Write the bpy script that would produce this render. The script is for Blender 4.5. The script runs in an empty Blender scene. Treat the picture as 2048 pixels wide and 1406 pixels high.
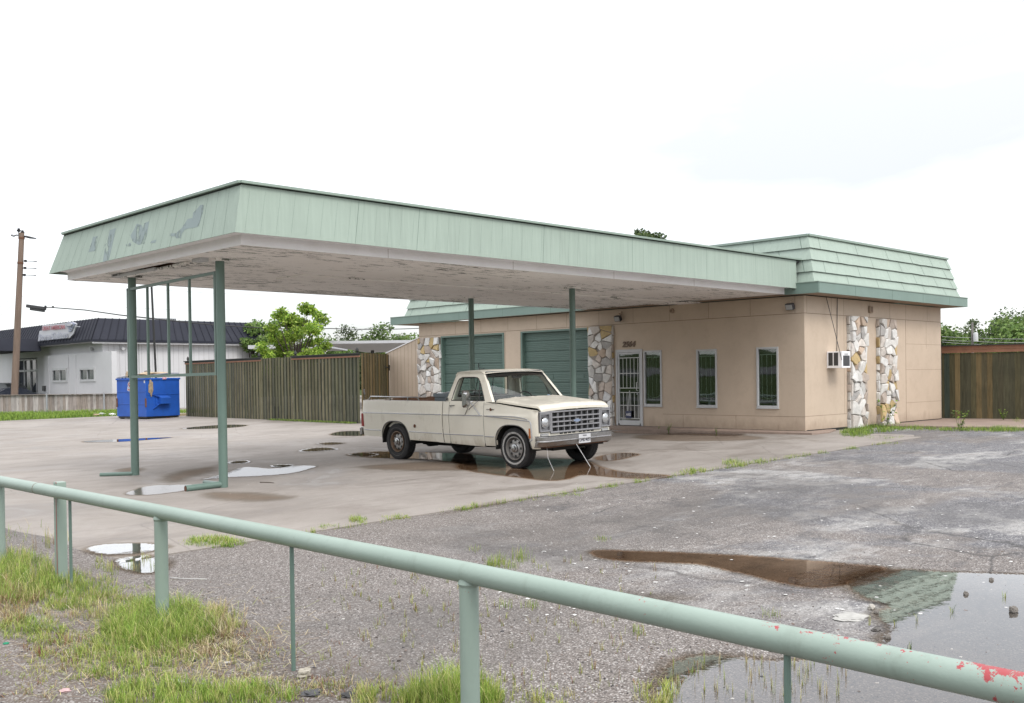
import bpy, bmesh, math, random
from mathutils import Vector, Matrix, noise
from math import sin, cos, pi, radians, sqrt
random.seed(7)
SC = bpy.context.scene
COL = SC.collection
# ---------------------------------------------------------------- camera numbers
CAM = dict(x=-21.46, y=-12.209, z=1.331, yaw=45.797, pitch=-0.645, roll=-0.758, f=2022.049, sy=779.054)
def cam_axes():
    yaw, pt, ro = radians(CAM['yaw']), radians(CAM['pitch']), radians(CAM['roll'])
    F = Vector((cos(pt)*cos(yaw), cos(pt)*sin(yaw), sin(pt)))
    R = Vector((sin(yaw), -cos(yaw), 0)); U = R.cross(F)
    return F, R*cos(ro)+U*sin(ro), -R*sin(ro)+U*cos(ro)
CF, CR, CU = cam_axes()
CC = Vector((CAM['x'], CAM['y'], CAM['z']))
def gz(x, y=0):
    return -.06+.018*min(max(x, -22), 0)
def ray(u, v): return CF+CR*((u-1024)/CAM['f'])+CU*((CAM['sy']-v)/CAM['f'])
def G(u, v, n=0):                      # survey helper: a point of the lot's surface
    z = -.3; r = ray(u, v)
    for _ in range(60):
        p = CC+r*((z-CC.z)/r.z); z = gz(p.x)
    return p
def onx(u, v, x): r = ray(u, v); return CC+r*((x-CC.x)/r.x)
def dp(u, v, d): return CC+ray(u, v)*d

# ---------------------------------------------------------------- helpers
def tag(o, label=None, cat=None, group=None, kind=None):
    if label: o['label'] = label
    if cat: o['category'] = cat
    if group: o['group'] = group
    if kind: o['kind'] = kind
    return o
WL = {}
def wloc(p):
    v = Vector((0, 0, 0))
    while p is not None:
        v += p.location; p = p.parent
    return v
def thing(name, label, cat, loc=(0, 0, 0), rot=(0, 0, 0), group=None):
    o = bpy.data.objects.new(name, None); COL.objects.link(o)
    o.location = loc; o.rotation_euler = rot; o.empty_display_size = .3
    return tag(o, label, cat, group)
class MB:
    def __init__(s): s.v = []; s.f = []; s.m = []; s.att = None
    def add(s, vs, fs, mi=0):
        b = len(s.v); s.v += [Vector(v) for v in vs]
        for f in fs: s.f.append([b+i for i in f]); s.m.append(mi)
        return s
    def box(s, x0, x1, y0, y1, z0, z1, mi=0):
        x0, x1 = min(x0, x1), max(x0, x1); y0, y1 = min(y0, y1), max(y0, y1); z0, z1 = min(z0, z1), max(z0, z1)
        vs = [(x0,y0,z0),(x1,y0,z0),(x1,y1,z0),(x0,y1,z0),(x0,y0,z1),(x1,y0,z1),(x1,y1,z1),(x0,y1,z1)]
        return s.add(vs, [(0,3,2,1),(4,5,6,7),(0,1,5,4),(1,2,6,5),(2,3,7,6),(3,0,4,7)], mi)
    def obox(s, c, ax, ay, az, hx, hy, hz, mi=0):
        c = Vector(c); ax, ay, az = Vector(ax), Vector(ay), Vector(az); vs = []
        for k in (-1, 1):
            for a, b in ((-1,-1),(1,-1),(1,1),(-1,1)): vs.append(c+ax*a*hx+ay*b*hy+az*k*hz)
        return s.add(vs, [(0,3,2,1),(4,5,6,7),(0,1,5,4),(1,2,6,5),(2,3,7,6),(3,0,4,7)], mi)
    def bar(s, a, b, w, h, mi=0, up=(0,0,1)):
        a, b = Vector(a), Vector(b); d = (b-a); L = d.length; d.normalize()
        up = Vector(up)
        if abs(d.dot(up)) > .99: up = Vector((1, 0, 0))
        x = d.cross(up).normalized(); z = x.cross(d)
        return s.obox((a+b)/2, x, d, z, w/2, L/2, h/2, mi)
    def quad(s, a, b, c, d, mi=0): return s.add([a, b, c, d], [(0,1,2,3)], mi)
    def prism(s, poly, z0, z1, mi=0):
        n = len(poly)
        vs = [(p[0], p[1], z0 if not callable(z0) else z0(*p)) for p in poly]+[(p[0], p[1], z1 if not callable(z1) else z1(*p)) for p in poly]
        return s.add(vs, [tuple(range(n))[::-1], tuple(range(n, 2*n))]+[(i, (i+1)%n, n+(i+1)%n, n+i) for i in range(n)], mi)
    def extr(s, poly3, d, mi=0):
        n = len(poly3); d = Vector(d)
        vs = [Vector(p) for p in poly3]; vs += [p+d for p in vs]
        return s.add(vs, [tuple(range(n))[::-1], tuple(range(n, 2*n))]+[(i, (i+1)%n, n+(i+1)%n, n+i) for i in range(n)], mi)
    def tube(s, path, r, n=10, mi=0, cap=True):
        path = [Vector(p) for p in path]; k = len(path)
        rs = r if isinstance(r, (list, tuple)) else [r]*k
        vs = []; nx = None
        for i, p in enumerate(path):
            t = (path[min(i+1, k-1)]-path[max(i-1, 0)]).normalized()
            if nx is None:
                nx = t.cross(Vector((0, 0, 1)))
                if nx.length < .05: nx = t.cross(Vector((0, 1, 0)))
            nx = (nx-t*nx.dot(t)).normalized(); ny = t.cross(nx)
            for j in range(n):
                a = 2*pi*j/n; vs.append(p+(nx*cos(a)+ny*sin(a))*rs[i])
        fs = [(i*n+j, i*n+(j+1)%n, (i+1)*n+(j+1)%n, (i+1)*n+j) for i in range(k-1) for j in range(n)]
        if cap: fs += [tuple(range(n))[::-1], tuple((k-1)*n+j for j in range(n))]
        return s.add(vs, fs, mi)
    def lathe(s, prof, c, axis='x', n=28, mi=0, cap=True):
        # prof: list of (along, radius)
        c = Vector(c); A = {'x': Vector((1,0,0)), 'y': Vector((0,1,0)), 'z': Vector((0,0,1))}[axis]
        B = {'x': Vector((0,1,0)), 'y': Vector((0,0,1)), 'z': Vector((1,0,0))}[axis]; Cc = A.cross(B)
        vs = []
        for a, r in prof:
            for j in range(n):
                t = 2*pi*j/n; vs.append(c+A*a+(B*cos(t)+Cc*sin(t))*r)
        k = len(prof)
        fs = [(i*n+j, i*n+(j+1)%n, (i+1)*n+(j+1)%n, (i+1)*n+j) for i in range(k-1) for j in range(n)]
        if cap and prof[0][1] > 1e-4: fs.append(tuple(range(n))[::-1])
        if cap and prof[-1][1] > 1e-4: fs.append(tuple((k-1)*n+j for j in range(n)))
        return s.add(vs, fs, mi)
    def grid(s, fn, us, vs_, mi=0, flip=False):
        nu, nv = len(us), len(vs_)
        vs = [fn(u, v) for u in us for v in vs_]
        fs = [(i*nv+j, (i+1)*nv+j, (i+1)*nv+j+1, i*nv+j+1) for i in range(nu-1) for j in range(nv-1)]
        if flip: fs = [f[::-1] for f in fs]
        return s.add(vs, fs, mi)
    def build(s, name, mats, parent=None, smooth=False, local=False, bevel=0, label=None, recalc=False, cat=None, group=None, kind=None, loc=None, merge=False):
        me = bpy.data.meshes.new(name)
        off = Vector((0, 0, 0))
        if parent is not None and not local: off = wloc(parent)
        if parent is None and loc is not None: off = Vector(loc)
        me.from_pydata([v-off for v in s.v], [], s.f)
        if not isinstance(mats, (list, tuple)): mats = [mats]
        for m in mats: me.materials.append(m)
        me.polygons.foreach_set('material_index', s.m)
        if recalc or merge:
            bm = bmesh.new(); bm.from_mesh(me)
            if merge: bmesh.ops.remove_doubles(bm, verts=bm.verts, dist=1e-5)
            bmesh.ops.recalc_face_normals(bm, faces=bm.faces)
            bm.to_mesh(me); bm.free()
        if smooth:
            me.polygons.foreach_set('use_smooth', [True]*len(me.polygons))
        me.update()
        o = bpy.data.objects.new(name, me); COL.objects.link(o)
        if parent is not None: o.parent = parent
        elif loc is not None: o.location = loc
        if smooth and smooth != 'all':
            try: me.set_sharp_from_angle(angle=radians(38 if smooth is True else smooth))
            except Exception: pass
        if bevel:
            md = o.modifiers.new('bevel', 'BEVEL'); md.width = bevel; md.segments = 2; md.limit_method = 'ANGLE'; md.angle_limit = radians(50)
        return tag(o, label, cat, group, kind)

def copy_tree(o, parent=None):
    c = o.copy(); COL.objects.link(c); c.parent = parent
    for ch in [k for k in bpy.data.objects if k.parent == o]: copy_tree(ch, c)
    return c
def absorb(a, b):
    """make the surface pattern b part of the mesh a"""
    me, mo = a.data, b.data; d = wloc(b)-wloc(a) if b.parent is not a else b.location
    vs = [v.co.copy() for v in me.vertices]; n = len(vs); vs += [v.co+d for v in mo.vertices]
    fs = [tuple(p.vertices) for p in me.polygons]+[tuple(i+n for i in p.vertices) for p in mo.polygons]
    mats = list(me.materials); off = len(mats); mi = [p.material_index for p in me.polygons]+[p.material_index+off for p in mo.polygons]
    sm = [p.use_smooth for p in me.polygons]+[False]*len(mo.polygons)
    nm = bpy.data.meshes.new(me.name); nm.from_pydata(vs, [], fs)
    for m_ in mats+list(mo.materials): nm.materials.append(m_)
    nm.polygons.foreach_set('material_index', mi); nm.polygons.foreach_set('use_smooth', sm); nm.update()
    a.data = nm
    for k in list(b.children): k.parent = a
    bpy.data.objects.remove(b)
def text_mesh(s, size, origin, right, up, extr=.004, shear=0, width=None, align='LEFT', bold=0):
    cu = bpy.data.curves.new('lettering', 'FONT'); cu.body = s; cu.size = size; cu.extrude = extr; cu.shear = shear
    cu.align_x = align; cu.resolution_u = 3; cu.offset = bold
    o = bpy.data.objects.new('lettering', cu); COL.objects.link(o)
    dg = bpy.context.evaluated_depsgraph_get(); dg.update()
    me = o.evaluated_get(dg).to_mesh()
    vs = [v.co.copy() for v in me.vertices]; fs = [tuple(p.vertices) for p in me.polygons]
    o.evaluated_get(dg).to_mesh_clear(); bpy.data.objects.remove(o); bpy.data.curves.remove(cu)
    k = 1
    if width and vs:
        w = max(v.x for v in vs)-min(v.x for v in vs); k = width/w
    R = Vector(right).normalized(); U = Vector(up).normalized(); N = R.cross(U); O = Vector(origin)
    return [O+R*v.x*k+U*v.y+N*v.z for v in vs], fs

# ---------------------------------------------------------------- materials
DIM = .68
class NT:
    def __init__(s, name):
        s.m = bpy.data.materials.new(name); s.m.use_nodes = True; s.t = s.m.node_tree; s.t.nodes.clear()
        s.out = s.n('ShaderNodeOutputMaterial')
    def n(s, ty, **kw):
        nd = s.t.nodes.new(ty)
        for k, v in kw.items():
            if k in nd.inputs.keys(): nd.inputs[k].default_value = v
            else: setattr(nd, k, v)
        return nd
    def l(s, a, b): s.t.links.new(a, b)
    def coord(s, scale=(1,1,1), rot=(0,0,0), out='Object'):
        tc = s.n('ShaderNodeTexCoord'); mp = s.n('ShaderNodeMapping')
        mp.inputs['Scale'].default_value = scale; mp.inputs['Rotation'].default_value = rot
        s.l(tc.outputs[out], mp.inputs['Vector']); return mp.outputs[0]
    def pos(s, scale=(1,1,1), rot=(0,0,0)):
        tc = s.n('ShaderNodeNewGeometry'); mp = s.n('ShaderNodeMapping')
        mp.inputs['Scale'].default_value = scale; mp.inputs['Rotation'].default_value = rot
        s.l(tc.outputs['Position'], mp.inputs['Vector']); return mp.outputs[0]
    def noise(s, vec, scale=5, detail=4, rough=.55, dist=0, out='Fac'):
        nd = s.n('ShaderNodeTexNoise'); nd.inputs['Scale'].default_value = scale; nd.inputs['Detail'].default_value = detail
        nd.inputs['Roughness'].default_value = rough; nd.inputs['Distortion'].default_value = dist
        s.l(vec, nd.inputs['Vector']); return nd.outputs[out]
    def voro(s, vec, scale=5, feat='F1', out='Distance', rnd=1):
        nd = s.n('ShaderNodeTexVoronoi'); nd.feature = feat; nd.inputs['Scale'].default_value = scale; nd.inputs['Randomness'].default_value = rnd
        s.l(vec, nd.inputs['Vector']); return nd.outputs[out]
    def ramp(s, fac, stops, mode='LINEAR'):
        nd = s.n('ShaderNodeValToRGB'); r = nd.color_ramp; r.interpolation = mode
        while len(r.elements) < len(stops): r.elements.new(.5)
        for e, (p, c) in zip(r.elements, stops):
            e.position = p; e.color = (c, c, c, 1) if not isinstance(c, (tuple, list)) else (*c[:3], 1)
        s.l(fac, nd.inputs[0]); return nd.outputs[0]
    def mix(s, fac, a, b, blend='MIX'):
        nd = s.n('ShaderNodeMix'); nd.data_type = 'RGBA'; nd.blend_type = blend
        for sock, val in ((nd.inputs[0], fac), (nd.inputs[6], a), (nd.inputs[7], b)):
            if hasattr(val, 'links') or hasattr(val, 'is_output'): s.l(val, sock)
            else: sock.default_value = val if not isinstance(val, (tuple, list)) else (*val[:3], 1)
        return nd.outputs[2]
    def math(s, op, a, b=None, clamp=False):
        nd = s.n('ShaderNodeMath'); nd.operation = op; nd.use_clamp = clamp
        for i, val in enumerate((a, b)):
            if val is None: continue
            if hasattr(val, 'is_output'): s.l(val, nd.inputs[i])
            else: nd.inputs[i].default_value = val
        return nd.outputs[0]
    def sep(s, vec):
        nd = s.n('ShaderNodeSeparateXYZ'); s.l(vec, nd.inputs[0]); return nd.outputs
    def bump(s, h, strength=.3, dist=.02, normal=None):
        nd = s.n('ShaderNodeBump'); nd.inputs['Strength'].default_value = strength; nd.inputs['Distance'].default_value = dist
        s.l(h, nd.inputs['Height'])
        if normal is not None: s.l(normal, nd.inputs['Normal'])
        return nd.outputs[0]
    def bsdf(s, color=None, rough=.7, metal=0, spec=.5, normal=None, **kw):
        nd = s.n('ShaderNodeBsdfPrincipled')
        if getattr(s, 'dim', DIM) != 1 and color is not None:
            color = s.mix(1, color, (getattr(s, 'dim', DIM),)*3, 'MULTIPLY')
        for k, val in (('Base Color', color), ('Roughness', rough), ('Metallic', metal), ('Specular IOR Level', spec), ('Normal', normal)):
            if val is None: continue
            if hasattr(val, 'is_output'): s.l(val, nd.inputs[k])
            else: nd.inputs[k].default_value = val if not isinstance(val, (tuple, list)) else (*val[:3], 1)
        for k, val in kw.items(): nd.inputs[k].default_value = val
        return nd.outputs[0]
    def done(s, sh):
        s.l(sh, s.out.inputs['Surface']); return s.m

def paint(name, c, rough=.6, var=.1, scale=1.5, metal=0, spec=.5, bump=.15, bscale=60, dirt=0, dirtc=(.12,.1,.08), stretch=(1,1,1), fine=.06, chips=0, chipc=(.3,.05,.02), bdist=.004, coat=0, dim=None, splash=0):
    t = NT(name); v = t.coord(stretch)
    if dim: t.dim = dim
    n1 = t.noise(v, scale, 5, .6)
    lo = tuple(x*(1-var) for x in c); hi = tuple(min(1, x*(1+var)) for x in c)
    col = t.ramp(n1, [(.3, lo), (.7, hi)])
    n2 = t.noise(v, scale*40, 2, .6)
    col = t.mix(t.ramp(n2, [(.3, fine), (.7, 0)]), col, tuple(x*.55 for x in c))
    if dirt:
        n3 = t.noise(v, scale*2.7, 8, .72)
        col = t.mix(t.ramp(n3, [(.48, 0), (.75, dirt)]), col, dirtc)
    if splash:
        zz = t.sep(t.pos())[2]; k_ = t.math('ADD', t.math('MULTIPLY', zz, -1.6), t.math('MULTIPLY', t.noise(t.pos((1,1,.5)), 3.5, 6, .7), .9))
        col = t.mix(t.ramp(k_, [(.05, 0), (.42, splash)]), col, dirtc)
    if chips:
        n4 = t.noise(v, 14, 6, .7)
        col = t.mix(t.ramp(n4, [(1-chips, 0), (1-chips+.015, 1)]), col, chipc)
    nb = t.noise(v, bscale, 3, .6)
    kw = {'Coat Weight': coat, 'Coat Roughness': .15} if coat else {}
    return t.done(t.bsdf(col, rough, metal, spec, t.bump(nb, bump, bdist), **kw))
def attr_mat(name, rough=.8, var=.12, spec=.3, trans=0, bump=0, bscale=50):
    t = NT(name); t.dim = 1 if trans else DIM; a = t.n('ShaderNodeVertexColor'); a.layer_name = 'col'
    v = t.coord(); n = t.noise(v, 9, 5, .65)
    col = t.mix(1, a.outputs[0], t.ramp(n, [(.25, 1-var), (.75, 1+var)]), 'MULTIPLY')
    nrm = t.bump(t.noise(v, bscale, 4, .6), bump, .006) if bump else None
    sh = t.bsdf(col, rough, 0, spec, nrm)
    if trans:
        tr = t.n('ShaderNodeBsdfTranslucent'); t.l(col, tr.inputs[0])
        mx = t.n('ShaderNodeMixShader'); mx.inputs[0].default_value = trans
        t.l(sh, mx.inputs[1]); t.l(tr.outputs[0], mx.inputs[2]); sh = mx.outputs[0]
    return t.done(sh)
def set_face_colors(o, cols):
    me = o.data; ca = me.color_attributes.new('col', 'FLOAT_COLOR', 'CORNER')
    buf = []
    for p, c in zip(me.polygons, cols): buf += [c[0], c[1], c[2], 1.0]*p.loop_total
    ca.data.foreach_set('color', buf)

M = {}
M['tan'] = paint('tan_painted_siding', (.74,.60,.465), .75, .05, .9, dirt=.25, dirtc=(.4,.3,.22), splash=.55, bscale=90, bump=.25)
M['tan_joint'] = paint('siding_joint', (.30,.215,.155), .9, .1)
M['soffit_tan'] = paint('tan_eave_board', (.45,.34,.25), .8, .08)
def green_roof(name, c, gro=.0):
    t = NT(name); v = t.coord((1,1,1)); n = t.noise(v, .7, 6, .6)
    col = t.ramp(n, [(.3, tuple(x*.93 for x in c)), (.7, tuple(x*1.06 for x in c))])
    st = t.noise(t.coord((9, 9, .35)), 1.2, 4, .6)
    col = t.mix(t.ramp(st, [(.5, 0), (.72, .22)]), col, tuple(x*.6 for x in c))
    st2 = t.noise(t.coord((22, 22, .6)), 1.0, 3, .6)
    col = t.mix(t.ramp(st2, [(.35, .18), (.55, 0)]), col, tuple(min(1, x*1.3) for x in c))
    nb = t.noise(t.coord((30, 30, 1.2)), 1, 3, .6)
    return t.done(t.bsdf(col, .7, 0, .3, t.bump(nb, .35, .008)))
M['green'] = green_roof('pale_green_paint', (.455,.555,.48))
M['green_trim'] = paint('green_trim_paint', (.25,.355,.31), .55, .07, 1.2, dirt=.15, dirtc=(.12,.2,.17))
M['green_metal'] = paint('green_metal_paint', (.17,.26,.22), .42, .07, 1.5, bump=.25, bscale=35, dirt=.12, dirtc=(.09,.13,.1))
M['green_door'] = paint('green_door_paint', (.125,.20,.17), .5, .08, 1.2, dirt=.2, dirtc=(.06,.12,.1))
M['cap_green'] = paint('pale_green_flashing', (.36,.46,.39), .6, .08)
M['gap'] = paint('cap_shadow_dark', (.035,.045,.04), .9, .1)
M['seam'] = paint('green_seam', (.1,.16,.13), .9, .1)
M['white_trim'] = paint('white_trim_board', (.86,.85,.86), .6, .03, .8, dim=1, dirt=.14, dirtc=(.45,.4,.36))
M['white_frame'] = paint('white_window_frame', (.7,.71,.72), .5, .06, 2, dirt=.25, dirtc=(.3,.3,.3))
M['bars'] = paint('white_iron_bars', (.68,.69,.68), .5, .06)
M['black'] = paint('black_paint', (.02,.02,.02), .5, .1)
M['darkgrey'] = paint('dark_grey_metal', (.06,.06,.065), .45, .1)
M['grey_metal'] = paint('grey_metal', (.3,.3,.31), .4, .1, metal=.6)
M['rust'] = paint('rusty_metal', (.17,.075,.04), .85, .3, 6)
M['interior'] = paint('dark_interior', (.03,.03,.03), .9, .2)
def soffit():
    t = NT('peeling_soffit_paint'); t.dim = .97; v = t.pos((1,1,1))
    n0 = t.noise(v, .35, 4, .6)
    base = t.ramp(n0, [(.3, (.86,.82,.785)), (.7, (.95,.92,.89))])
    va = t.pos((1.0, 4.2, 1), (0, 0, .12))
    n1 = t.noise(va, 2.6, 9, .78, .4); n2 = t.noise(t.pos(), .55, 3, .5)
    th = t.math('ADD', n1, t.math('MULTIPLY', t.math('SUBTRACT', n2, .5), .35))
    fl = t.ramp(th, [(.575, 0), (.585, 1)])
    edge = t.ramp(th, [(.545, 0), (.565, .8), (.575, 0)])
    fc = t.ramp(t.noise(t.pos(), 3.0, 3, .6), [(.4, (.13,.12,.105)), (.55, (.22,.24,.21)), (.7, (.33,.31,.28))])
    col = t.mix(fl, base, fc); col = t.mix(edge, col, (.74,.72,.7))
    return t.done(t.bsdf(col, .8, 0, .2, t.bump(fl, .6, .01)))
M['soffit'] = soffit()
def concrete():
    t = NT('stained_concrete'); v = t.pos()
    n = t.noise(v, .22, 7, .6, .6)
    col = t.ramp(n, [(.3, (.29,.26,.23)), (.5, (.40,.362,.327)), (.68, (.47,.43,.395))])
    sx = t.noise(t.pos((1,1,1), (0,0,.3)), .9, 8, .7, .3)
    col = t.mix(t.ramp(sx, [(.5, 0), (.72, .5)]), col, (.27,.235,.21))
    wet = t.noise(t.pos((1,1,1), (0,0,-.5)), .45, 6, .62, .8)
    w = t.ramp(wet, [(.56, 0), (.63, .5)])
    col = t.mix(w, col, (.2,.165,.14))
    g = t.noise(v, 90, 3, .7)
    st = t.noise(t.pos((.5,1.2,1), (0,0,.9)), .8, 9, .78, 1.2); col = t.mix(t.ramp(st, [(.49, 0), (.64, .5)]), col, (.22,.185,.16))
    col = t.mix(t.ramp(g, [(.35, .3), (.6, 0)]), col, (.22,.19,.17))
    sp = t.voro(v, 55); col = t.mix(t.ramp(sp, [(.05, .5), (.1, 0)]), col, (.15,.12,.1))
    crk = t.voro(t.mix(.12, v, t.noise(v, 1.5, 3, .6, 0, 'Color')), .28, 'DISTANCE_TO_EDGE')
    cm = t.ramp(crk, [(.0, .35), (.0025, 0)])
    col = t.mix(cm, col, (.13,.11,.1))
    rg = t.ramp(wet, [(.5, .85), (.66, .42)])
    return t.done(t.bsdf(col, rg, 0, .35, t.bump(g, .25, .004)))
M['concrete'] = concrete()
def lot():
    t = NT('worn_asphalt_and_gravel'); v = t.pos(); xyz = t.sep(v)
    # aggregate in three sizes
    g1c = t.voro(v, 85, out='Color'); g1 = t.sep(g1c)
    peb = t.ramp(g1[0], [(0, (.13,.115,.105)), (.3, (.235,.207,.19)), (.6, (.33,.292,.268)), (.85, (.42,.38,.355)), (.97, (.66,.63,.61))])
    g2 = t.voro(v, 85); peb = t.mix(t.ramp(g2, [(.35, 0), (.75, .8)]), peb, (.085,.07,.06))
    # dark blue-grey asphalt with white worn spots
    asp = t.ramp(g1[1], [(0, (.09,.088,.098)), (.5, (.15,.147,.16)), (.85, (.30,.295,.30)), (1, (.6,.59,.58))])
    wv = t.mix(.3, v, t.noise(v, 1.2, 4, .6, 0, 'Color'))
    big = t.noise(t.pos((.55,1,1), (0,0,-.85)), .42, 8, .68, .5)
    cr = t.noise(v, 2.2, 8, .75)
    pale = t.ramp(g1[2], [(0, (.30,.29,.28)), (.5, (.43,.42,.405)), (1, (.66,.65,.63))])
    far = t.mix(t.ramp(t.math('ADD', big, t.math('MULTIPLY', t.math('SUBTRACT', cr, .5), .5)), [(.5, 0), (.58, .85)]), asp, pale)
    big2 = t.noise(t.pos((1,1,1), (0,0,.4)), .3, 7, .66, .6)
    pinkm = t.ramp(t.math('ADD', big2, t.math('MULTIPLY', t.math('SUBTRACT', cr, .5), .3)), [(.46, 0), (.56, .9)])
    far = t.mix(pinkm, far, peb)
    # worn cracks
    ck = t.voro(t.mix(.25, v, t.noise(v, .9, 5, .7, 0, 'Color')), .38, 'DISTANCE_TO_EDGE')
    ckm = t.math('MULTIPLY', t.ramp(ck, [(0, .8), (.007, 0)]), t.ramp(t.noise(v, .5, 3, .5), [(.48, 0), (.58, 1)]))
    far = t.mix(ckm, far, (.045,.043,.043))
    ck2 = t.voro(t.mix(.35, v, t.noise(v, 2.2, 6, .75, 0, 'Color')), 1.3, 'DISTANCE_TO_EDGE')
    ck2m = t.math('MULTIPLY', t.ramp(ck2, [(0, .75), (.02, 0)]), t.ramp(t.noise(v, .8, 4, .6), [(.5, 0), (.62, 1)]))
    far = t.mix(ck2m, far, (.06,.058,.06))
    fine_ = t.noise(t.pos((.5,1.3,1), (0,0,-.8)), 3.2, 9, .8, .8)
    far = t.mix(t.ramp(fine_, [(.36, .6), (.5, 0)]), far, (.085,.083,.09)); far = t.mix(t.ramp(fine_, [(.56, 0), (.64, .5)]), far, (.52,.505,.49))
    # close to the rail the surface turns into loose gravel and dirt
    nearm = t.math('ADD', t.math('MULTIPLY', xyz[0], -1), t.math('ADD', t.math('MULTIPLY', t.math('SUBTRACT', big2, .5), 6), t.math('MULTIPLY', xyz[1], .25)))
    nm = t.ramp(t.math('DIVIDE', nearm, 20), [(.60, 0), (.69, .92)])
    col = t.mix(nm, far, peb)
    dirt = t.ramp(t.noise(v, 1.1, 8, .7), [(.35, (.10,.075,.06)), (.6, (.2,.16,.135)), (.75, (.3,.27,.24))])
    dirt = t.mix(t.ramp(g1[1], [(.7, 0), (.9, .9)]), dirt, (.42,.4,.38))
    dm = t.ramp(t.math('DIVIDE', t.math('ADD', t.math('MULTIPLY', xyz[0], -1), t.math('MULTIPLY', t.math('SUBTRACT', cr, .5), 1.8)), 25), [(.705, 0), (.725, .75)])
    col = t.mix(dm, col, dirt)
    # damp ground
    dmp = t.noise(t.pos((1,1,1), (0,0,.2)), .33, 5, .6, .5)
    dw = t.ramp(dmp, [(.5, 0), (.64, .42)])
    col = t.mix(dw, col, (.06,.052,.047))
    rg = t.ramp(dmp, [(.5, .85), (.66, .5)])
    h = t.math('ADD', t.math('MULTIPLY', g2, -1), t.math('MULTIPLY', cr, 1.5))
    return t.done(t.bsdf(col, rg, 0, .35, t.bump(h, .55, .008)))
M['lot'] = lot()
def grassland():
    t = NT('grassland'); v = t.pos()
    n = t.noise(v, .35, 8, .7)
    col = t.ramp(n, [(.3, (.035,.062,.016)), (.6, (.065,.095,.028)), (.8, (.11,.13,.05))])
    return t.done(t.bsdf(col, .95, 0, .1, t.bump(t.noise(v, 12, 5, .7), .8, .05)))
M['grassland'] = grassland()
M['road'] = paint('road_asphalt', (.13,.13,.135), .85, .15, .3, bscale=80)
M['slab'] = paint('brown_concrete_walk', (.36,.27,.22), .8, .16, 1.2, dirt=.45, dirtc=(.17,.13,.1), bscale=80)
def water(name='puddle_water', sheen=0, tint=(.74,.68,.61), k=1.55):
    t = NT(name); v = t.pos()
    a = t.n('ShaderNodeVertexColor'); a.layer_name = 'wet'
    d = t.sep(a.outputs[0])
    amp = .75 if k == 0 else .3
    depth = t.math('ADD', d[0], t.math('MULTIPLY', t.math('SUBTRACT', t.noise(v, 1.5, 8, .78, .6), .5), amp))
    depth = t.math('ADD', depth, t.math('MULTIPLY', t.math('SUBTRACT', t.noise(v, 38, 2, .6), .5), .22))
    wmask = t.ramp(depth, [(.49, 0), (.53, 1)])
    dmask = t.ramp(depth, [(.34, 0), (.5, 1)]) if k else t.ramp(depth, [(.42, 0), (.85, 1)])
    cx = t.n('ShaderNodeCombineXYZ'); cx.inputs[2].default_value = 1
    rip = t.bump(t.noise(t.pos((1,1,1)), 5, 3, .6), .045, .01, cx.outputs[0])
    gl = t.n('ShaderNodeBsdfGlossy'); gl.inputs['Roughness'].default_value = .02; gl.inputs[0].default_value = (1,1,1,1); t.l(rip, gl.inputs['Normal'])
    fr = t.n('ShaderNodeFresnel'); fr.inputs[0].default_value = 1.42; t.l(cx.outputs[0], fr.inputs['Normal'])
    tr = t.n('ShaderNodeBsdfTransparent'); t.l(t.ramp(dmask, [(0, (1,1,1)), (.6, (.78,.76,.73)), (1, tint)]), tr.inputs[0])
    refl = gl.outputs[0]; fac = t.math('MULTIPLY', t.math('MULTIPLY', fr.outputs[0], k, True), wmask)
    if sheen:      # a thin wet film on the sloping edge of the hollow
        cf = t.n('ShaderNodeCombineXYZ'); cf.inputs[0].default_value = -.07; cf.inputs[1].default_value = -.05; cf.inputs[2].default_value = 1
        g2 = t.n('ShaderNodeBsdfGlossy'); g2.inputs['Roughness'].default_value = .13; g2.inputs[0].default_value = (1,1,1,1); t.l(cf.outputs[0], g2.inputs['Normal'])
        inner = t.ramp(depth, [(.585, 0), (.60, 1)]) if sheen == 1 else t.ramp(depth, [(.9, 0), (1, 0)])
        m1 = t.n('ShaderNodeMixShader'); t.l(inner, m1.inputs[0]); t.l(g2.outputs[0], m1.inputs[1]); t.l(gl.outputs[0], m1.inputs[2]); refl = m1.outputs[0]
        f2 = t.n('ShaderNodeFresnel'); f2.inputs[0].default_value = 1.45; t.l(cf.outputs[0], f2.inputs['Normal'])
        fac = t.math('MULTIPLY', f2.outputs[0], t.ramp(depth, [(.44, 0), (.50, 1)]))
    mx = t.n('ShaderNodeMixShader'); t.l(fac, mx.inputs[0])
    t.l(tr.outputs[0], mx.inputs[1]); t.l(refl, mx.inputs[2])
    return t.done(mx.outputs[0])
M['water'] = water(); M['ring'] = water('puddle_water_with_wet_rim', 1, (.7,.6,.5)); M['muddy'] = water('muddy_puddle_water', 0, (.80,.65,.52), .8); M['brown'] = water('brown_puddle_water', 0, (.78,.63,.51), 1.2); M['damp'] = water('damp_patch', 0, (.79,.745,.70), 0); M['sheen'] = water('thin_wet_film', 2)
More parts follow.
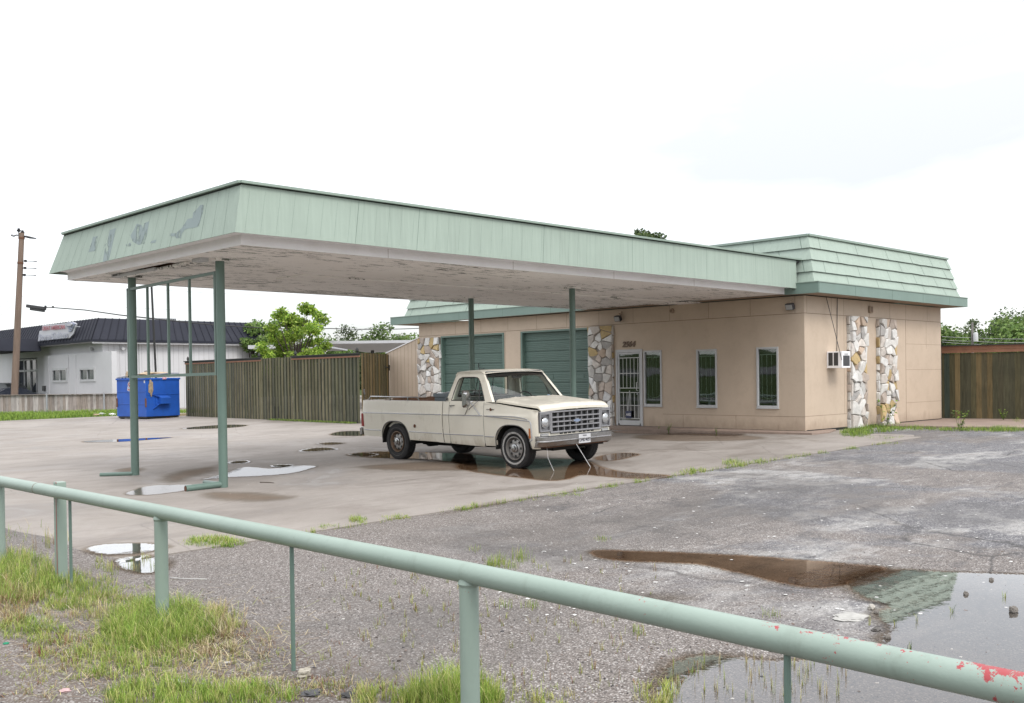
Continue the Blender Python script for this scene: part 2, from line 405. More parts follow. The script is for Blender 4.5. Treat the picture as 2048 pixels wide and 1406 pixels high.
def glass(name, tint=(.35,.4,.38), refl=1.5, rough=.01, bumpy=0.0, k=1.35):
    t = NT(name)
    nrm = t.bump(t.noise(t.coord(), 1.3, 2, .5), bumpy, .05) if bumpy else None
    gl = t.n('ShaderNodeBsdfGlossy'); gl.inputs['Roughness'].default_value = rough
    if nrm is not None: t.l(nrm, gl.inputs['Normal'])
    lw = t.n('ShaderNodeLayerWeight'); lw.inputs['Blend'].default_value = .5
    f0 = 2*((refl-1)/(refl+1))**2
    fac = t.math('ADD', t.math('MULTIPLY', t.math('POWER', lw.outputs['Facing'], 4), 1-f0), f0)
    tr = t.n('ShaderNodeBsdfTransparent'); tr.inputs[0].default_value = (*tint, 1)
    mx = t.n('ShaderNodeMixShader'); t.l(t.math('MULTIPLY', fac, k, True), mx.inputs[0])
    t.l(tr.outputs[0], mx.inputs[1]); t.l(gl.outputs[0], mx.inputs[2])
    return t.done(mx.outputs[0])
M['glass'] = glass('window_glass', (.72,.78,.75), 1.5, .015, .03)
M['car_glass'] = glass('vehicle_glass', (.86,.92,.9), 1.42, .01, 0, 1.0)
M['glass_tint'] = glass('shade_band_glass', (.02,.05,.08), 1.5, .02)
# ---------------------------------------------------------------- world, sun, camera
w = bpy.data.worlds.new('World'); SC.world = w; w.use_nodes = True
nt = w.node_tree; nt.nodes.clear()
def wn(ty, **k):
    n = nt.nodes.new(ty)
    for a, b in k.items(): setattr(n, a, b)
    return n
SUN_EL, SUN_AZ = 48, -100        # azimuth of the sun, degrees from +x
sky = wn('ShaderNodeTexSky'); sky.sky_type = 'NISHITA'; sky.sun_disc = False
sky.sun_elevation = radians(SUN_EL); sky.sun_rotation = radians(90-SUN_AZ)
tc = wn('ShaderNodeTexCoord'); mp = wn('ShaderNodeMapping'); mp.inputs['Scale'].default_value = (1, 1, 2.6)
nt.links.new(tc.outputs['Generated'], mp.inputs[0])
nz = wn('ShaderNodeTexNoise'); nz.inputs['Scale'].default_value = 1.55; nz.inputs['Detail'].default_value = 7; nz.inputs['Roughness'].default_value = .52; nz.inputs['Distortion'].default_value = .35
nt.links.new(mp.outputs[0], nz.inputs['Vector'])
rp = wn('ShaderNodeValToRGB'); e = rp.color_ramp.elements
e[0].position = .36; e[0].color = (.60, .595, .60, 1); e[1].position = .60; e[1].color = (1.0, 1.0, 1.01, 1)
nt.links.new(nz.outputs['Fac'], rp.inputs[0])
b1 = wn('ShaderNodeBackground'); b1.inputs[1].default_value = .03; nt.links.new(sky.outputs[0], b1.inputs[0])
b2 = wn('ShaderNodeBackground'); nt.links.new(rp.outputs[0], b2.inputs[0])
sp_ = wn('ShaderNodeSeparateXYZ'); nt.links.new(tc.outputs['Generated'], sp_.inputs[0])
mr = wn('ShaderNodeMapRange'); mr.inputs['From Min'].default_value = 0; mr.inputs['From Max'].default_value = 1; mr.inputs['To Min'].default_value = .74; mr.inputs['To Max'].default_value = 1.95
nt.links.new(sp_.outputs[2], mr.inputs[0]); nt.links.new(mr.outputs[0], b2.inputs[1])
ad = wn('ShaderNodeAddShader'); nt.links.new(b1.outputs[0], ad.inputs[0]); nt.links.new(b2.outputs[0], ad.inputs[1])
wo = wn('ShaderNodeOutputWorld'); nt.links.new(ad.outputs[0], wo.inputs[0])
sl = bpy.data.lights.new('sun', 'SUN'); sl.energy = 1.5; sl.angle = radians(22); sl.color = (1, .96, .9)
so = bpy.data.objects.new('sun', sl); COL.objects.link(so)
sd = Vector((cos(radians(SUN_AZ))*cos(radians(SUN_EL)), sin(radians(SUN_AZ))*cos(radians(SUN_EL)), sin(radians(SUN_EL))))
so.rotation_euler = sd.to_track_quat('Z', 'Y').to_euler(); so.location = (-20, -20, 20)
cam = bpy.data.cameras.new('camera'); co = bpy.data.objects.new('camera', cam); COL.objects.link(co); SC.camera = co
cam.sensor_width = 36; cam.lens = 36*CAM['f']/2048; cam.shift_y = (CAM['sy']-703)/2048; cam.clip_end = 3000; cam.clip_start = .05
co.matrix_world = Matrix.Translation(CC) @ Matrix((CR, CU, -CF)).transposed().to_4x4()
SC.view_settings.view_transform = 'Standard'; SC.view_settings.look = 'None'; SC.view_settings.gamma = 1; SC.view_settings.exposure = .5
SC.view_settings.use_curve_mapping = False
SC.cycles.max_bounces = 8; SC.cycles.transparent_max_bounces = 24
SC.cycles.sample_clamp_indirect = 6

# ---------------------------------------------------------------- ground
def nz1(x, y=0, z=0): return noise.noise(Vector((x, y, z)))
mb = MB(); R0 = 900
xs = [-900,-300,-120,-60,-22,0,60,300,900]; ys = [-900,-200,-60,0,60,200,900]
mb.grid(lambda x, y: (x, y, gz(x)-.05), xs, ys); mb.build('ground', M['grassland'], kind='structure')
mb = MB(); xs = [-26,-22]+[-22+.5*i for i in range(1, 44)]+[0, 20, 45]; ys = [-70+4*i for i in range(17)]+[-2, 0, 2]
def lotz(x, y):
    d = .012*nz1(x*.5, y*.5) if y < -2 and -21 < x < 0 else 0
    return (x, y, gz(x)+d*.0)
mb.grid(lotz, xs, ys); mb.build('asphalt_lot', M['lot'], kind='structure')
mb = MB(); mb.grid(lotz, [-26, -22, -17.2], [2, 60, 120]); mb.build('verge', M['lot'], kind='structure')
# the concrete apron of the old pumps
def edge_y(x):
    return -2.72-.06*(x+14)*.06+.05*nz1(x*1.3)+.03*nz1(x*5.1)
def left_x(y): return -17.25+.18*nz1(y*.5, 3)+.06*nz1(y*2.3, 9)
def far_y(x):
    return 31.9-.30*(x+3.1)+.12*nz1(x*.7, 5)
mb = MB()
def conc(x, t):
    y0, y1 = edge_y(x), far_y(x)
    y = y0+(y1-y0)*t
    return (x, y, gz(x)+.012)
xs = [-17.2+.2*i for i in range(0, 87)]
mb.grid(conc, xs, [0, .02, .1, .3, .6, 1])
low = [conc(x, 0) for x in xs]
for a, b in zip(low, low[1:]): mb.quad((a[0], a[1], a[2]-.04), (b[0], b[1], b[2]-.04), b, a)
lf = [conc(xs[0], t/40) for t in range(41)]
for a, b in zip(lf, lf[1:]):
    pa = (a[0]-.25-.12*nz1(a[1]*.8), a[1], a[2]-.02); pb = (b[0]-.25-.12*nz1(b[1]*.8), b[1], b[2]-.02); mb.quad(pa, a, b, pb)
mb.build('concrete_apron', M['concrete'], kind='structure')
# extra corner of the apron in front of the right wall
mb = MB(); poly = [(0,0),(-.02,-2.75),(-.6,-3.0),(-1.2,-2.95),(.4,-1.55),(.7,-.9),(1.1,-.5),(1.7,0)]
mb.prism([(0.0,-2.6),(.55,-2.35),(.5,-1.5),(.35,-.9),(.9,-.45),(1.9,-.02),(0,-.02)], -.1, -.044); mb.build('concrete_corner', M['concrete'], kind='structure')
mb = MB(); mb.prism([(-1.0,5.9),(-1.02,4.7),(-.85,2.5),(-.62,.6),(-.5,-.45),(.2,-.5),(1.2,-.14),(1.2,-.002),(-.002,-.002),(-.002,5.9)], -.15, -.006); mb.build('entrance_walk', M['slab'], kind='structure', bevel=.012)
mb = MB(); mb.prism([(4.95,-.002),(3.55,-.25),(3.75,-1.8),(4.2,-3.4),(4.9,-6),(6.5,-12),(13,-12),(9.3,-1),(7.59,-.002)], -.2, -.004)
mb.prism([(7.61,-.01),(9.3,-1.0),(10,2.5),(7.61,2.5)], -.2, -.004); mb.build('side_walk', M['slab'], kind='structure', bevel=.012)
# road and grass bank behind the camera, mirrored by the windows
def bz(x): return -.43 if x > -46 else -.43+(-46-x)*.06
mb = MB(); mb.grid(lambda x, y: (x, y, bz(x)), [-150,-120,-46,-30], [-300, 0, 300]); mb.build('grass_bank', M['grassland'], kind='structure')
mb = MB(); mb.grid(lambda x, y: (x, y, bz(x)+.02), [-44, -35], [-300, 300]); mb.grid(lambda x, y: (x, y, bz(x)+.03), [-92, -76], [-300, 300]); mb.build('road', M['road'], kind='structure')
mb = MB(); mb.grid(lambda x, y: (x, y, gz(x)-.03), [-1.6, 0, 34], [16.2, 70]); mb.build('rear_bounce_slab', M['concrete'], kind='structure')  # unseen concrete added so grey, not green, light bounces under the carport roof

# ---------------------------------------------------------------- puddles
def puddle(name, pts, margin=.5, px=True, label=None, step=None, mat=None):
    P = [G(u, v) for u, v in pts] if px else [Vector((a, b, gz(a))) for a, b in pts]
    P = [(p.x, p.y) for p in P]; n = len(P)
    # smooth outline (Chaikin)
    for _ in range(2):
        Q = []
        for i in range(len(P)):
            a, b = P[i], P[(i+1) % len(P)]
            Q += [(a[0]*.75+b[0]*.25, a[1]*.75+b[1]*.25), (a[0]*.25+b[0]*.75, a[1]*.25+b[1]*.75)]
        P = Q
    x0, x1 = min(p[0] for p in P)-margin, max(p[0] for p in P)+margin; y0, y1 = min(p[1] for p in P)-margin, max(p[1] for p in P)+margin
    st = step or max(.04, min(.12, (x1-x0+y1-y0)/110))
    nx, ny = int((x1-x0)/st)+2, int((y1-y0)/st)+2
    E = [(P[i], P[(i+1) % len(P)]) for i in range(len(P))]
    def sd(x, y):
        best = 1e9; ins = False
        for (ax, ay), (bx, by) in E:
            dx, dy = bx-ax, by-ay; L = dx*dx+dy*dy
            t = 0 if L == 0 else max(0, min(1, ((x-ax)*dx+(y-ay)*dy)/L))
            q = (x-ax-dx*t)**2+(y-ay-dy*t)**2
            if q < best: best = q
            if (ay > y) != (by > y) and x < (bx-ax)*(y-ay)/(by-ay)+ax: ins = not ins
        d = sqrt(best); return d if ins else -d
    verts, att, idx, faces = [], [], {}, []
    dd = {}
    for i in range(nx):
        for j in range(ny):
            x, y = x0+i*st, y0+j*st; dd[i, j] = sd(x, y)
    for i in range(nx-1):
        for j in range(ny-1):
            c = [(i, j), (i+1, j), (i+1, j+1), (i, j+1)]
            if max(dd[k] for k in c) < -margin*.9: continue
            f = []
            for k in c:
                if k not in idx:
                    idx[k] = len(verts); x, y = x0+k[0]*st, y0+k[1]*st
                    verts.append((x, y, gz(x)+(.018 if (y > edge_y(x)) and x > -17.6 else .006))); att.append(max(0, min(1, .5+dd[k]/(margin*2))))
                f.append(idx[k])
            faces.append(f)
    m = MB(); m.v = [Vector(v) for v in verts]; m.f = faces; m.m = [0]*len(faces)
    o = m.build(name, mat or M['water'], kind='structure')
    ca = o.data.color_attributes.new('wet', 'FLOAT_COLOR', 'POINT')
    buf = []
    for a in att: buf += [a, a, a, 1]
    ca.data.foreach_set('color', buf)
    return o
c6 = lambda L: [(180+.2637*a, 700+.2637*b) for a, b in L]
c1 = lambda L: [(680+.2832*a, 700+.2832*b) for a, b in L]
PUD = [
 ([(1180,1100),(1250,1103),(1400,1108),(1550,1116),(1700,1131),(1790,1135),(1710,1152),(1690,1172),(1620,1176),(1560,1166),(1500,1150),(1450,1138),(1400,1128),(1330,1124),(1250,1122),(1190,1112)], .35),
 ([(1700,1150),(1783,1137),(1900,1146),(2048,1150),(2300,1165),(2500,1500),(1700,1700),(1330,1500),(1318,1335),(1390,1308),(1480,1316),(1600,1325),(1700,1318),(1785,1298),(1755,1280),(1795,1262),(1745,1228),(1795,1215),(1720,1195),(1690,1170)], .35),
 ([(1180,1185),(1300,1180),(1440,1200),(1350,1212),(1230,1206)], .4),
 (c6([(860,985),(1050,940),(1150,893),(1250,898),(1400,912),(1550,883),(1730,884),(1660,908),(1540,940),(1450,950),(1250,965),(1050,970),(870,990)]), .25),
 (c6([(235,1105),(450,1035),(600,1032),(840,1028),(860,1050),(640,1085),(480,1106),(380,1108)]), .25),
 (c6([(1040,858),(1130,844),(1230,848),(1180,866),(1060,870)]), .2),
 (c6([(1350,885),(1450,874),(1570,878),(1500,896),(1400,896)]), .2),
 (c6([(1570,770),(1700,746),(1800,742),(1910,758),(1780,772),(1620,780)]), .25),
 (c6([(1705,716),(1830,702),(1960,711),(1850,726),(1750,726)]), .25),
 (c6([(650,602),(900,577),(1080,568),(1220,574),(1080,594),(800,604)]), .3),
 (c6([(-50,694),(250,680),(400,674),(680,664),(420,688),(200,703),(-60,706)]), .3),
 (c6([(1810,648),(1880,622),(2048,618),(2200,632),(2100,655),(1900,656)]), .3),
 (c6([(1930,802),(2048,781),(2215,795),(2100,818)]), .2),
 (c1([(20,748),(150,726),(350,722),(600,730),(900,735),(1150,770),(1300,775),(1700,770),(1850,840),(2048,878),(2320,888),(2330,905),(2048,918),(1800,890),(1680,885),(1600,925),(1450,930),(1300,910),(1080,885),(900,858),(820,832),(860,806),(640,778),(480,772),(200,765)]), .3),
 (c1([(1780,772),(1900,740),(2048,730),(2120,742),(2060,760),(1900,795)]), .25),
 ([(168,1102),(200,1091),(300,1089),(345,1096),(300,1106),(270,1112),(200,1112)], .3), ([(228,1122),(290,1112),(345,1122),(330,1140),(290,1150),(240,1138)], .3),
 ([(1225,862),(1350,864),(1500,868),(1470,874),(1350,870),(1230,868)], .3),
]
SHEEN = {13: 'muddy', 14: 'muddy', 0: 'brown', 2: 'damp', **{q: 'damp' for q in range(18, 24)}, 3: 'sheen', 4: 'sheen', 5: 'ring', 6: 'ring', 7: 'ring', 8: 'ring', 12: 'ring'}
PUD += [([(380,988),(450,984),(540,988),(610,997),(520,1007),(420,1004)], .4), ([(305,963),(340,946),(400,936),(440,930),(445,940),(400,955),(350,970)], .4),
 ([(700,934),(850,924),(1000,920),(1120,928),(920,946),(740,942)], .4), ([(850,1036),(1000,1010),(1250,966),(1340,950),(1290,960),(1130,988),(1000,1002),(900,1022)], .3),
 ([(215,942),(270,934),(300,940),(260,952)], .3), ([(1240,872),(1400,866),(1560,876),(1480,884),(1300,884)], .3)]
assert len(PUD) == 24, len(PUD)
for i_, (P, mg) in enumerate(PUD): puddle('puddle' if SHEEN.get(i_) != 'damp' else 'damp_patch', P, mg, mat=M[SHEEN.get(i_, 'water')])

# ---------------------------------------------------------------- shop building
BL, BW, WT = 14.3, 7.6, 3.18
shop = thing('repair_shop', 'tan single-storey garage shop with green mansard roof and two roll-up doors', 'building', (0, 0, 0))
def wall(mb, O, U, N, W, z0, z1, holes, depth=.12, mi=0):
    O, U, N = Vector(O), Vector(U), Vector(N); Z = Vector((0, 0, 1))
    us = sorted({0, W}|{h[0] for h in holes}|{h[1] for h in holes}); zs = sorted({z0, z1}|{h[2] for h in holes}|{h[3] for h in holes})
    zs = [z for z in zs if z0 <= z <= z1]
    P = lambda u, z, d=0: O+U*u+Z*z-N*d
    for a, b in zip(us, us[1:]):
        for c, d in zip(zs, zs[1:]):
            m, n = (a+b)/2, (c+d)/2
            if any(h[0] < m < h[1] and h[2] < n < h[3] for h in holes): continue
            mb.quad(P(a, c), P(b, c), P(b, d), P(a, d), mi)
    for h in holes:
        a, b, c, d = h[:4]
        mb.quad(P(a, c), P(a, d), P(a, d, depth), P(a, c, depth), mi); mb.quad(P(b, c), P(b, d), P(b, d, depth), P(b, c, depth), mi)
        mb.quad(P(a, d), P(b, d), P(b, d, depth), P(a, d, depth), mi)
        if c > z0+.001: mb.quad(P(a, c), P(b, c), P(b, c, depth), P(a, c, depth), mi)
DOOR = (4.81, 5.73, 0, 2.07); WINS = [(4.17, 4.77, .54, 2.02), (2.44, 3.06, .53, 2.0), (.69, 1.29, .53, 2.0)]
GDS = [(10.17, 13.16, -.06, 2.73), (6.69, 9.44, -.06, 2.73)]
mb = MB()
wall(mb, (0,0,0), (0,1,0), (-1,0,0), BL, -.08, WT, [DOOR]+WINS+GDS)
wall(mb, (BW,0,0), (-1,0,0), (0,-1,0), BW, -.08, WT, [])
wall(mb, (0,BL,0), (1,0,0), (0,1,0), BW, -.08, WT, [])
wall(mb, (BW,BL,0), (0,-1,0), (1,0,0), BL, -.08, WT, [])
wall_o = mb.build('wall', M['tan'], shop)
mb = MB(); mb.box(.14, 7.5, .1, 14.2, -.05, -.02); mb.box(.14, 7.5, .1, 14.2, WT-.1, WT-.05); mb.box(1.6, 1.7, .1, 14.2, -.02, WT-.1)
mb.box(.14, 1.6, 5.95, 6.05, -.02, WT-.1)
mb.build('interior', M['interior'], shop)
# seams between the siding sheets
mb = MB(); j = .0016
def vs(y, z0, z1, w=.007): mb.box(-j, .0, y-w/2, y+w/2, z0, z1)
def hs(y0, y1, z, w=.008): mb.box(-j, .0, y0, y1, z-w/2, z+w/2)
hs(0, BL, 2.77, .012)
for y in (.24,1.46,2.68,3.9,5.12,6.34,7.56,8.78,10.0,11.22,12.44,13.66): vs(y, 2.78, WT)
hs(0, 4.15, .33); 
for y in (1.9, 3.5): vs(y, 0, .325)
vs(.72, .0, .12); vs(9.47, 0, 2.76); vs(10.12, 0, 2.76)
def vr(x, z0, z1, w=.007): mb.box(x-w/2, x+w/2, -j, 0, z0, z1)
def hr(x0, x1, z, w=.008): mb.box(x0, x1, -j, 0, z-w/2, z+w/2)
hr(0, BW, 2.77, .012); hr(0, 2.0, .34)
for x in (.12, 1.28, 1.9, 3.25, 4.4, 5.35, 6.7): vr(x, 2.78, WT)
vr(5.33, 0, 2.76, .014); vr(6.62, 2.0, 2.76, .004); vr(1.9, .34, 2.76)
for z in (.52, 1.42, 2.12): hr(5.34, BW, z, .006)
absorb(wall_o, mb.build('panel_joint', M['tan_joint'], shop))
mb = MB(); mb.box(-.004, .05, -.004, BL, -.07, -.0); mb.box(0.06, BW, -.006, .05, -.07, .015)
absorb(wall_o, mb.build('base_gap', M['black'], shop))
# boards under the eaves and fascia ring
OF, OR, OL = .312, .545, 1.15
mb = MB()
zf0, zf1 = 3.197, 3.441
def ring_side(a, b, n, z0, z1, t=.04, m=mb):
    a, b, n = Vector(a), Vector(b), Vector(n)
    m.obox((a+b)/2-n*t/2+Vector((0,0,(z0+z1)/2)), (b-a).normalized(), n, (0,0,1), (b-a).length/2, t/2, (z1-z0)/2)
ya, yb, xa, xb = -OR, BL+OL, -OF, BW+OR
fz = [(xa, ya, xa, .33), (xa, 6.57, xa, yb)]
for x0, y0, x1, y1 in fz: ring_side((x0,y0,0), (x1,y1,0), (-1,0,0), zf0, zf1)
ring_side((xa+.04,ya,0), (xb-.04,ya,0), (0,-1,0), zf0+.001, zf1-.001); ring_side((xb,ya,0), (xb,yb,0), (1,0,0), zf0, zf1); ring_side((xa+.04,yb,0), (xb-.04,yb,0), (0,1,0), zf0+.001, zf1-.001)
fasc = mb.build('fascia', M['green_trim'], shop)
mb = MB()
for (x0, y0, x1, y1, n) in [(xa, ya, xa, .33, (-1,0,0)), (xa, 6.57, xa, yb, (-1,0,0)), (xa, ya, xb, ya, (0,-1,0))]:
    n = Vector(n); a = Vector((x0,y0,0))+n*.014; b = Vector((x1,y1,0))+n*.014
    if n.y: a.x -= .014; b.x += .014
    ring_side(a, b, n, zf1+.001, zf1+.022, .08, mb)
absorb(fasc, mb.build('drip_edge', M['cap_green'], shop))
mb = MB()
for y in [1.46*k+.9 for k in range(-1, 0)]+[7.9, 9.9, 11.9, 13.9]: mb.box(xa-.0015, xa, y-.003, y+.003, zf0, zf1)
for x in (1.45, 3.4, 5.2, 6.9): mb.box(x-.003, x+.003, ya-.0015, ya, zf0, zf1)
absorb(fasc, mb.build('fascia_joint', M['seam'], shop))
mb = MB()
mb.box(xa+.04, .0, ya+.04, yb-.04, zf0+.006, zf0+.02); mb.box(0, xb-.04, ya+.04, 0, zf0+.006, zf0+.02); mb.box(BW, xb-.04, 0, yb-.04, zf0+.006, zf0+.02); mb.box(0, BW, BL, yb-.04, zf0+.006, zf0+.02)
mb.build('eave_board', M['soffit_tan'], shop)
# mansard: four lapped rows on each side
zt = 4.575
bx0, bx1, by0, by1 = -.20, BW+.36, -.36, BL+.42       # bottom outline
tx0, tx1, ty0, ty1 = .05, BW+.2, -.08, BL+.18           # top outline
lo = [(bx0,by0),(bx1,by0),(bx1,by1),(bx0,by1)]; hi = [(tx0,ty0),(tx1,ty0),(tx1,ty1),(tx0,ty1)]
def mpt(k, s, t, out=0):          # side k, along s, up t
    k2 = (k+1) % 4
    A = Vector((*lo[k], zf1)).lerp(Vector((*hi[k], zt)), t); B = Vector((*lo[k2], zf1)).lerp(Vector((*hi[k2], zt)), t)
    nrm = [Vector((0,-1,0)), Vector((1,0,0)), Vector((0,1,0)), Vector((-1,0,0))]
    pn = nrm[(k-1) % 4]; nn = nrm[(k+1) % 4]
    A = A+(nrm[k]+pn)*out; B = B+(nrm[k]+nn)*out
    return A.lerp(B, s)
mb = MB()
for k in range(4):
    for r in range(4):
        t0, t1 = r/4, (r+1)/4
        L = (mpt(k,1,0)-mpt(k,0,0)).length; n = int(L/.35)
        jit = [(.010*nz1(i*.9, r*7+k*31)) for i in range(n+1)]
        jit[0] = jit[-1] = 0
        def P(i, tt, o): return mpt(k, i/n, tt, o)
        for i in range(n):
            a = P(i, t0-.012+jit[i], .055); b = P(i+1, t0-.012+jit[i+1], .055); c = P(i+1, t1+.004, .012); d = P(i, t1+.004, .012)
            mb.quad(a, b, c, d, 0)
            mb.quad(P(i, t0-.008+jit[i], .02), P(i+1, t0-.008+jit[i+1], .02), b, a, 1)
mans = mb.build('mansard', [M['green'], M['seam']], shop)
mb = MB()
def joint(k, s, r, w=.006):
    L = (mpt(k,1,0)-mpt(k,0,0)).length
    t0, t1 = r/4-.008, (r+1)/4-.012
    for (q0, q1) in ((t0, t1),):
        o0, o1 = .0585, .0165
        mb.quad(mpt(k, s-w/L, q0, o0), mpt(k, s+w/L, q0, o0), mpt(k, s+w/L, q1, o1), mpt(k, s-w/L, q1, o1))
for r, ss in enumerate([(.2,.39,.565,.72,.885), (.07,.28,.48,.67,.83,.96), (.16,.38,.58,.75,.93), (.06,.29,.5,.68,.84,.975)]):
    for s in ss: joint(0, s, r)
for r in range(4):
    for i in range(11): joint(3, min(.985, .02+i*.0925+(.046 if r % 2 else 0)), r)
absorb(mans, mb.build('shingle_joint', M['seam'], shop))
mb = MB()
for k in range(4):
    a, b = mpt(k, 0, 1, .03), mpt(k, 1, 1, .03); mb.bar(a+Vector((0,0,.016)), b+Vector((0,0,.016)), .07, .05)
mb.build('roof_edge_cap', M['cap_green'], shop)
mb = MB(); mb.box(tx0, tx1, ty0, ty1, zt-.1, zt-.06); mb.build('roof_deck', M['grey_metal'], shop)

def window(parent, y0, y1, z0, z1):
    f = MB(); t = .045; x0, x1 = -.025, .05
    f.box(x0, x1, y0, y0+t, z0, z1); f.box(x0, x1, y1-t, y1, z0, z1); f.box(x0, x1, y0+t, y1-t, z1-t, z1); f.box(x0, x1, y0+t, y1-t, z0, z0+t+.01)
    f.box(x0-.012, 0, y0-.012, y1+.012, z0-.022, z0)
    w = f.build('window', M['white_frame'], parent, bevel=.003)
    g = MB(); g.box(.018, .024, y0+t, y1-t, z0+t+.01, z1-t); g.build('pane', M['glass'], w)
    b = MB(); n = 3; zz0, zz1 = z0+.16, z1-.18
    for i in range(n+1):
        y = y0+.1+(y1-y0-.2)*i/n; b.tube([(.07, y, zz0), (.07, y, zz1)], .0065, 6)
    b.bar((.07, y0+.05, zz0), (.07, y1-.05, zz0), .02, .02); b.bar((.07, y0+.05, zz1), (.07, y1-.05, zz1), .02, .02)
    b.tube([(.06, y0+.06+(y1-y0-.12)*i/10, zz0+.16-.1*sin(pi*i/10)) for i in range(11)], .005, 5)
    b.build('security_bars', M['bars'], w)
    s = MB(); s.box(.11, .125, y0+.05, y1-.05, z1-.17, z1-.02); s.build('blind', M['darkgrey'], w)
for wv in WINS: window(shop, *wv)
# door
y0, y1 = DOOR[0], DOOR[1]
f = MB(); t = .06; x0, x1 = -.03, .05
f.box(x0, x1, y0, y0+t, 0, 2.07); f.box(x0, x1, y1-t, y1, 0, 2.07); f.box(x0, x1, y0+t, y1-t, 2.07-.08, 2.07)
f.box(x0+.012, x1-.01, y0+t+.004, y0+t+.05, .06, 1.985); f.box(x0+.012, x1-.01, y1-t-.05, y1-t-.004, .06, 1.985)
f.box(x0+.012, x1-.01, y0+t+.05, y1-t-.05, .01, .14); f.box(x0+.012, x1-.01, y0+t+.05, y1-t-.05, 1.945, 1.985)
dr = f.build('door', M['white_frame'], shop, bevel=.003)
ga, gb = y0+.11, y1-.11
g = MB(); g.box(.01, .016, ga, gb, .14, 1.945); g.build('pane', M['glass'], dr)
b = MB()
for z in (.2, .55, .9, 1.02, 1.42, 1.84): b.bar((-.035, ga-.02, z), (-.035, gb+.02, z), .014, .02)
for i in range(6):
    y = ga+.03+(gb-ga-.06)*i/5
    b.bar((-.035, y, .2), (-.035, y, .9), .012, .012); b.bar((-.035, y, 1.02), (-.035, y, 1.84), .012, .012)
b.build('security_bars', M['bars'], dr)
b = MB(); b.tube([(-.04, ga+.03, .95), (-.1, ga+.03, .96), (-.1, ga+.03, 1.17), (-.04, ga+.03, 1.18)], .011, 8); b.build('handle', M['white_frame'], dr, smooth=True)
b = MB(); b.box(-.05, -.03, ga+.02, ga+.07, .84, .9); b.build('lock', M['grey_metal'], dr)
b = MB(); b.prism([], 0, 0) if 0 else None
b.box(-.052, -.045, 5.18, 5.38, .2, .4); st = b.build('sticker', paint('navy_sticker', (.03,.04,.11), .4), dr, label='dark blue round-cornered sticker low on the glass door', bevel=.02)
vv, ff = text_mesh('ASG', .1, (-.0535, 5.365, .27), (0,-1,0), (0,0,1), .001, .2, .17)
b = MB(); b.add(vv, ff); b.build('lettering', M['white_trim'], st)
b = MB(); b.bar((-.055, 5.3, .4), (-.05, 5.24, .95), .012, .004); b.bar((-.055, 5.26, .4), (-.05, 5.22, .95), .012, .004); b.build('door_stick', M['white_frame'], dr)
# house number
b = MB(); vv, ff = text_mesh('2564', .21, (-.014, 5.50, 2.14), (0,-1,0), (0,0,1), .012, .25, .46, bold=.006)
b.add(vv, ff); b.build('house_number', paint('tan_numerals', (.22,.15,.1), .6), shop)
# roll-up doors
def gdoor(y0, y1, z1):
    f = MB(); f.box(-.02, .1, y0, y0+.07, -.06, z1); f.box(-.02, .1, y1-.07, y1, -.06, z1-.05); f.box(-.018, .1, y0+.07, y1, z1-.05, z1)
    d = f.build('garage_door', M['green_metal'], shop, label=None)
    p = MB(); ya, yb = y0+.07, y1-.07; n = 9; h = (z1+.06)/n; X = .1
    prof = []
    for s in range(n):
        z = -.06+s*h
        prof += [(X+.022, z), (X+.022, z+.009), (X, z+.014)]
        for r in range(5):
            a = z+.03+r*(h-.05)/5; q = (h-.05)/5
            prof += [(X, a), (X-.007, a+q*.2), (X-.007, a+q*.7), (X, a+q*.85)]
        prof += [(X, z+h-.006)]
    prof.append((X+.022, z1))
    p.grid(lambda i, y: (prof[int(i)][0], y, prof[int(i)][1]), range(len(prof)), [ya, yb])
    p.build('door_panel', M['green_door'], d)
    return d
g1 = gdoor(*GDS[0][:2], GDS[0][3]); g2 = gdoor(*GDS[1][:2], GDS[1][3])
b = MB(); b.tube([(.06, 11.42, 1.82), (.05, 11.40, 1.68), (.03, 11.34, 1.62), (.02, 11.12, 1.64)], .013, 6); b.build('handle', M['black'], g1)
for q in ((8.2, 8.7), (7.0, 7.4)): b = MB(); b.box(.085, .1, *q, 1.3, 1.42); b.build('bracket', M['green_door'], g2)
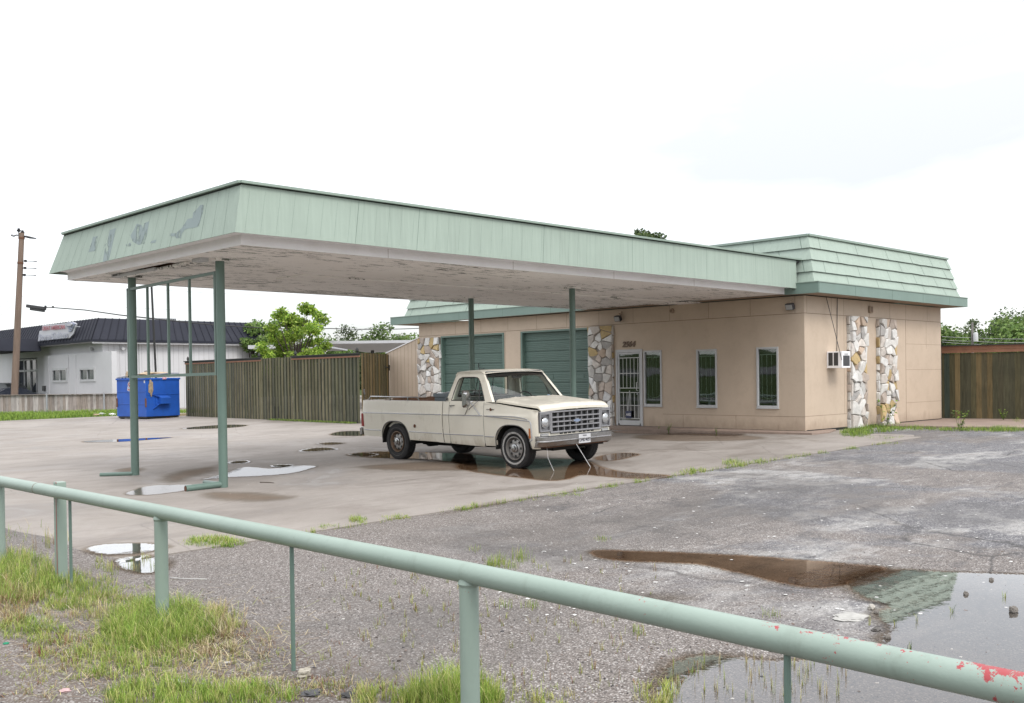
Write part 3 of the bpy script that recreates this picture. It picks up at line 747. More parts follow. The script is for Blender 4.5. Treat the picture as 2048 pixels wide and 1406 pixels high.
# flagstone veneer
STONE = attr_mat('flagstone', .8, .22, .3, 0, .8, 30)
MORT = paint('mortar', (.38,.34,.3), .95, .2)
def clip(poly, a, b, c):      # keep a*x+b*y<=c
    out = []
    for i in range(len(poly)):
        p, q = poly[i], poly[(i+1) % len(poly)]; dp_, dq = a*p[0]+b*p[1]-c, a*q[0]+b*q[1]-c
        if dp_ <= 0: out.append(p)
        if (dp_ < 0 < dq) or (dq < 0 < dp_):
            t = dp_/(dp_-dq); out.append((p[0]+(q[0]-p[0])*t, p[1]+(q[1]-p[1])*t))
    return out
PAL = [((.88,.86,.82), 9), ((.78,.72,.66), 4), ((.70,.55,.43), 2.4), ((.66,.50,.26), 3), ((.55,.53,.51), 1.6), ((.60,.51,.44), 3), ((.95,.94,.91), 6)]
def stones(mb, cols, O, U, V, N, W, H, size, dmin, dmax, rnd, gap=.009):
    O, U, V, N = Vector(O), Vector(U), Vector(V), Vector(N)
    nx = max(1, round(W/size)); ny = round(H/size*1.05); S = []
    for i in range(nx):
        for k in range(ny):
            if rnd.random() < .93: S.append(((i+.5+rnd.uniform(-.46,.46)+(.5 if k % 2 else 0)*.6)*W/nx, (k+.5+rnd.uniform(-.48,.48))*H/ny))
    S = [(min(W-.01, max(.01, a)), b) for a, b in S]
    for i, (a, b) in enumerate(S):
        poly = [(0,0),(W,0),(W,H),(0,H)]
        for k, (c, d) in enumerate(S):
            if k == i: continue
            ex, ey = c-a, d-b; L = sqrt(ex*ex+ey*ey)
            if L > size*3.5 or L < 1e-6: continue
            ex /= L; ey /= L
            poly = clip(poly, ex, ey, ex*(a+c)/2+ey*(b+d)/2-gap)
            if len(poly) < 3: break
        if len(poly) < 3: continue
        mx, my = sum(p[0] for p in poly)/len(poly), sum(p[1] for p in poly)/len(poly)
        dep = rnd.uniform(dmin, dmax); tilt = (rnd.uniform(-.22, .22), rnd.uniform(-.22, .22))
        rr = rnd.random()*sum(w for _, w in PAL); c0 = PAL[0][0]
        for c0, wgt in PAL:
            rr -= wgt
            if rr < 0: break
        f = rnd.uniform(.82, 1.12); c0 = tuple(min(.98, x*f) for x in c0)
        # subdivide & roughen outline
        Q = []
        for q in range(len(poly)):
            p, r_ = poly[q], poly[(q+1) % len(poly)]; Q.append(p)
            if (p[0]-r_[0])**2+(p[1]-r_[1])**2 > .006: Q.append(((p[0]+r_[0])/2+rnd.uniform(-.007,.007), (p[1]+r_[1])/2+rnd.uniform(-.007,.007)))
        n = len(Q); r0 = []; r1 = []; r2 = []
        for x, y in Q:
            dx, dy = x-mx, y-my
            x_, y_ = mx+dx*.97, my+dy*.97
            dd = dep+tilt[0]*dx+tilt[1]*dy
            r0.append(O+U*x+V*y); r1.append(O+U*(mx+dx*.985)+V*(my+dy*.985)+N*(dd*.8)); r2.append(O+U*(mx+dx*.88)+V*(my+dy*.88)+N*(dd+rnd.uniform(-.004,.004)))
        ce = O+U*mx+V*my+N*(dep+.006)
        fs = [(i_, (i_+1) % n, n+(i_+1) % n, n+i_) for i_ in range(n)]+[(n+i_, n+(i_+1) % n, 2*n+(i_+1) % n, 2*n+i_) for i_ in range(n)]+[(2*n+i_, 2*n+(i_+1) % n, 3*n) for i_ in range(n)]
        mb.add(r0+r1+r2+[ce], fs); cols += [c0]*len(fs)
def pillar(name, corner, U, N, W, T, H, seed, size=.27, label=None):
    # front face along U, proud T along N
    rnd = random.Random(seed); corner, U, N = Vector(corner), Vector(U), Vector(N); Z = Vector((0,0,1))
    m = MB(); cols = []
    stones(m, cols, corner+N*T, U, Z, N, W, H, size, .02, .075, rnd)
    stones(m, cols, corner+N*T, -N, Z, -U, T, H, size, .01, .03, rnd); stones(m, cols, corner+U*W+N*T, -N, Z, U, T, H, size, .01, .03, rnd)
    o = m.build(name, STONE, shop); set_face_colors(o, cols)
    k = MB(); k.obox(corner+U*W/2+N*T/2+Z*H/2, U, N, Z, W/2-.002, T/2+.004, H/2-.004); k.build('mortar', MORT, o)
pillar('stone_pillar', (0, 5.82, -.02), (0,1,0), (-1,0,0), .84, .07, 2.76, 3, .24)
pillar('stone_pillar', (0, 13.19, -.02), (0,1,0), (-1,0,0), 1.08, .07, 2.72, 11, .24)
pillar('stone_pillar', (2.05, 0, -.03), (1,0,0), (0,-1,0), .84, .09, 2.79, 5, .235)
pillar('stone_pillar', (3.62, 0, -.03), (1,0,0), (0,-1,0), .93, .09, 2.77, 8, .235)
# wing wall running on to the fence
m = MB(); y0, y1 = BL+.002, 16.1; n = 9
m.extr([(0,y0,-.08),(0,y1,-.08),(0,y1,2.25),(0,y0,2.72)], (.09,0,0)); ww = m.build('wing_wall', M['tan'], shop)
m = MB()
for i in range(1, n): y = y0+(y1-y0)*i/n; m.box(-.0016, 0, y-.005, y+.005, -.08, 2.72-.47*i/n)
absorb(ww, m.build('panel_joint', M['tan_joint'], shop))
m = MB(); m.bar((.04,y0,2.735),(.04,y1+.03,2.262), .13, .03); m.build('coping', M['white_trim'], ww)
# small fittings on the walls
def flood(y, z, lab):
    t = thing('floodlight', lab, 'floodlight', (-.02, y, z+.12), group='floodlights under the eaves')
    m = MB(); m.lathe([(-.03,.05),(0,.05),(.01,.02)], (-.0,y,z+.15), 'x', 14); m.tube([(-.03,y,z+.15),(-.09,y,z+.13),(-.1,y,z+.07)], .012, 6); m.build('mount', M['tan'], t)
    m = MB(); c = Vector((-.12, y, z)); a = Vector((-.93,0,-.36)); u = Vector((-.36,0,.93))
    m.obox(c, a, (0,1,0), u, .05, .1, .075); m.build('housing', M['darkgrey'], t, bevel=.008)
    m = MB(); m.obox(c+a*.052, a, (0,1,0), u, .004, .085, .06); m.build('lens', paint('lamp_lens', (.45,.45,.44), .15), t)
flood(5.55, 2.92, 'square floodlight above the barred glass door')
flood(.30, 2.93, 'square floodlight at the front corner of the tan wall')
t = thing('vent_cap', 'small round tan vent cap high on the front wall between the floodlights', 'vent', (-.02, 3.8, 3.0))
m = MB(); m.lathe([(.0,.065),(-.05,.06),(-.07,.045)], (0,3.8,3.03), 'x', 16); m.build('hood', M['soffit_tan'], t, smooth=True); m = MB(); m.lathe([(-.071,.03),(-.072,.03)], (0,3.8,3.03), 'x', 12); m.build('opening', M['tan_joint'], t)
t = thing('wall_box', 'small tan junction box high on the right wall above the stone strips', 'junction box', (3.3, -.01, 2.95))
m = MB(); m.box(3.18,3.36,-.06,0,2.88,3.06); m.build('cover', M['soffit_tan'], t, bevel=.02); m = MB(); m.box(3.22,3.32,-.065,-.06,2.91,3.03); m.build('plate', M['tan_joint'], t)
# window unit air conditioner
t = thing('air_conditioner', 'white window air conditioner sticking out of the tan right wall', 'air conditioner', (1.32, -.25, 1.47))
X0, X1, Y0, Z0, Z1 = 1.03, 1.45, -.40, 1.47, 1.87
m = MB(); m.box(X0, X1, Y0, 0, Z0, Z1); m.build('casing', M['white_trim'], t, bevel=.01)
m = MB(); m.box(X0+.05, X1-.05, Y0-.006, Y0-.001, Z0+.05, Z1-.1)
for k in range(2): m.box(X0-.006, X0-.001, -.30+k*.14, -.19+k*.14, Z0+.06, Z1-.03)
m.build('grille', M['darkgrey'], t)
m = MB()
for i in range(9): z = Z0+.07+i*.027; m.box(X0+.055, X1-.055, Y0-.009, Y0-.0065, z, z+.006)
m.build('louvre', M['grey_metal'], t)
m = MB(); m.box(X0+.12, X1-.12, Y0-.012, Y0-.001, Z1-.08, Z1-.045); m.build('handle', M['white_frame'], t)
t = thing('hanging_wire', 'two thin dark wires running from the eave down to the air conditioner', 'wire', (1.2, -.03, 3.2))
m = MB(); m.tube([(.98,-.03,3.19),(1.0,-.2,2.5),(1.02,-.40,1.66)], .008, 5); m.build('wire', M['darkgrey'], t); m = MB(); m.tube([(1.55,-.02,3.19),(1.5,-.02,1.86)], .008, 5); m.build('wire', M['darkgrey'], t)

# ---------------------------------------------------------------- canopy
can = thing('pump_canopy', 'long pale green flat canopy on four round posts in front of the shop', 'canopy', (-7, 3.4, -.2))
XT, YT0, YT1, ZT = -14.565, .04, 6.285, 4.0
XG, YG0, YG1, ZG = -14.678, .02, 6.745, 3.326
XW, YW0, YW1, ZW = -14.413, .328, 6.574, 3.212
def sag(x): return .012*nz1(x*.35, 4)+.006*nz1(x*1.1, 8)
def cpt(k, s, t, o=0):
    # k0: near long side (y-), k1: front end, k2: far long side
    z = ZG+(ZT-ZG)*t
    if k == 0:
        x = (XG+(XT-XG)*t)*(1-s)+(-.28)*s; return Vector((x, YG0+(YT0-YG0)*t-o, z+(sag(x) if t < .5 else 0)*(1 if .02 < s < .98 else 0)))
    if k == 1:
        return Vector((XG+(XT-XG)*t-o, (YG1+(YT1-YG1)*t)*(1-s)+(YG0+(YT0-YG0)*t)*s, z))
    x = (XG+(XT-XG)*t)*(1-s)+(-.28)*s; return Vector((x, YG1+(YT1-YG1)*t+o, z))
m = MB()
for k in range(3):
    S = [i/40 for i in range(41)]
    m.grid(lambda s, t: cpt(k, s, t), S, [0, 1]); 
    # thickness lip at the bottom
    m.grid(lambda s, t: cpt(k, s, 0, -.018*t) , S, [0, 1])
skirt = m.build('green_skirt', M['green'], can)
m = MB()
def seam(k, s, w, t0=0.0, t1=1.0, L=14.5):
    m.quad(cpt(k, s-w/L/2, t0, .0016), cpt(k, s+w/L/2, t0, .0016), cpt(k, s+w/L/2, t1, .0016), cpt(k, s-w/L/2, t1, .0016))
for s in (.135, .215, .41, .58, .75, .88): seam(0, s, .005)
rr = random.Random(4)
for i in range(60): s = .01+i*.0165; seam(0, s, .0015, rr.uniform(0, .1), rr.uniform(.85, 1))
for i in range(1, 21): seam(1, i/21, .003 if i % 3 else .005, 0, .985, 6.5)
absorb(skirt, m.build('seam', M['seam'], can))
m = MB()
for a, b in (((XT,YT0),(-.1,YT0)), ((XT,YT0),(XT,YT1)), ((XT,YT1),(-.1,YT1))):
    L = 24; pa = Vector((*a, ZT)); pb = Vector((*b, ZT)); d = (pb-pa).normalized(); nrm = Vector((d.y, -d.x, 0))
    if (pa-Vector((-7,3.2,ZT))).dot(nrm) < 0: nrm = -nrm
    m.bar(pa+nrm*.02-d*.02+Vector((0,0,.012)), pb+nrm*.02+Vector((0,0,.012)), .07, .035)
m.build('edge_cap', M['cap_green'], can)
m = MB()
m.box(XT-.008, -.1, YT0-.008, YT0+.02, ZT-.022, ZT-.006); m.box(XT-.008, XT+.02, YT0, YT1, ZT-.03, ZT-.006)  # dark strip that paints the shade line under the edge cap
absorb(skirt, m.build('cap_shadow_strip', M['gap'], can))
m = MB(); m.box(XT+.02, -.1, YT0+.02, YT1-.02, ZT-.06, ZT-.02); m.build('roof_deck', M['grey_metal'], can)
m = MB(); zt_ = ZG+.05
m.box(XW, -.0, YW0, YW0+.03, ZW, zt_); m.box(XW, XW+.03, YW0+.03, YW1-.03, ZW, zt_); m.box(XW, 0, YW1-.03, YW1, ZW, zt_)
wt = m.build('white_trim_board', M['white_trim'], can, bevel=.003)
m = MB()
for x in (-11.9, -9.2, -6.5, -3.9): m.box(x-.003, x+.003, YW0-.0016, YW0, ZW, zt_)
absorb(wt, m.build('board_joint', M['tan_joint'], can))
m = MB(); HX0, HX1, HY0, HY1 = -14.17, -13.98, 3.0, 4.35    # broken opening for the strip light
X0, X1, Y0, Y1 = XW+.03, 0, YW0+.03, YW1-.03; z = ZW+.012
for a in ((X0,HX0,Y0,Y1),(HX1,X1,Y0,Y1),(HX0,HX1,Y0,HY0),(HX0,HX1,HY1,Y1)): m.box(*a, z, z+.012)
m.box(-11.6, 0, 3.25, 4.1, ZW-.012, ZW+.011); m.box(-.55, -.0, 2.86, 3.62, ZW-.03, ZW-.013)
so_ = m.build('soffit', M['soffit'], can)
m = MB(); m.box(XG+.06, -.3, YG0+.02, YW0, ZG+.03, ZG+.04); m.box(XG+.06, XW, YW0, YG1-.06, ZG+.03, ZG+.04); m.box(XG+.06, -.3, YW1, YG1-.06, ZG+.03, ZG+.04)
m.build('under_lip', M['white_trim'], can)
m = MB(); m.box(HX0, HX1, HY0, HY1, z+.14, z+.15); m.box(HX0-.004, HX0, HY0, HY1, z+.012, z+.14); m.box(HX1, HX1+.004, HY0, HY1, z+.012, z+.14); m.build('light_opening', M['rust'], so_)
# remains of the strip light
m = MB(); m.box(-14.14,-14.0,2.05,2.32,ZW-.04,ZW+.01); m.build('strip_light', M['white_frame'], can)
m = MB(); m.box(-14.16,-14.02,4.95,5.25,ZW-.035,ZW+.01); m.box(-14.145,-14.095,3.6,4.951,ZW-.05,ZW-.004)
fl = m.build('strip_light', M['white_frame'], can)
m = MB(); m.box(-14.163,-14.16,5.0,5.2,ZW-.025,ZW); m.build('lamp_glass', M['darkgrey'], fl)
m = MB(); m.bar((-14.06,2.6,ZW-.01),(-14.09,4.9,ZW-.055), .05, .03); m.bar((-14.02,3.1,ZW-.012),(-13.96,4.2,ZW-.02), .12, .012)
rr = random.Random(2)
for i in range(14):
    y = rr.uniform(2.3, 3.2); m.obox((-14.05+rr.uniform(-.05,.05), y, ZW-rr.uniform(.01,.05)), (rr.uniform(.3,1),rr.uniform(-1,1),0), (0,1,.3), (.2,0,1), .035, .03, .006)
m.build('torn_board', M['soffit'], fl)
# posts
COLS = [(-13.79, 5.27), (-13.79, 2.10), (-5.75, 5.27), (-5.75, 2.10)]
for (x, y) in COLS:
    m = MB(); g = gz(x)+.0; m.tube([(x,y,g-.05),(x,y,ZW+.01)], .069 if x < -10 else .064, 20)
    c = m.build('post', M['green_metal'], can, smooth=True)
    m = MB(); m.box(x-.13, x+.13, y-.13, y+.13, ZW-.02, ZW+.011); m.build('cap_plate', M['soffit'], c)
# welded frame between the two front posts
m = MB(); fx = -13.825; a0, a1 = 5.37, 2.16
m.bar((fx,a0,2.985),(fx,a1,3.02), .045, .045); m.bar((fx,a0,1.44),(fx,a1,1.46), .045, .045)
m.bar((fx,a0-.02,1.44),(fx,a0-.02,3.0), .045, .045, up=(0,1,0)); m.bar((fx,a1+.02,1.44),(fx,a1+.02,3.02), .05, .05, up=(0,1,0))
for y in (4.58, 3.80, 3.04): m.bar((fx,y,1.45),(fx,y,3.0), .036, .036, up=(0,1,0))
m.build('sign_frame', M['green_metal'], can)
m = MB(); g = gz(-14)+.045
m.tube([(-13.84,5.27,g),(-14.26,5.64,g-.01)], .036, 12); m.build('base_pipe', M['green_metal'], can, smooth=True); m = MB(); m.tube([(-13.87,2.14,g+.03),(-13.74,2.8,g)], .035, 12); m.build('base_pipe', M['green_metal'], can, smooth=True); m = MB(); m.tube([(-13.84,2.1,g+.02),(-14.40,2.12,g)], .05, 12)
bp = m.build('base_pipe', M['green_metal'], can, smooth=True)
m = MB(); m.lathe([(0,.03),(-.003,.042)], (-14.402,2.12,g), 'x', 12); m.build('pipe_end', M['rust'], bp)
# grey-blue patches where the old sign letters hung
PPM = paint('grey_blue_primer', (.33,.41,.41), .7, .08)
def ragged(m_):
    nt_ = m_.node_tree; o_ = [n for n in nt_.nodes if n.type == 'OUTPUT_MATERIAL'][0]; sh = o_.inputs['Surface'].links[0].from_socket
    tc_ = nt_.nodes.new('ShaderNodeTexCoord'); mp_ = nt_.nodes.new('ShaderNodeMapping'); mp_.inputs['Scale'].default_value = (5, 5, 2.2); nz_ = nt_.nodes.new('ShaderNodeTexNoise'); nz_.inputs['Scale'].default_value = 1.3; nz_.inputs['Detail'].default_value = 6
    rp_ = nt_.nodes.new('ShaderNodeValToRGB'); rp_.color_ramp.elements[0].position = .33; rp_.color_ramp.elements[1].position = .47; mx_ = nt_.nodes.new('ShaderNodeMixShader'); tr_ = nt_.nodes.new('ShaderNodeBsdfTransparent')
    nt_.links.new(tc_.outputs['Object'], mp_.inputs[0]); nt_.links.new(mp_.outputs[0], nz_.inputs['Vector']); nt_.links.new(nz_.outputs['Fac'], rp_.inputs[0]); nt_.links.new(rp_.outputs[0], mx_.inputs[0]); nt_.links.new(tr_.outputs[0], mx_.inputs[1]); nt_.links.new(sh, mx_.inputs[2]); nt_.links.new(mx_.outputs[0], o_.inputs['Surface'])
ragged(PPM)
m = MB(); P0 = Vector((XG, 0, ZG)); tv = Vector((XT-XG, 0, ZT-ZG)).normalized(); Nn = Vector((-tv.z, 0, tv.x))
def onsk(X, Y):
    u, v = 80+.3027*X, 350+.3027*Y; r = ray(u, v); return CC+r*((P0-CC).dot(Nn)/r.dot(Nn))+Nn*.0018
for poly in ([(350,410),(382,404),(368,500),(322,510),(340,450)], [(462,365),(502,350),(486,430),(470,500),(455,560),(415,576),(430,480),(428,462),(442,448)],
    [(598,400),(622,360),(640,322),(672,330),(680,352),(690,318),(722,305),(706,400),(690,455),(650,460),(612,440)], [(565,462),(600,446),(604,470),(575,474)], [(728,440),(770,425),(764,446),(720,452)],
    [(1012,250),(1040,222),(1060,198),(1085,196),(1076,250),(1050,340),(1010,350),(985,352),(958,360),(940,385),(930,416),(900,418),(893,404),(855,404),(858,386),(900,384),(912,372),(936,352),(958,320),(976,290),(1008,284)]):
    m = MB(); m.add([onsk(*p) for p in poly], [tuple(range(len(poly)))]); m.build('paint_patch', PPM, can)
# ---------------------------------------------------------------- fences
WOOD = attr_mat('fence_wood', .85, .28, .2, 0, .5, 25)
def woodgrain():
    t = NT('weathered_board'); t.dim = .7; a = t.n('ShaderNodeVertexColor'); a.layer_name = 'col'
    n = t.noise(t.coord((9, 9, .8)), 2.2, 6, .65); n2 = t.noise(t.coord((1,1,1)), 1.1, 5, .7)
    kn = t.voro(t.coord((6, 6, 1.4)), 1.2); 
    col = t.mix(1, a.outputs[0], t.ramp(n, [(.28, .62), (.7, 1.22)]), 'MULTIPLY')
    col = t.mix(t.ramp(n2, [(.5, 0), (.8, .5)]), col, (.045,.05,.035)); col = t.mix(t.ramp(kn, [(.03, .8), (.07, 0)]), col, (.03,.022,.015))
    return t.done(t.bsdf(col, .85, 0, .2, t.bump(n, .5, .006)))
WOOD = woodgrain()
CAPW = paint('black_fence_cap', (.035,.038,.035), .7, .15)
COPW = paint('reddish_trim_board', (.36,.17,.1), .7, .15, 3)
def board_fence(name, A, B, zb, zt, wid, pal, label, cat='fence', proud=True, seed=1, cap=None, parent=None, gap=.0, zjit=.01, side=1, group=None):
    A, B = Vector((*A, 0)), Vector((*B, 0)); d = (B-A); L = d.length; d.normalize(); n = Vector((-d.y, d.x, 0))*side
    root = parent or thing(name, label, cat, (A.x, A.y, (zb(0) if callable(zb) else zb)), group=group)
    rr = random.Random(seed); m = MB(); cols = []; k = int(L/wid)
    for i in range(k):
        c = A+d*(i+.5)*L/k; off = (.022 if (i % 2 == 0) else 0) if proud else rr.uniform(0, .004)
        ww = L/k*(.5 if proud and i % 2 == 0 else .52 if proud else .49-gap); 
        z0 = zb((i+.5)/k) if callable(zb) else zb; z1 = (zt((i+.5)/k) if callable(zt) else zt)+rr.uniform(-zjit, zjit)
        m.obox(c+n*(off+.01)+Vector((0,0,(z0+z1)/2)), d, n, (0,0,1), ww, .009, (z1-z0)/2)
        c0 = rr.choice(pal[0] if (i % 2 == 0) else pal[1]); f = rr.uniform(.8, 1.2); cols += [tuple(x*f for x in c0)]*6
    o = m.build('board_panel', WOOD, root); set_face_colors(o, cols)
    return root, A, B, d, n, L
lightg = [(.20,.185,.115), (.165,.16,.10), (.22,.20,.13), (.15,.15,.105)]; darkg = [(.075,.08,.055), (.09,.09,.062), (.06,.068,.05)]
FA, FB = Vector((-2.0,14.9)), Vector((-1.72,27.6))
def fp(y): t = (y-FA.y)/(FB.y-FA.y); return (FA.x+(FB.x-FA.x)*t, y)
def capped(root, A, d, n, L, z, wide=.12, s0=-.05, s1=.05):
    a = A+d*s0; b = A+d*(L+s1)
    m = MB(); m.bar(a+n*.03+Vector((0,0,z)), b+n*.03+Vector((0,0,z)), .16, .03); m.bar(a+n*.045+Vector((0,0,z-.045)), b+n*.045+Vector((0,0,z-.045)), .02, .058); m.build('fence_cap', CAPW, root)
    m = MB(); m.bar(a+n*.04+Vector((0,0,z-.1)), b+n*.04+Vector((0,0,z-.1)), .03, .05); m.build('trim_board', COPW, root)
def finial(root, p, z):
    m = MB(); m.lathe([(0,.035),(.03,.04),(.035,.022),(.06,.05),(.10,.055),(.15,.035),(.19,.01),(.2,0)], (p[0],p[1],z), 'z', 10); m.build('finial', CAPW, root, smooth=True)
zb = lambda t: -.13
for i, (ya, yb, zt, lab) in enumerate([(14.9, 19.05, 2.17, 'tall green board fence section nearest the shop with a black and copper cap'), (21.35, 27.6, 2.17, 'tall green board fence section beside the blue dumpster with a black and copper cap')]):
    r_, A, B, d, n, L = board_fence('board_fence', fp(ya), fp(yb), -.13, zt-.0, .105, (lightg, darkg), lab, seed=3+i, group='tall green board fence sections')
    capped(r_, A, d, n, L, zt+.04); finial(r_, A+d*.15, zt+.05); finial(r_, A+d*(L-.15), zt+.05)
gt, A, B, d, n, L = board_fence('fence_gate', fp(19.09), fp(21.31), -.1, 2.19, .105, (lightg, darkg), 'wide green board gate without a cap in the middle of the tall fence', 'gate', seed=9)
for s in (.95, 1.2): m = MB(); m.bar(A+d*s+n*.06+Vector((0,0,.0)), A+d*s+n*.06+Vector((0,0,.42)), .02, .02, up=(0,1,0)); m.build('drop_rod', M['black'], gt)
brown = [(.17,.125,.06), (.12,.10,.055), (.20,.15,.08)]; brd = [(.065,.062,.04), (.10,.08,.045)]
gt, A, B, d, n, L = board_fence('fence_gate', (-2.0,14.87), (-.06,15.93), -.1, 2.22, .11, (brown, brd), 'brownish board gate with a black hinge between the tall fence and the tan wall', 'gate', seed=14, side=-1)
m = MB(); m.bar(A+d*(L-.03)+n*.05+Vector((0,0,1.75)), A+d*(L-.42)+n*.05+Vector((0,0,1.78)), .012, .035); m.bar(A+d*(L-.03)+n*.05+Vector((0,0,1.65)), A+d*(L-.03)+n*.05+Vector((0,0,1.85)), .03, .012, up=(0,1,0)); m.build('hinge', M['black'], gt)
m = MB(); m.obox(A+d*.12+n*.05+Vector((0,0,.98)), d, n, (0,0,1), .04, .02, .06); m.obox(A+d*.12+n*.07+Vector((0,0,.9)), d, n, (0,0,1), .025, .02, .04); m.build('latch', M['grey_metal'], gt)
# right fence
pr_ = ([(.125,.112,.062), (.15,.128,.075), (.105,.10,.062), (.32,.24,.12)], [(.09,.093,.062), (.115,.105,.066), (.068,.085,.066), (.24,.18,.09), (.10,.095,.06)])
rf, A, B, d, n, L = board_fence('board_fence', (8.13,.28), (9.9,-9.6), -.02, 1.87, .142, pr_, 'dark green and brown board fence with red trim boards right of the shop', seed=22, proud=False, side=-1)
m = MB(); m.bar(A+n*.03+Vector((0,0,2.1)), B+n*.03+Vector((0,0,2.1)), .16, .03); m.build('fence_cap', CAPW, rf)
m = MB(); m.bar(A+n*.045+Vector((0,0,2.035)), B+n*.045+Vector((0,0,2.035)), .03, .1); m.bar(A+n*.035+Vector((0,0,1.935)), B+n*.035+Vector((0,0,1.935)), .03, .095); m.build('trim_board', COPW, rf)
m = MB(); m.box(8.03,8.12,.2,.29,-.02,2.08); m.build('post', CAPW, rf)
rf, A, B, d, n, L = board_fence('board_fence', (7.62,.9), (8.1,.3), -.02, 2.05, .142, pr_, 'short dark board fence return joining the shop corner', seed=25, proud=False, side=-1)
# low weathered fence behind the grass strip
greyw = ([(.52,.46,.42), (.46,.40,.37), (.60,.55,.52), (.40,.34,.30)],)*2
low, A, B, d, n, L = board_fence('low_fence', (-9.0,50.4), (.9,38.3), -.05, .78, .15, greyw, 'low weathered grey picket fence behind the grass strip', seed=31, proud=False, side=-1, gap=.02, zjit=.012)
m = MB(); m.bar(A+n*.05+Vector((0,0,.80)), B+n*.05+Vector((0,0,.80)), .14, .03); m.build('top_rail', paint('weathered_rail', (.36,.31,.28), .85), low)
m = MB(); m.bar(A+n*.03+Vector((0,0,-.09)), B+n*.03+Vector((0,0,-.09)), .04, .09); m.build('kick_board', paint('grey_kick_board', (.4,.38,.36), .85), low)
for u in (96, 211):
    best = min(range(400), key=lambda i: abs(((A+d*L*i/400-CC).dot(CR)/(A+d*L*i/400-CC).dot(CF))*CAM['f']+1024-u)); p = A+d*L*best/400
    m = MB(); m.tube([(p+n*.1)+Vector((0,0,-.12)), (p+n*.1)+Vector((0,0,.86))], .045, 10); m.build('post', paint('galvanised_post', (.5,.52,.55), .4, metal=.3), low)
board_fence('grey_fence', (1.4,38.6), (-.55,33.6), -.1, 1.95, .16, ([(.5,.49,.5), (.43,.42,.42)],)*2, 'pale grey board fence between the dumpster and the white building', seed=35, proud=False, side=1, gap=.02)

# ---------------------------------------------------------------- dumpster
BLUE = paint('dumpster_blue', (.02,.12,.55), .42, .16, 1.6, dirt=.35, dirtc=(.03,.07,.2), bump=.4, bscale=12, chips=.0)
ph = radians(13); DC = Vector((-3.84, 26.80, -.13))
dm = thing('dumpster', 'blue steel dumpster with cardboard in it standing on the concrete near the low fence', 'dumpster', DC, (0, 0, ph))
W1, W2, H = 1.85, 1.62, 1.66       # y extent (front face), x extent (side face)
m = MB(); zb0 = .12
m.extr([(0,0,zb0),(0,W1,zb0),(0,W1,H),(0,0,H)], (W2,0,0)) if 0 else None
out = [(0,0),(W2,0),(W2,W1),(0,W1)]
for (a, b), (c, e) in zip(out, out[1:]+out[:1]): m.quad((a,b,zb0),(c,e,zb0),(c,e,H),(a,b,H)); ia, ib, ic, ie = [min(max(q, .03), lim-.03) for q, lim in ((a,W2),(b,W1),(c,W2),(e,W1))]; m.quad((ia,ib,zb0),(ic,ie,zb0),(ic,ie,H),(ia,ib,H))
m.quad((0,0,zb0),(W2,0,zb0),(W2,W1,zb0),(0,W1,zb0))
m.build('body', BLUE, dm, local=True)
m = MB()
for z in (.62, 1.12):
    m.box(-.012, 0, .08 if z < 1 else .02, W1-.08 if z < 1 else W1-.02, z-.018, z+.018)
m.box(.02, W2-.02, -.012, 0, .98, 1.02)
m.box(-.035, W2+.035, -.035, 0, H-.07, H); m.box(-.035, 0, 0, W1+.03, H-.07, H); m.box(W2, W2+.035, 0, W1, H-.07, H); m.box(0, W2, W1, W1+.03, H-.07, H)
m.build('rim_and_rib', BLUE, dm, local=True, bevel=.006)
m = MB(); m.extr([(.55,0,.62),(.55,-.2,.62),(.55,-.2,.86),(.55,0,.95)], (.5,0,0)); m.build('fork_pocket', BLUE, dm, local=True)
m = MB(); m.box(.42, .548, -.03, -.001, .58, .92); m.extr([(.3,-.002,.4),(.3,-.05,.42),(.55,-.12,.62),(.55,-.002,.62)], (.02,0,0)); m.extr([(.25,-.003,1.0),(.25,-.03,1.0),(.6,-.15,.86),(.6,-.003,.86)], (.02,0,0)); m.build('gusset', BLUE, dm, local=True)
m = MB(); m.box(-.03, .0, -.02, .05, .5, .85); m.build('corner_guard', M['rust'], dm, local=True); m = MB(); m.box(-.03, 0, W1-.05, W1+.02, .5, .85); m.build('corner_guard', M['rust'], dm, local=True)
m = MB()
for x, y in ((.08,.1),(W2-.2,.1),(.08,W1-.2),(W2-.2,W1-.2)): m.box(x, x+.12, y, y+.12, 0, zb0)
m.box(.03, W2-.03, .03, W1-.03, .05, zb0-.001); m.build('skid', M['black'], dm, local=True)
def lid(x0, x1, y0, y1, zz0, zz1):
    m = MB(); n = 9
    m.grid(lambda i, j: (x0+(x1-x0)*j/6, y0+(y1-y0)*i/(2*n), H+zz0+(zz1-zz0)*j/6+(.03 if int(i) % 4 in (1,2) else 0)+.05*sin(pi*j/6)), range(2*n+1), range(7))
    m.grid(lambda i, j: (x0+(x1-x0)*j/6, y0+(y1-y0)*i/(2*n), H+zz0+(zz1-zz0)*j/6-.02+.05*sin(pi*j/6)), range(2*n+1), range(7))
    return m.build('lid', paint('lid_plastic', (.09,.11,.16), .55, .1), dm, local=True)
lid(-.03, W2, .95, W1+.03, .0, .12); lid(-.03, W2, -.02, .9, .03, .17)
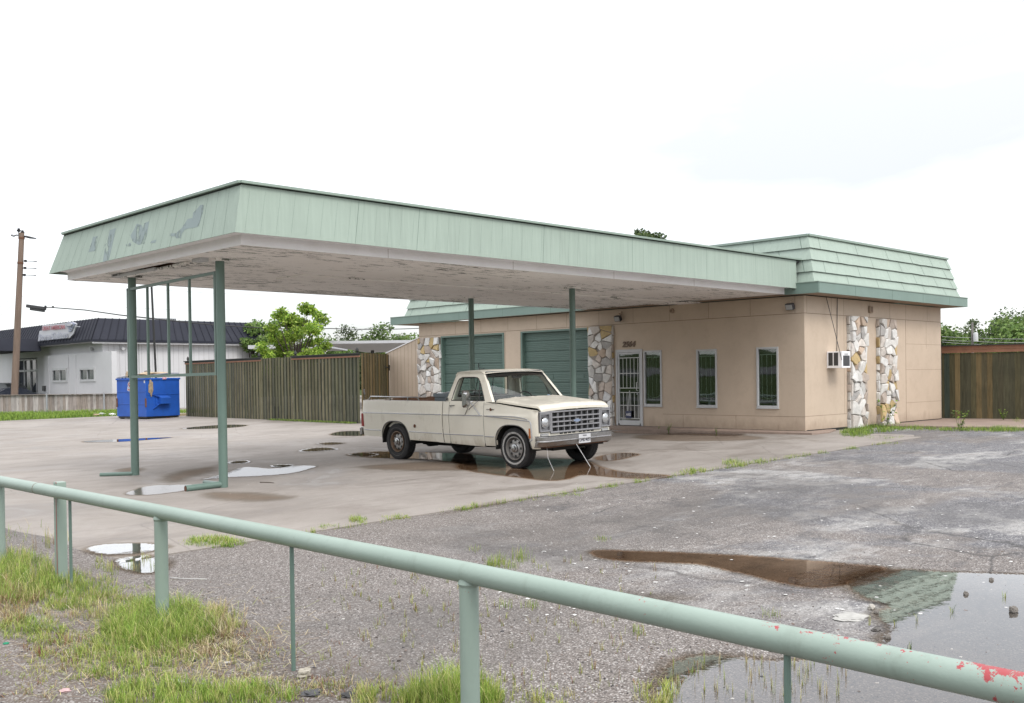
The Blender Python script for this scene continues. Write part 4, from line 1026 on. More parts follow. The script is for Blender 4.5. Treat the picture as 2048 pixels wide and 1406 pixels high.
# printed mark on the front (partly hidden behind a canopy post)
LW = paint('sticker_white', (.75,.75,.76), .5); LR = paint('sticker_red', (.42,.03,.05), .5)
R_, U_ = (0,-1,0), (0,0,1)
m = MB(); vv, ff = text_mesh('S', .47, (-.0025, 1.16, 1.17), R_, U_, .001, .15, bold=.04); m.add(vv, ff); m.build('emblem_outline', LW, dm, local=True)
m = MB(); vv, ff = text_mesh('S', .47, (-.006, 1.16, 1.17), R_, U_, .001, .15, bold=.002); m.add(vv, ff); m.build('emblem', LR, dm, local=True)
m = MB()
for s_, z, h in (('RLAS', 1.0, .1), ('or', .94, .06), ('store', .85, .09)):
    vv, ff = text_mesh(s_, h, (-.0135, .88, z), R_, U_, .001, 0, bold=.004, align='CENTER'); m.add(vv, ff)
m.box(-.0045, -.001, .74, 1.02, .805, .815); m.box(-.0045, -.001, .06, .13, 1.46, 1.56); m.build('lettering', LW, dm, local=True)
def crumple(name, label, cat, c, sx, sy, sz, mat, seed, n=9, group=None):
    rr = random.Random(seed); bm = bmesh.new(); bmesh.ops.create_icosphere(bm, subdivisions=3, radius=1)
    for v in bm.verts:
        k = 1+.45*noise.noise(v.co*1.7+Vector((seed, 0, 0)))+.2*noise.noise(v.co*4+Vector((0, seed, 0)))
        v.co = Vector((v.co.x*sx, v.co.y*sy, v.co.z*sz))*k
    me = bpy.data.meshes.new(name); bm.to_mesh(me); bm.free(); me.materials.append(mat)
    o = bpy.data.objects.new(name, me); COL.objects.link(o); o.location = c
    return tag(o, label, cat, group)
CARD = paint('cardboard', (.52,.40,.27), .85, .12, 3); 
def dloc(x, y, z): return DC+Matrix.Rotation(ph, 3, 'Z') @ Vector((x, y, z))
crumple('cardboard', 'crumpled tan cardboard sheet lying on top of the dumpster', 'cardboard', dloc(.85,.55,H+.16), .62, .42, .09, CARD, 5)
crumple('cardboard', 'small upright scrap of cardboard at the far left of the dumpster lids', 'cardboard', dloc(.2,1.45,H+.14), .05, .06, .14, CARD, 8)
crumple('paper_bag', 'torn brown paper hanging down the right side of the dumpster', 'paper', dloc(.20,-.03,1.28), .09, .03, .3, paint('kraft_paper', (.40,.31,.2), .85, .4, 8, dirt=.6), 4)
crumple('plastic_bag', 'pink bag corner sticking out over the dumpster rim', 'bag', dloc(.85,-.04,H-.02), .1, .04, .05, paint('pink_plastic', (.7,.4,.48), .4), 6)
crumple('litter', 'flat scrap of rubbish lying under the right side of the dumpster', 'litter', dloc(.9,-.15,.02), .12, .05, .015, LR, 3)

# ---------------------------------------------------------------- white neighbour building
WS = paint('white_siding', (.80,.80,.82), .7, .04, .6, dirt=.1, dirtc=(.4,.4,.4)); SEAMR = paint('navy_metal_roof', (.034,.037,.052), .75, .12, .5, spec=.2, dirt=.15, dirtc=(.09,.09,.11))
nb = thing('white_shop_building', 'white single-storey shop building with dark blue ribbed metal roof behind the low fence', 'building', (.5, 41.5, -.1))
NX0, NX1, NY0, NY1, NE, NR = .45, 9.5, 41.5, 60, 3.55, 4.83
m = MB(); wall(m, (NX0,NY0,0), (0,1,0), (-1,0,0), NY1-NY0, -.15, NE+.1, [(onx(85.5,760,NX0+.3).y-NY0, onx(37.5,760,NX0+.3).y-NY0, -.15, 2.95)], .5); wall(m, (NX1,NY0,0), (-1,0,0), (0,-1,0), NX1-NX0, -.15, NE+.1, [])
m.quad((NX1,NY0,-.15),(NX1,NY1,-.15),(NX1,NY1,NE+.1),(NX1,NY0,NE+.1)); m.quad((NX0,NY1,-.15),(NX1,NY1,-.15),(NX1,NY1,NE+.1),(NX0,NY1,NE+.1))
nbw = m.build('wall', WS, nb)
m = MB()
for i in range(1, 30): x = NX0+i*.305; m.box(x-.007, x+.007, NY0-.004, NY0, -.1, NE)
m.box(2.4,2.45,NY0-.006,NY0,-.1,NE); absorb(nbw, m.build('panel_joint', paint('siding_groove', (.42,.42,.43), .8), nb))
# mansard roof with ribs
ex0, ex1, ey0, ey1 = NX0-.75, NX1+.45, NY0-.45, NY1+.3; rx0, rx1, ry0, ry1 = NX0-.05, NX1+.0, NY0+.35, NY1
m = MB(); lo2 = [(ex0,ey0),(ex1,ey0),(ex1,ey1),(ex0,ey1)]; hi2 = [(rx0,ry0),(rx1,ry0),(rx1,ry1),(rx0,ry1)]
for k in range(4):
    a, b = lo2[k], lo2[(k+1)%4]; c, e = hi2[(k+1)%4], hi2[k]; m.quad((*a,NE+.12),(*b,NE+.12),(*c,NR),(*e,NR)); m.quad((*a,NE-.02),(*b,NE-.02),(*b,NE+.12),(*a,NE+.12))
m.quad(*[(*p,NR) for p in hi2]); rf_ = m.build('roof', SEAMR, nb)
m = MB()
for k, n in ((0, 24), (3, 44)):
    a, b = Vector((*lo2[k],NE+.13)), Vector((*lo2[(k+1)%4],NE+.13)); e, c = Vector((*hi2[k],NR+.01)), Vector((*hi2[(k+1)%4],NR+.01))
    for i in range(n+1): s = i/n; m.bar(a.lerp(b,s), e.lerp(c,s), .035, .05)
m.build('rib', paint('navy_rib', (.022,.024,.036), .7, spec=.2), rf_)
m = MB(); m.box(ex0+.02, ex1-.02, ey0+.02, ey1, NE-.015, NE-.005); m.box(ex0+.05,ex1-.05,ey0+.05,ey0+.1,NE-.1,NE-.016); m.build('eave_board', WS, nb)
# porch roof at the far left
pc = MB(); pz = (3.25, 3.95); px0, px1, py0, py1 = -5.5, ex0+.1, 48.6, 55.2
po = [(px0,py0),(px1,py0),(px1,py1),(px0,py1)]
for k in range(4):
    a, b = po[k], po[(k+1)%4]; f = lambda p: (p[0]+(.25 if p[0] == px0 else 0), p[1]+(.25 if p[1] == py0 else -.25)); c, e = f(b), f(a)
    pc.quad((*a,pz[0]),(*b,pz[0]),(*c,pz[1]),(*e,pz[1]))
pc.quad(*[(*p,pz[0]) for p in po]); pc.quad(*[(p[0],p[1],pz[1]) for p in [(px0+.25,py0+.25),(px1,py0+.25),(px1,py1-.25),(px0+.25,py1-.25)]])
pc.build('porch_roof', SEAMR, nb)
m = MB()
for x, y in ((-5.2,48.9),(-5.2,54.8)): m = MB(); m.box(x-.15,x+.15,y-.15,y+.15,-.2,3.25); m.build('porch_post', WS, nb)
# projecting front screen with two small windows
SX = .18
def lpos(u, v=760, x=SX): return onx(u, v, x)
m = MB(); yA = lpos(224).y; yB = lpos(88, 760).y
wins = []
for (ua, ub, va, vb) in ((107,133,740,761),(162,189,739,759)):
    q = [lpos(ua, vb), lpos(ub, va)]; wins.append((q[1].y-yA, q[0].y-yA, q[0].z, q[1].z))
wall(m, (SX,yA,0), (0,1,0), (-1,0,0), yB-yA, -.12, 3.0, wins, .06)
m.box(SX, NX0, yA-.001, yA+.12, -.12, 3.0) if 0 else m.quad((SX,yA,-.12),(NX0,yA,-.12),(NX0,yA,3.0),(SX,yA,3.0)); m.quad((SX,yA,3),(NX0,yA,3),(NX0,yB,3),(SX,yB,3)); m.quad((SX,yB,-.12),(NX0,yB,-.12),(NX0,yB,3.0),(SX,yB,3.0))
m.quad((SX+.1,yA,0),(SX+.1,yB,0),(SX+.1,yB,2.9),(SX+.1,yA,2.9)) if 0 else None
m.build('front_screen', WS, nb)
for a, b, c, e in wins:
    m = MB(); t = .06; x0 = SX-.05; a += yA; b += yA
    m.box(x0,SX+.02,a-t*2,a,c-.12,e+.12); m.box(x0,SX+.02,b,b+t*2,c-.12,e+.12); m.box(x0,SX+.02,a,b,e,e+.12); m.box(x0,SX+.02,a,b,c-.12,c); m.box(x0+.01,SX+.02,(a+b)/2-.02,(a+b)/2+.02,c,e)
    wo_ = m.build('window', M['white_frame'], nb); m = MB(); m.box(SX+.03,SX+.035,a,b,c,e); m.build('pane', paint('dark_reflecting_glass', (.05,.07,.07), .05, spec=.8), wo_)
for u in (98, 137, 152): m = MB(); y = lpos(u).y; m.box(SX-.03, SX, y-.07, y+.07, -.1, 2.95); m.build('pilaster', WS, nb)
# storefront
fx0 = NX0+.3; m = MB(); g_ = MB(); us = [38,50.5,62.5,74.5,85]
ys_ = [onx(u,760,fx0).y for u in us]; ztr = onx(70,741,fx0).z
ztop = 2.9
for y in ys_: m.box(fx0-.06, fx0+.06, y-.06, y+.06, -.1, ztop)
m.box(fx0-.05, fx0+.05, ys_[-1], ys_[0], ztr-.06, ztr+.06); m.box(fx0-.05, fx0+.05, ys_[-1], ys_[0], ztop-.08, ztop); m.box(fx0-.055, fx0+.05, ys_[-1]+.06, ys_[-2]-.06, .7, .78)
sf = m.build('storefront', M['white_frame'], nb)
g_.box(fx0+.01, fx0+.02, ys_[-1], ys_[0], -.1, ztop); g_.build('pane', paint('storefront_glass', (.04,.05,.07), .04, spec=.9), sf)
m = MB(); y = lpos(89, 762).y; m.box(NX0-.35, NX0-.02, y-.2, y+.2, .95, 1.25); m.build('mailbox', M['black'], nb)
# lights at the corner
m = MB()
for y in (NY0+1.2,): 
    m.lathe([(0,.06),(-.12,.1),(-.2,.09)], (NX0,y,3.2), 'x', 10); m.build('spotlight', M['white_frame'], nb); m = MB()
m.lathe([(0,.06),(-.12,.1),(-.2,.09)], (1.5,NY0,3.2), 'y', 10); m.build('spotlight', M['white_frame'], nb)
# roof sign
sx = -.34
def sp(u, v): return onx(u, v, sx)
sg = thing('roof_sign', 'white roof sign reading Great American Storm Shelters on the blue metal roof', 'sign', sp(110, 680))
def plate(name, pts, mat, d=0, par=sg):
    m = MB(); m.extr([sp(*p)+Vector((-d,0,0)) for p in pts], (.05,0,0)); return m.build(name, mat, par, recalc=True)
WG = paint('sign_white', (.72,.73,.78), .5, .04); PK = paint('sign_faded_red', (.5,.17,.2), .6); BLg = paint('sign_pale_blue', (.38,.42,.55), .6)
plate('sign_board', [(75.5,682.5),(79,662),(84,661),(84.5,650.5),(132,646),(137,644),(145,643.5),(151,646),(153,651),(150,658),(147,667),(139,676),(108,679)], WG)
plate('swirl', [(133,649),(138,645.5),(147,645),(152,648),(150,653),(143,655),(136,654)], BLg, .06)
plate('swirl', [(136,649.5),(140,647),(146,646.5),(149,648.5),(146,651.5),(140,652)], WG, .12)
plate('swirl', [(138,656),(148,655),(147,658),(139,659)], BLg, .06); plate('swirl', [(139,661),(146,660),(144,663),(139,664)], BLg, .06)
plate('bolt', [(150,648),(156,647),(153,652.5),(160,653),(160,654),(149,653.5),(153,649)], WG, .03)
def signtext(s, ua, va, ub, vb, hpx, mat, col_d, bold):
    a, b = sp(ua, va), sp(ub, vb); R = (b-a); h = (sp(ua, va-hpx)-a).length
    vv, ff = text_mesh(s, h, a+Vector((-col_d,0,0)), R, Vector((0,0,1)), .004, 0, R.length, bold=bold*h); m = MB(); m.add(vv, ff); m.build('lettering', mat, sg)
signtext('GREAT AMERICAN', 86, 661, 131, 657.5, 11, PK, .05, .03)
signtext('Storm Shelters', 79, 681.2, 137, 675.5, 17, BLg, .05, .045)
signtext('Storm Shelters', 79.4, 681.1, 137, 675.4, 17, WG, .06, .005)
# rooftop unit
t = thing('rooftop_unit', 'grey rooftop air handling unit behind the blue metal roof edge', 'rooftop unit', (5, 46, 4.9))
p = dp(327, 640, 64); a_, b_ = dp(310,640,64), dp(372,634,64); m = MB(); m.box(a_.x,b_.x,a_.y,a_.y+1,4.7,5.45); m.build('casing', paint('pale_grey_casing', (.55,.57,.6), .5), t)
m = MB()
for i in range(12): x = a_.x+(b_.x-a_.x)*(i+.2)/12; m.box(x,x+.06,a_.y-.04,a_.y,4.8,5.4)
m.build('grille', M['darkgrey'], t)

# ---------------------------------------------------------------- poles, lamp and wires
PW = paint('weathered_pole', (.25,.18,.14), .85, .22, 1.5, stretch=(4,4,.5), bscale=30, bump=.6, dirt=.3, dirtc=(.12,.08,.06))
pb, pt = dp(28.5, 800, 53), dp(43.5, 466, 53)
up = thing('utility_pole', 'leaning brown wooden utility pole with insulators behind the low fence', 'utility pole', (pb.x, pb.y, -.15))
d_ = (pt-pb).normalized(); p0 = pb-d_*(pb.z+.2)
m = MB(); m.tube([p0, pb.lerp(pt,.5), pt], [.19,.165,.135], 12); m.build('shaft', PW, up, smooth=True)
def ins(p, a, b):
    m = MB(); q = Vector(p); m.tube([q, q+Vector(a)], .03, 6); return m
INSM = paint('insulator', (.05,.05,.055), .3)
for (u, v, k) in ((37.5,460,0),(45,464,0)):
    q = dp(u, v, 53); m = MB(); m.tube([q-Vector((0,0,.35)), q-Vector((0,0,.05))], .03, 6); m.lathe([(-.1,.04),(-.06,.1),(-.01,.11),(.02,.06),(.06,.08),(.1,.03)], q, 'z', 10); m.build('insulator', INSM, up)
for (u, v) in ((51,522),(50,536),(49,550)):
    q = dp(u, v, 53); m = MB(); m.tube([q-CR*.3, q+CR*.05], .025, 6); m.lathe([(-.07,.03),(-.05,.08),(0,.05),(.05,.08),(.07,.03)], q, 'z', 10); m.tube([q, q+CR*.6-Vector((0,0,.02))], .02, 6); m.build('insulator', INSM, up)
m = MB(); q = dp(45,473,53); m.tube([q, dp(52,473,53), dp(60,475,53), dp(72,477,53)], [.03,.06,.06,.03], 8); m.build('insulator', INSM, up)
m = MB(); m.tube([dp(40,471,53), dp(33,470,53), dp(28,472,53), dp(23,470,53)], [.04,.04,.05,.06], 8); m.build('bracket', M['grey_metal'], up)
for (u, v) in ((40,476),(40,524),(33,524)):
    a = dp(u,v,53); 
m = MB(); t1 = (dp(41,476,53)-p0).dot(d_)
for tt in (t1, (dp(39,526,53)-p0).dot(d_)): c = p0+d_*tt; m.tube([c-d_*.05, c+d_*.05], .16, 12)
m.build('band', M['rust'], up)
def wire(name, pts, label, r=.011, mat='darkgrey', group='overhead wires'):
    P = []
    for (a, b) in zip(pts, pts[1:]):
        a, b = Vector(a), Vector(b); L = (b-a).length
        for i in range(10): s = i/10; P.append(a.lerp(b, s)-Vector((0,0,1))*L*.02*4*s*(1-s)*.5)
    P.append(Vector(pts[-1])); m = MB(); m.tube(P, r, 5); o = m.build(name, M[mat], None, loc=P[0]); return tag(o, label, 'wire', group)
far = lambda u, v: dp(u, v, 75)
wire('wire', [dp(72,477,53), far(430,505)], 'topmost thin wire running right from the top of the utility pole', .007)
for i, (v, w_) in enumerate(((522,533),(536,548),(550,563))): wire('wire', [dp(58,v,53), far(520,w_+26)], ['thin wire from the upper side insulator of the utility pole', 'thin wire from the middle side insulator of the utility pole', 'thin wire from the lowest side insulator of the utility pole'][i], .007)
wire('wire', [dp(35,497,53), dp(-60,587,44)], 'slanting wire running down left from high on the utility pole', .008)
wire('wire', [dp(29,592,53), dp(-60,650,46)], 'slanting wire below the middle of the utility pole, the upper of two', .008)
wire('wire', [dp(29,606,53), dp(-60,676,46)], 'slanting wire below the middle of the utility pole, the lower of two', .008)
wire('wire', [dp(37,592,53), far(420,620)], 'faint wire running right from the lower part of the utility pole', .006)
dpole = thing('dark_pole', 'slim dark metal pole rising behind the dumpster and the canopy', 'pole', (1.67, 37.85, -.1))
m = MB(); a = dp(311.5,745,52); b = dp(302.5,560,52); d2 = (b-a).normalized(); m.tube([a-d2*(a.z+.1), a+d2*7.2], .055, 10); m.build('shaft', M['black'], dpole)
lt = dpole
q = [dp(304.5,637,52), dp(240,630,52), dp(170,620,52), dp(98,614.5,52), dp(88,615,52)]
m = MB(); m.tube(q, [.035,.03,.028,.026,.03], 8)
for u, v in ((91,613),(106,614)): c = dp(u,v,52); m.obox(c, CR, CF, CU, .04, .04, .05)
m.build('lamp_arm', M['darkgrey'], lt, smooth=True)
m = MB(); c = dp(72.5,614.5,52); R2 = (dp(90,617,52)-dp(55,612,52)).normalized(); U2 = CU; m.obox(c+CU*.0, R2, CF, R2.cross(CF), .46, .18, .085); m.obox(c-CU*.12+R2*.06, R2, CF, R2.cross(CF), .34, .15, .075); m.build('lamp_head', M['darkgrey'], lt, bevel=.03)
wire('wire', [dp(304.5,637,52), dp(515,655,54), dp(660,657,58), dp(850,656,62), dp(1100,650,70)], 'thick cable running right from the dark pole across the blue roof', .025, 'black')
wire('wire', [far(680,668), far(800,640), far(1000,596)], 'faint wire rising right behind the bright green tree', .012)

# ---------------------------------------------------------------- flat white carport behind the fence
cp = thing('white_carport', 'flat white carport roof behind the tall green fence', 'carport', dp(700,760,50))
WM = paint('white_metal_fascia', (.66,.67,.7), .4, .05)
def slab(uL, uR, v, d1, d2, h, name):
    a, b = dp(uL, v, d1), dp(uR, v, d1); z = a.z; f = Vector((CF.x, CF.y, 0)).normalized()*(d2-d1)
    P = [Vector((a.x,a.y,0)), Vector((b.x,b.y,0)), Vector((b.x,b.y,0))+f, Vector((a.x,a.y,0))+f]
    m = MB(); m.prism([(p.x,p.y) for p in P], z-h, z); return m.build(name, WM, cp)
slab(496, 660, 690.5, 56, 62, .2, 'roof'); slab(634, 850, 682.5, 48, 64, .13, 'roof')
m = MB()
for u, d3 in ((745, 50), (560, 58), (690, 62)): c = dp(u, 700, d3); m.box(c.x-.06,c.x+.06,c.y-.06,c.y+.06,-.1,2.8)
m.build('post', M['black'], cp)

# ---------------------------------------------------------------- far left shop and parked cars
rs = thing('red_trimmed_shop', 'distant white shop with red stripes at the far left edge', 'building', dp(5,790,78))
c = dp(-20, 770, 78); rz_ = math.atan2(CF.y, CF.x)
def fbox(m, u0, u1, v0, v1, d, dep): 
    a, b = dp(u0, v1, d), dp(u1, v0, d); z0, z1 = a.z, dp(u0, v0, d).z; f = Vector((CF.x,CF.y,0)).normalized()*dep
    P = [(a.x,a.y),(b.x,b.y),(b.x+f.x,b.y+f.y),(a.x+f.x,a.y+f.y)]; m.prism(P, z0, z1)
m = MB(); fbox(m, -120, 40, 733, 800, 78, 8); m.build('wall', WS, rs)
m = MB(); fbox(m, -122, 42, 722, 730, 77.6, 9); m.build('roof', paint('grey_roof', (.25,.24,.24), .8), rs)
m = MB(); fbox(m, -122, 42, 730, 733.5, 77.5, .1); fbox(m, -120, 40, 740, 741, 77.9, .05); fbox(m, 14, 15, 733, 752, 77.9, .05); m.build('red_stripe', paint('red_stripe', (.6,.02,.04), .5), rs)
def car(label, u, d, ang, colr, L=4.4, H=1.42, sz=1):
    p = dp(u, 780, d); t = thing('parked_car', label, 'car', (p.x, p.y, -.15), (0, 0, ang), group='cars parked behind the low fence')
    Wd = .88; prof = [(-L/2,.35),(-L/2,.75),(-L/2+.25,.92),(-L/2+.75,.96),(-L/2+1.35,H-.04),(-L/2+1.9,H),(L/2-1.9,H-.02),(L/2-1.15,.97),(L/2-.2,.84),(L/2,.62),(L/2,.32)]
    m = MB(); n = len(prof); R = []
    for sd in (-1, 1):
        for x, z in prof: R.append((x, sd*(Wd if z < 1 else Wd-.18), z))
    m.add(R, [tuple(range(n))[::-1], tuple(range(n, 2*n))]+[(i, (i+1)%n, n+(i+1)%n, n+i) for i in range(n)]); m.build('body', paint('car_paint_'+str(int(u)), colr, .25, .03, coat=.6), t, local=True, bevel=.05, recalc=True)
    m = MB(); gl = [(-L/2+.86,1.0),(-L/2+1.38,H-.09),(L/2-1.95,H-.09),(L/2-1.3,1.0)]
    for sd in (-1, 1):
        m.add([(x, sd*(Wd-.02 if z < 1.05 else Wd-.17)+sd*.004, z) for x, z in gl], [(0,1,2,3)])
    m.add([(-L/2+.80,-.7,1.01),(-L/2+.80,.7,1.01),(-L/2+1.34,.62,H-.07),(-L/2+1.34,-.62,H-.07)], [(0,1,2,3)]); m.add([(L/2-1.2,-.7,1.02),(L/2-1.2,.7,1.02),(L/2-1.84,.62,H-.06),(L/2-1.84,-.62,H-.06)], [(0,1,2,3)])
    m.build('window', paint('dark_car_glass', (.03,.035,.035), .05), t, local=True)
    m = MB()
    for sd in (-1, 1): m.box(L/2-.12, L/2+.01, sd*Wd-sd*.28, sd*Wd-sd*.02, .62, .78)
    m.build('tail_light', paint('tail_red', (.5,.02,.02), .3), t, local=True)
    for x in (-L/2+.8, L/2-.8):
        for sd in (-1, 1):
            m = MB(); m.lathe([(-.1,.3),(-.09,.33),(.09,.33),(.1,.3)], (x,sd*(Wd-.1),.33), 'y', 18); wv_ = m.build('wheel', M['black'], t, local=True)
            m = MB(); m.lathe([(-.11,.2),(.11,.2)], (x,sd*(Wd-.1),.33), 'y', 14); m.build('rim', M['grey_metal'], wv_, local=True)
car('pale silver car parked beyond the low fence at the far left', 2, 62, radians(120), (.5,.52,.54), 4.6, 1.62)
car('dark blue car parked beyond the low fence beside the utility pole', 8, 57.5, radians(190), (.02,.025,.04), 4.4, 1.33)

# ---------------------------------------------------------------- front pipe rail
def railmat():
    t = NT('rail_green_over_red'); v = t.pos(); xyz = t.sep(v)
    n = t.noise(v, 1.6, 5, .6); col = t.ramp(n, [(.3, (.32,.415,.355)), (.7, (.37,.465,.405))])
    n0 = t.noise(v, 34, 5, .75); n1 = t.noise(v, 5, 3, .6)
    s = t.math('ADD', n0, t.math('MULTIPLY', t.math('SUBTRACT', n1, .5), .7))
    k = t.math('MULTIPLY', t.math('SUBTRACT', t.math('MULTIPLY', xyz[1], -1), 7.9), .052, True)
    geo = t.n('ShaderNodeNewGeometry'); nz_ = t.sep(geo.outputs['Normal'])[2]
    up_ = t.ramp(nz_, [(.35, -0.0), (.95, .10)])
    s = t.math('ADD', s, t.math('ADD', k, t.math('MULTIPLY', up_, t.math('MULTIPLY', k, 6, True))))
    ch = t.ramp(s, [(.835, 0), (.842, 1)])
    col = t.mix(ch, col, (.46,.06,.07)); col = t.mix(t.ramp(n0, [(.27, .5), (.3, 0)]), col, (.12,.14,.12))
    dr_ = t.noise(t.pos((3,3,.8)), 2.5, 6, .7); col = t.mix(t.ramp(dr_, [(.55, 0), (.75, .3)]), col, (.17,.2,.16)); b = t.noise(v, 60, 3, .6); h = t.math('ADD', b, t.math('MULTIPLY', ch, -1.5)); big = t.noise(v, 9, 2, .5)
    return t.done(t.bsdf(col, .42, 0, .45, t.bump(t.math('ADD', h, t.math('MULTIPLY', big, 2)), .3, .003)))
RM = railmat()
def rpt(u):           # centre of the rail seen at column u, by its surveyed height
    tab = [(0,963),(326,1023.5),(600,1081.5),(700,1099),(937,1145.5),(1250,1214),(1574,1280.5),(1990,1367)]
    for (a, b), (c, e) in zip(tab, tab[1:]):
        if a <= u <= c: v = b+(e-b)*(u-a)/(c-a)
    r = ray(u, v); return CC+r*((.4-CC.z)/r.z)
rl = thing('pipe_rail', 'pale green pipe guard rail with red paint chips across the foreground', 'guard rail', (-18.24, -5.2, -.39))
path = [(-18.0,18,.4),(-18.12,6,.4),(-18.18,2,.4),(-18.205,-1.7,.4),(-18.21,-5.2,.4),(-18.235,-7.2,.4),(-18.245,-8.6,.4),(-18.29,-9.7,.4),(-18.315,-10.35,.4),(-18.35,-11.2,.398),(-18.42,-12.6,.395)]
def rx(y):
    for a, b in zip(path, path[1:]):
        if b[1] <= y <= a[1]: return a[0]+(b[0]-a[0])*(y-a[1])/(b[1]-a[1])
fine = []
for i in range(147): y = 18-i*.2085; fine.append((rx(y), y, .4))
m = MB(); m.tube(fine, .0515, 28); m.build('rail', RM, rl, smooth=True)
for i, u in enumerate((326, 938)):
    p = rpt(u); m = MB(); x = rx(p.y)
    m.tube([(x,p.y,gz(x)-.1),(x,p.y,.375)], .047, 24); m.tube([(x,p.y,.335),(x,p.y,.35),(x,p.y,.37)], [.047,.054,.047], 24); m.build('post', RM, rl, smooth=True)
p = rpt(100); m = MB(); x = rx(p.y)+.075; m.obox((x,p.y-.02,(gz(x)-.1+.475)/2), (1,0,0), (0,1,0), (0,0,1), .04, .045, (.475+.1-gz(x))/2); m.build('post', RM, rl, bevel=.006)
m = MB(); m.box(x-.0417, x-.0405, p.y-.043, p.y-.034, gz(x)+.05, .33); m.box(x-.0417, x-.0405, p.y-.05, p.y-.038, .462, .476); m.build('red_streak', paint('red_undercoat', (.5,.04,.04), .5), rl)
for u in (140, 578, 1574):
    p = rpt(u); x = rx(p.y); m = MB(); m.tube([(x,p.y,gz(x)-.05),(x,p.y,.37)], .013, 10); m.build('rod', M['green_metal'], rl, smooth=True)
m = MB(); p = rpt(75); m.tube([(rx(p.y),p.y-.004,.4),(rx(p.y),p.y+.004,.4)], .0525, 28); m.build('weld_seam', M['rust'], rl)
yy = rpt(0).y+.045; m = MB(); m.tube([(rx(yy),yy,gz(-18.2)-.1),(rx(yy),yy,.375)], .04, 16); m.build('post', RM, rl, smooth=True)

for yy in (1.6, 5.0, 8.4, 11.8, 15.2, -12.1): m = MB(); m.tube([(rx(yy),yy,gz(-18.2)-.1),(rx(yy),yy,.375)], .047, 16); m.build('post', RM, rl, smooth=True)
# ---------------------------------------------------------------- pickup truck
def cream():
    t = NT('faded_cream_paint'); t.dim = .82; v = t.coord()
    n = t.noise(v, 1.3, 5, .6); col = t.ramp(n, [(.3, (.77,.73,.62)), (.7, (.84,.80,.70))])
    xyz = t.sep(v); 
    dn = t.noise(t.coord((1,1,.4)), 4, 8, .72)
    low_ = t.math('MULTIPLY', t.math('SUBTRACT', .62, xyz[2]), .5, True)
    s = t.math('ADD', dn, low_)
    col = t.mix(t.ramp(s, [(.55, 0), (.8, .55)]), col, (.34,.27,.18))
    rs_ = t.noise(v, 11, 6, .75); s2 = t.math('ADD', rs_, t.math('MULTIPLY', low_, .5))
    col = t.mix(t.ramp(s2, [(.70, 0), (.73, 1)]), col, (.13,.055,.025))
    g = t.n('ShaderNodeNewGeometry'); nz_ = t.sep(g.outputs['Normal'])[2]
    wr = t.noise(v, 2.6, 7, .7)
    top = t.math('MULTIPLY', t.ramp(nz_, [(.6, 0), (.95, 1)]), t.ramp(wr, [(.36, .15), (.58, .8)]))
    col = t.mix(top, col, (.47,.44,.38))
    return t.done(t.bsdf(col, .38, 0, .45, t.bump(t.noise(v, 3, 2, .5), .05, .01), **{'Coat Weight': .25, 'Coat Roughness': .2}))
CR_ = cream()
CHR = paint('dull_chrome', (.62,.62,.63), .2, .06, 3, metal=1, bump=.05, dirt=.35, dirtc=(.22,.18,.15))
SIL = paint('silver_plastic', (.42,.42,.44), .35, .1, 3, metal=.5)
TRM = paint('bright_trim', (.6,.62,.66), .25, .08, 6, metal=.35, dirt=.25, dirtc=(.2,.17,.14))
RUB = paint('tyre_rubber', (.022,.022,.023), .8, .2, 4, dirt=.4, dirtc=(.07,.06,.055)); BLK = paint('underbody', (.018,.016,.014), .85, .3)
TX, TY = -8.50, .15
tk = thing('pickup_truck', 'old cream pickup truck parked under the canopy with its bonnet slightly open', 'pickup truck', (TX, TY, gz(TX)+.016), (0, -math.atan(.018), 0))
def xs(z, y=1):
    tab = [(.30,.89),(.40,.925),(.55,.945),(.70,.955),(.865,.962),(.89,.968),(.915,.955),(1.0,.948),(1.10,.938),(1.2,.915)]
    if z <= tab[0][0]: w_ = tab[0][1]
    else:
        w_ = tab[-1][1]
        for (a, b), (c, d) in zip(tab, tab[1:]):
            if a <= z <= c: w_ = b+(d-b)*(z-a)/(c-a); break
    if y < -.46: w_ -= .05*min(1, (-.46-y)/.15)**2
    if y > 4.1: w_ -= .03*((y-4.1)/.22)**2
    return w_
def arch(y, c, r=.435, top=.745):
    q = abs(y-c)/r
    return 0 if q >= 1 else .30+(top-.30)*(1-q**2.8)**(1/2.6)
def frange(a, b, n): return [a+(b-a)*i/n for i in range(n+1)]
def panel(name, y0, y1, zb, zt, sd, mat=CR_, ny=None, label=None, mb=None):
    ny = ny or max(4, int((y1-y0)/.025)); m = mb or MB()
    m.grid(lambda y, t: (sd*xs(zb(y)+(zt(y)-zb(y))*t, y), y, zb(y)+(zt(y)-zb(y))*t), frange(y0, y1, ny), frange(0, 1, 14), flip=(sd > 0))
    # inner return lip along the bottom
    m.grid(lambda y, t: (sd*(xs(zb(y), y)-.05*t), y, zb(y)), frange(y0, y1, ny), [0, 1], flip=(sd < 0))
    return m if mb else m.build(name, mat, tk, local=True, smooth=True, label=label)
lowf = lambda y: .34+.012*(y-1)
LIPM = paint('arch_lip', (.14,.135,.13), .5)
def rocker(y): return .355 if y < .75 else (.345+.03*(y-.75) if y < 2 else .385+.012*(y-2))
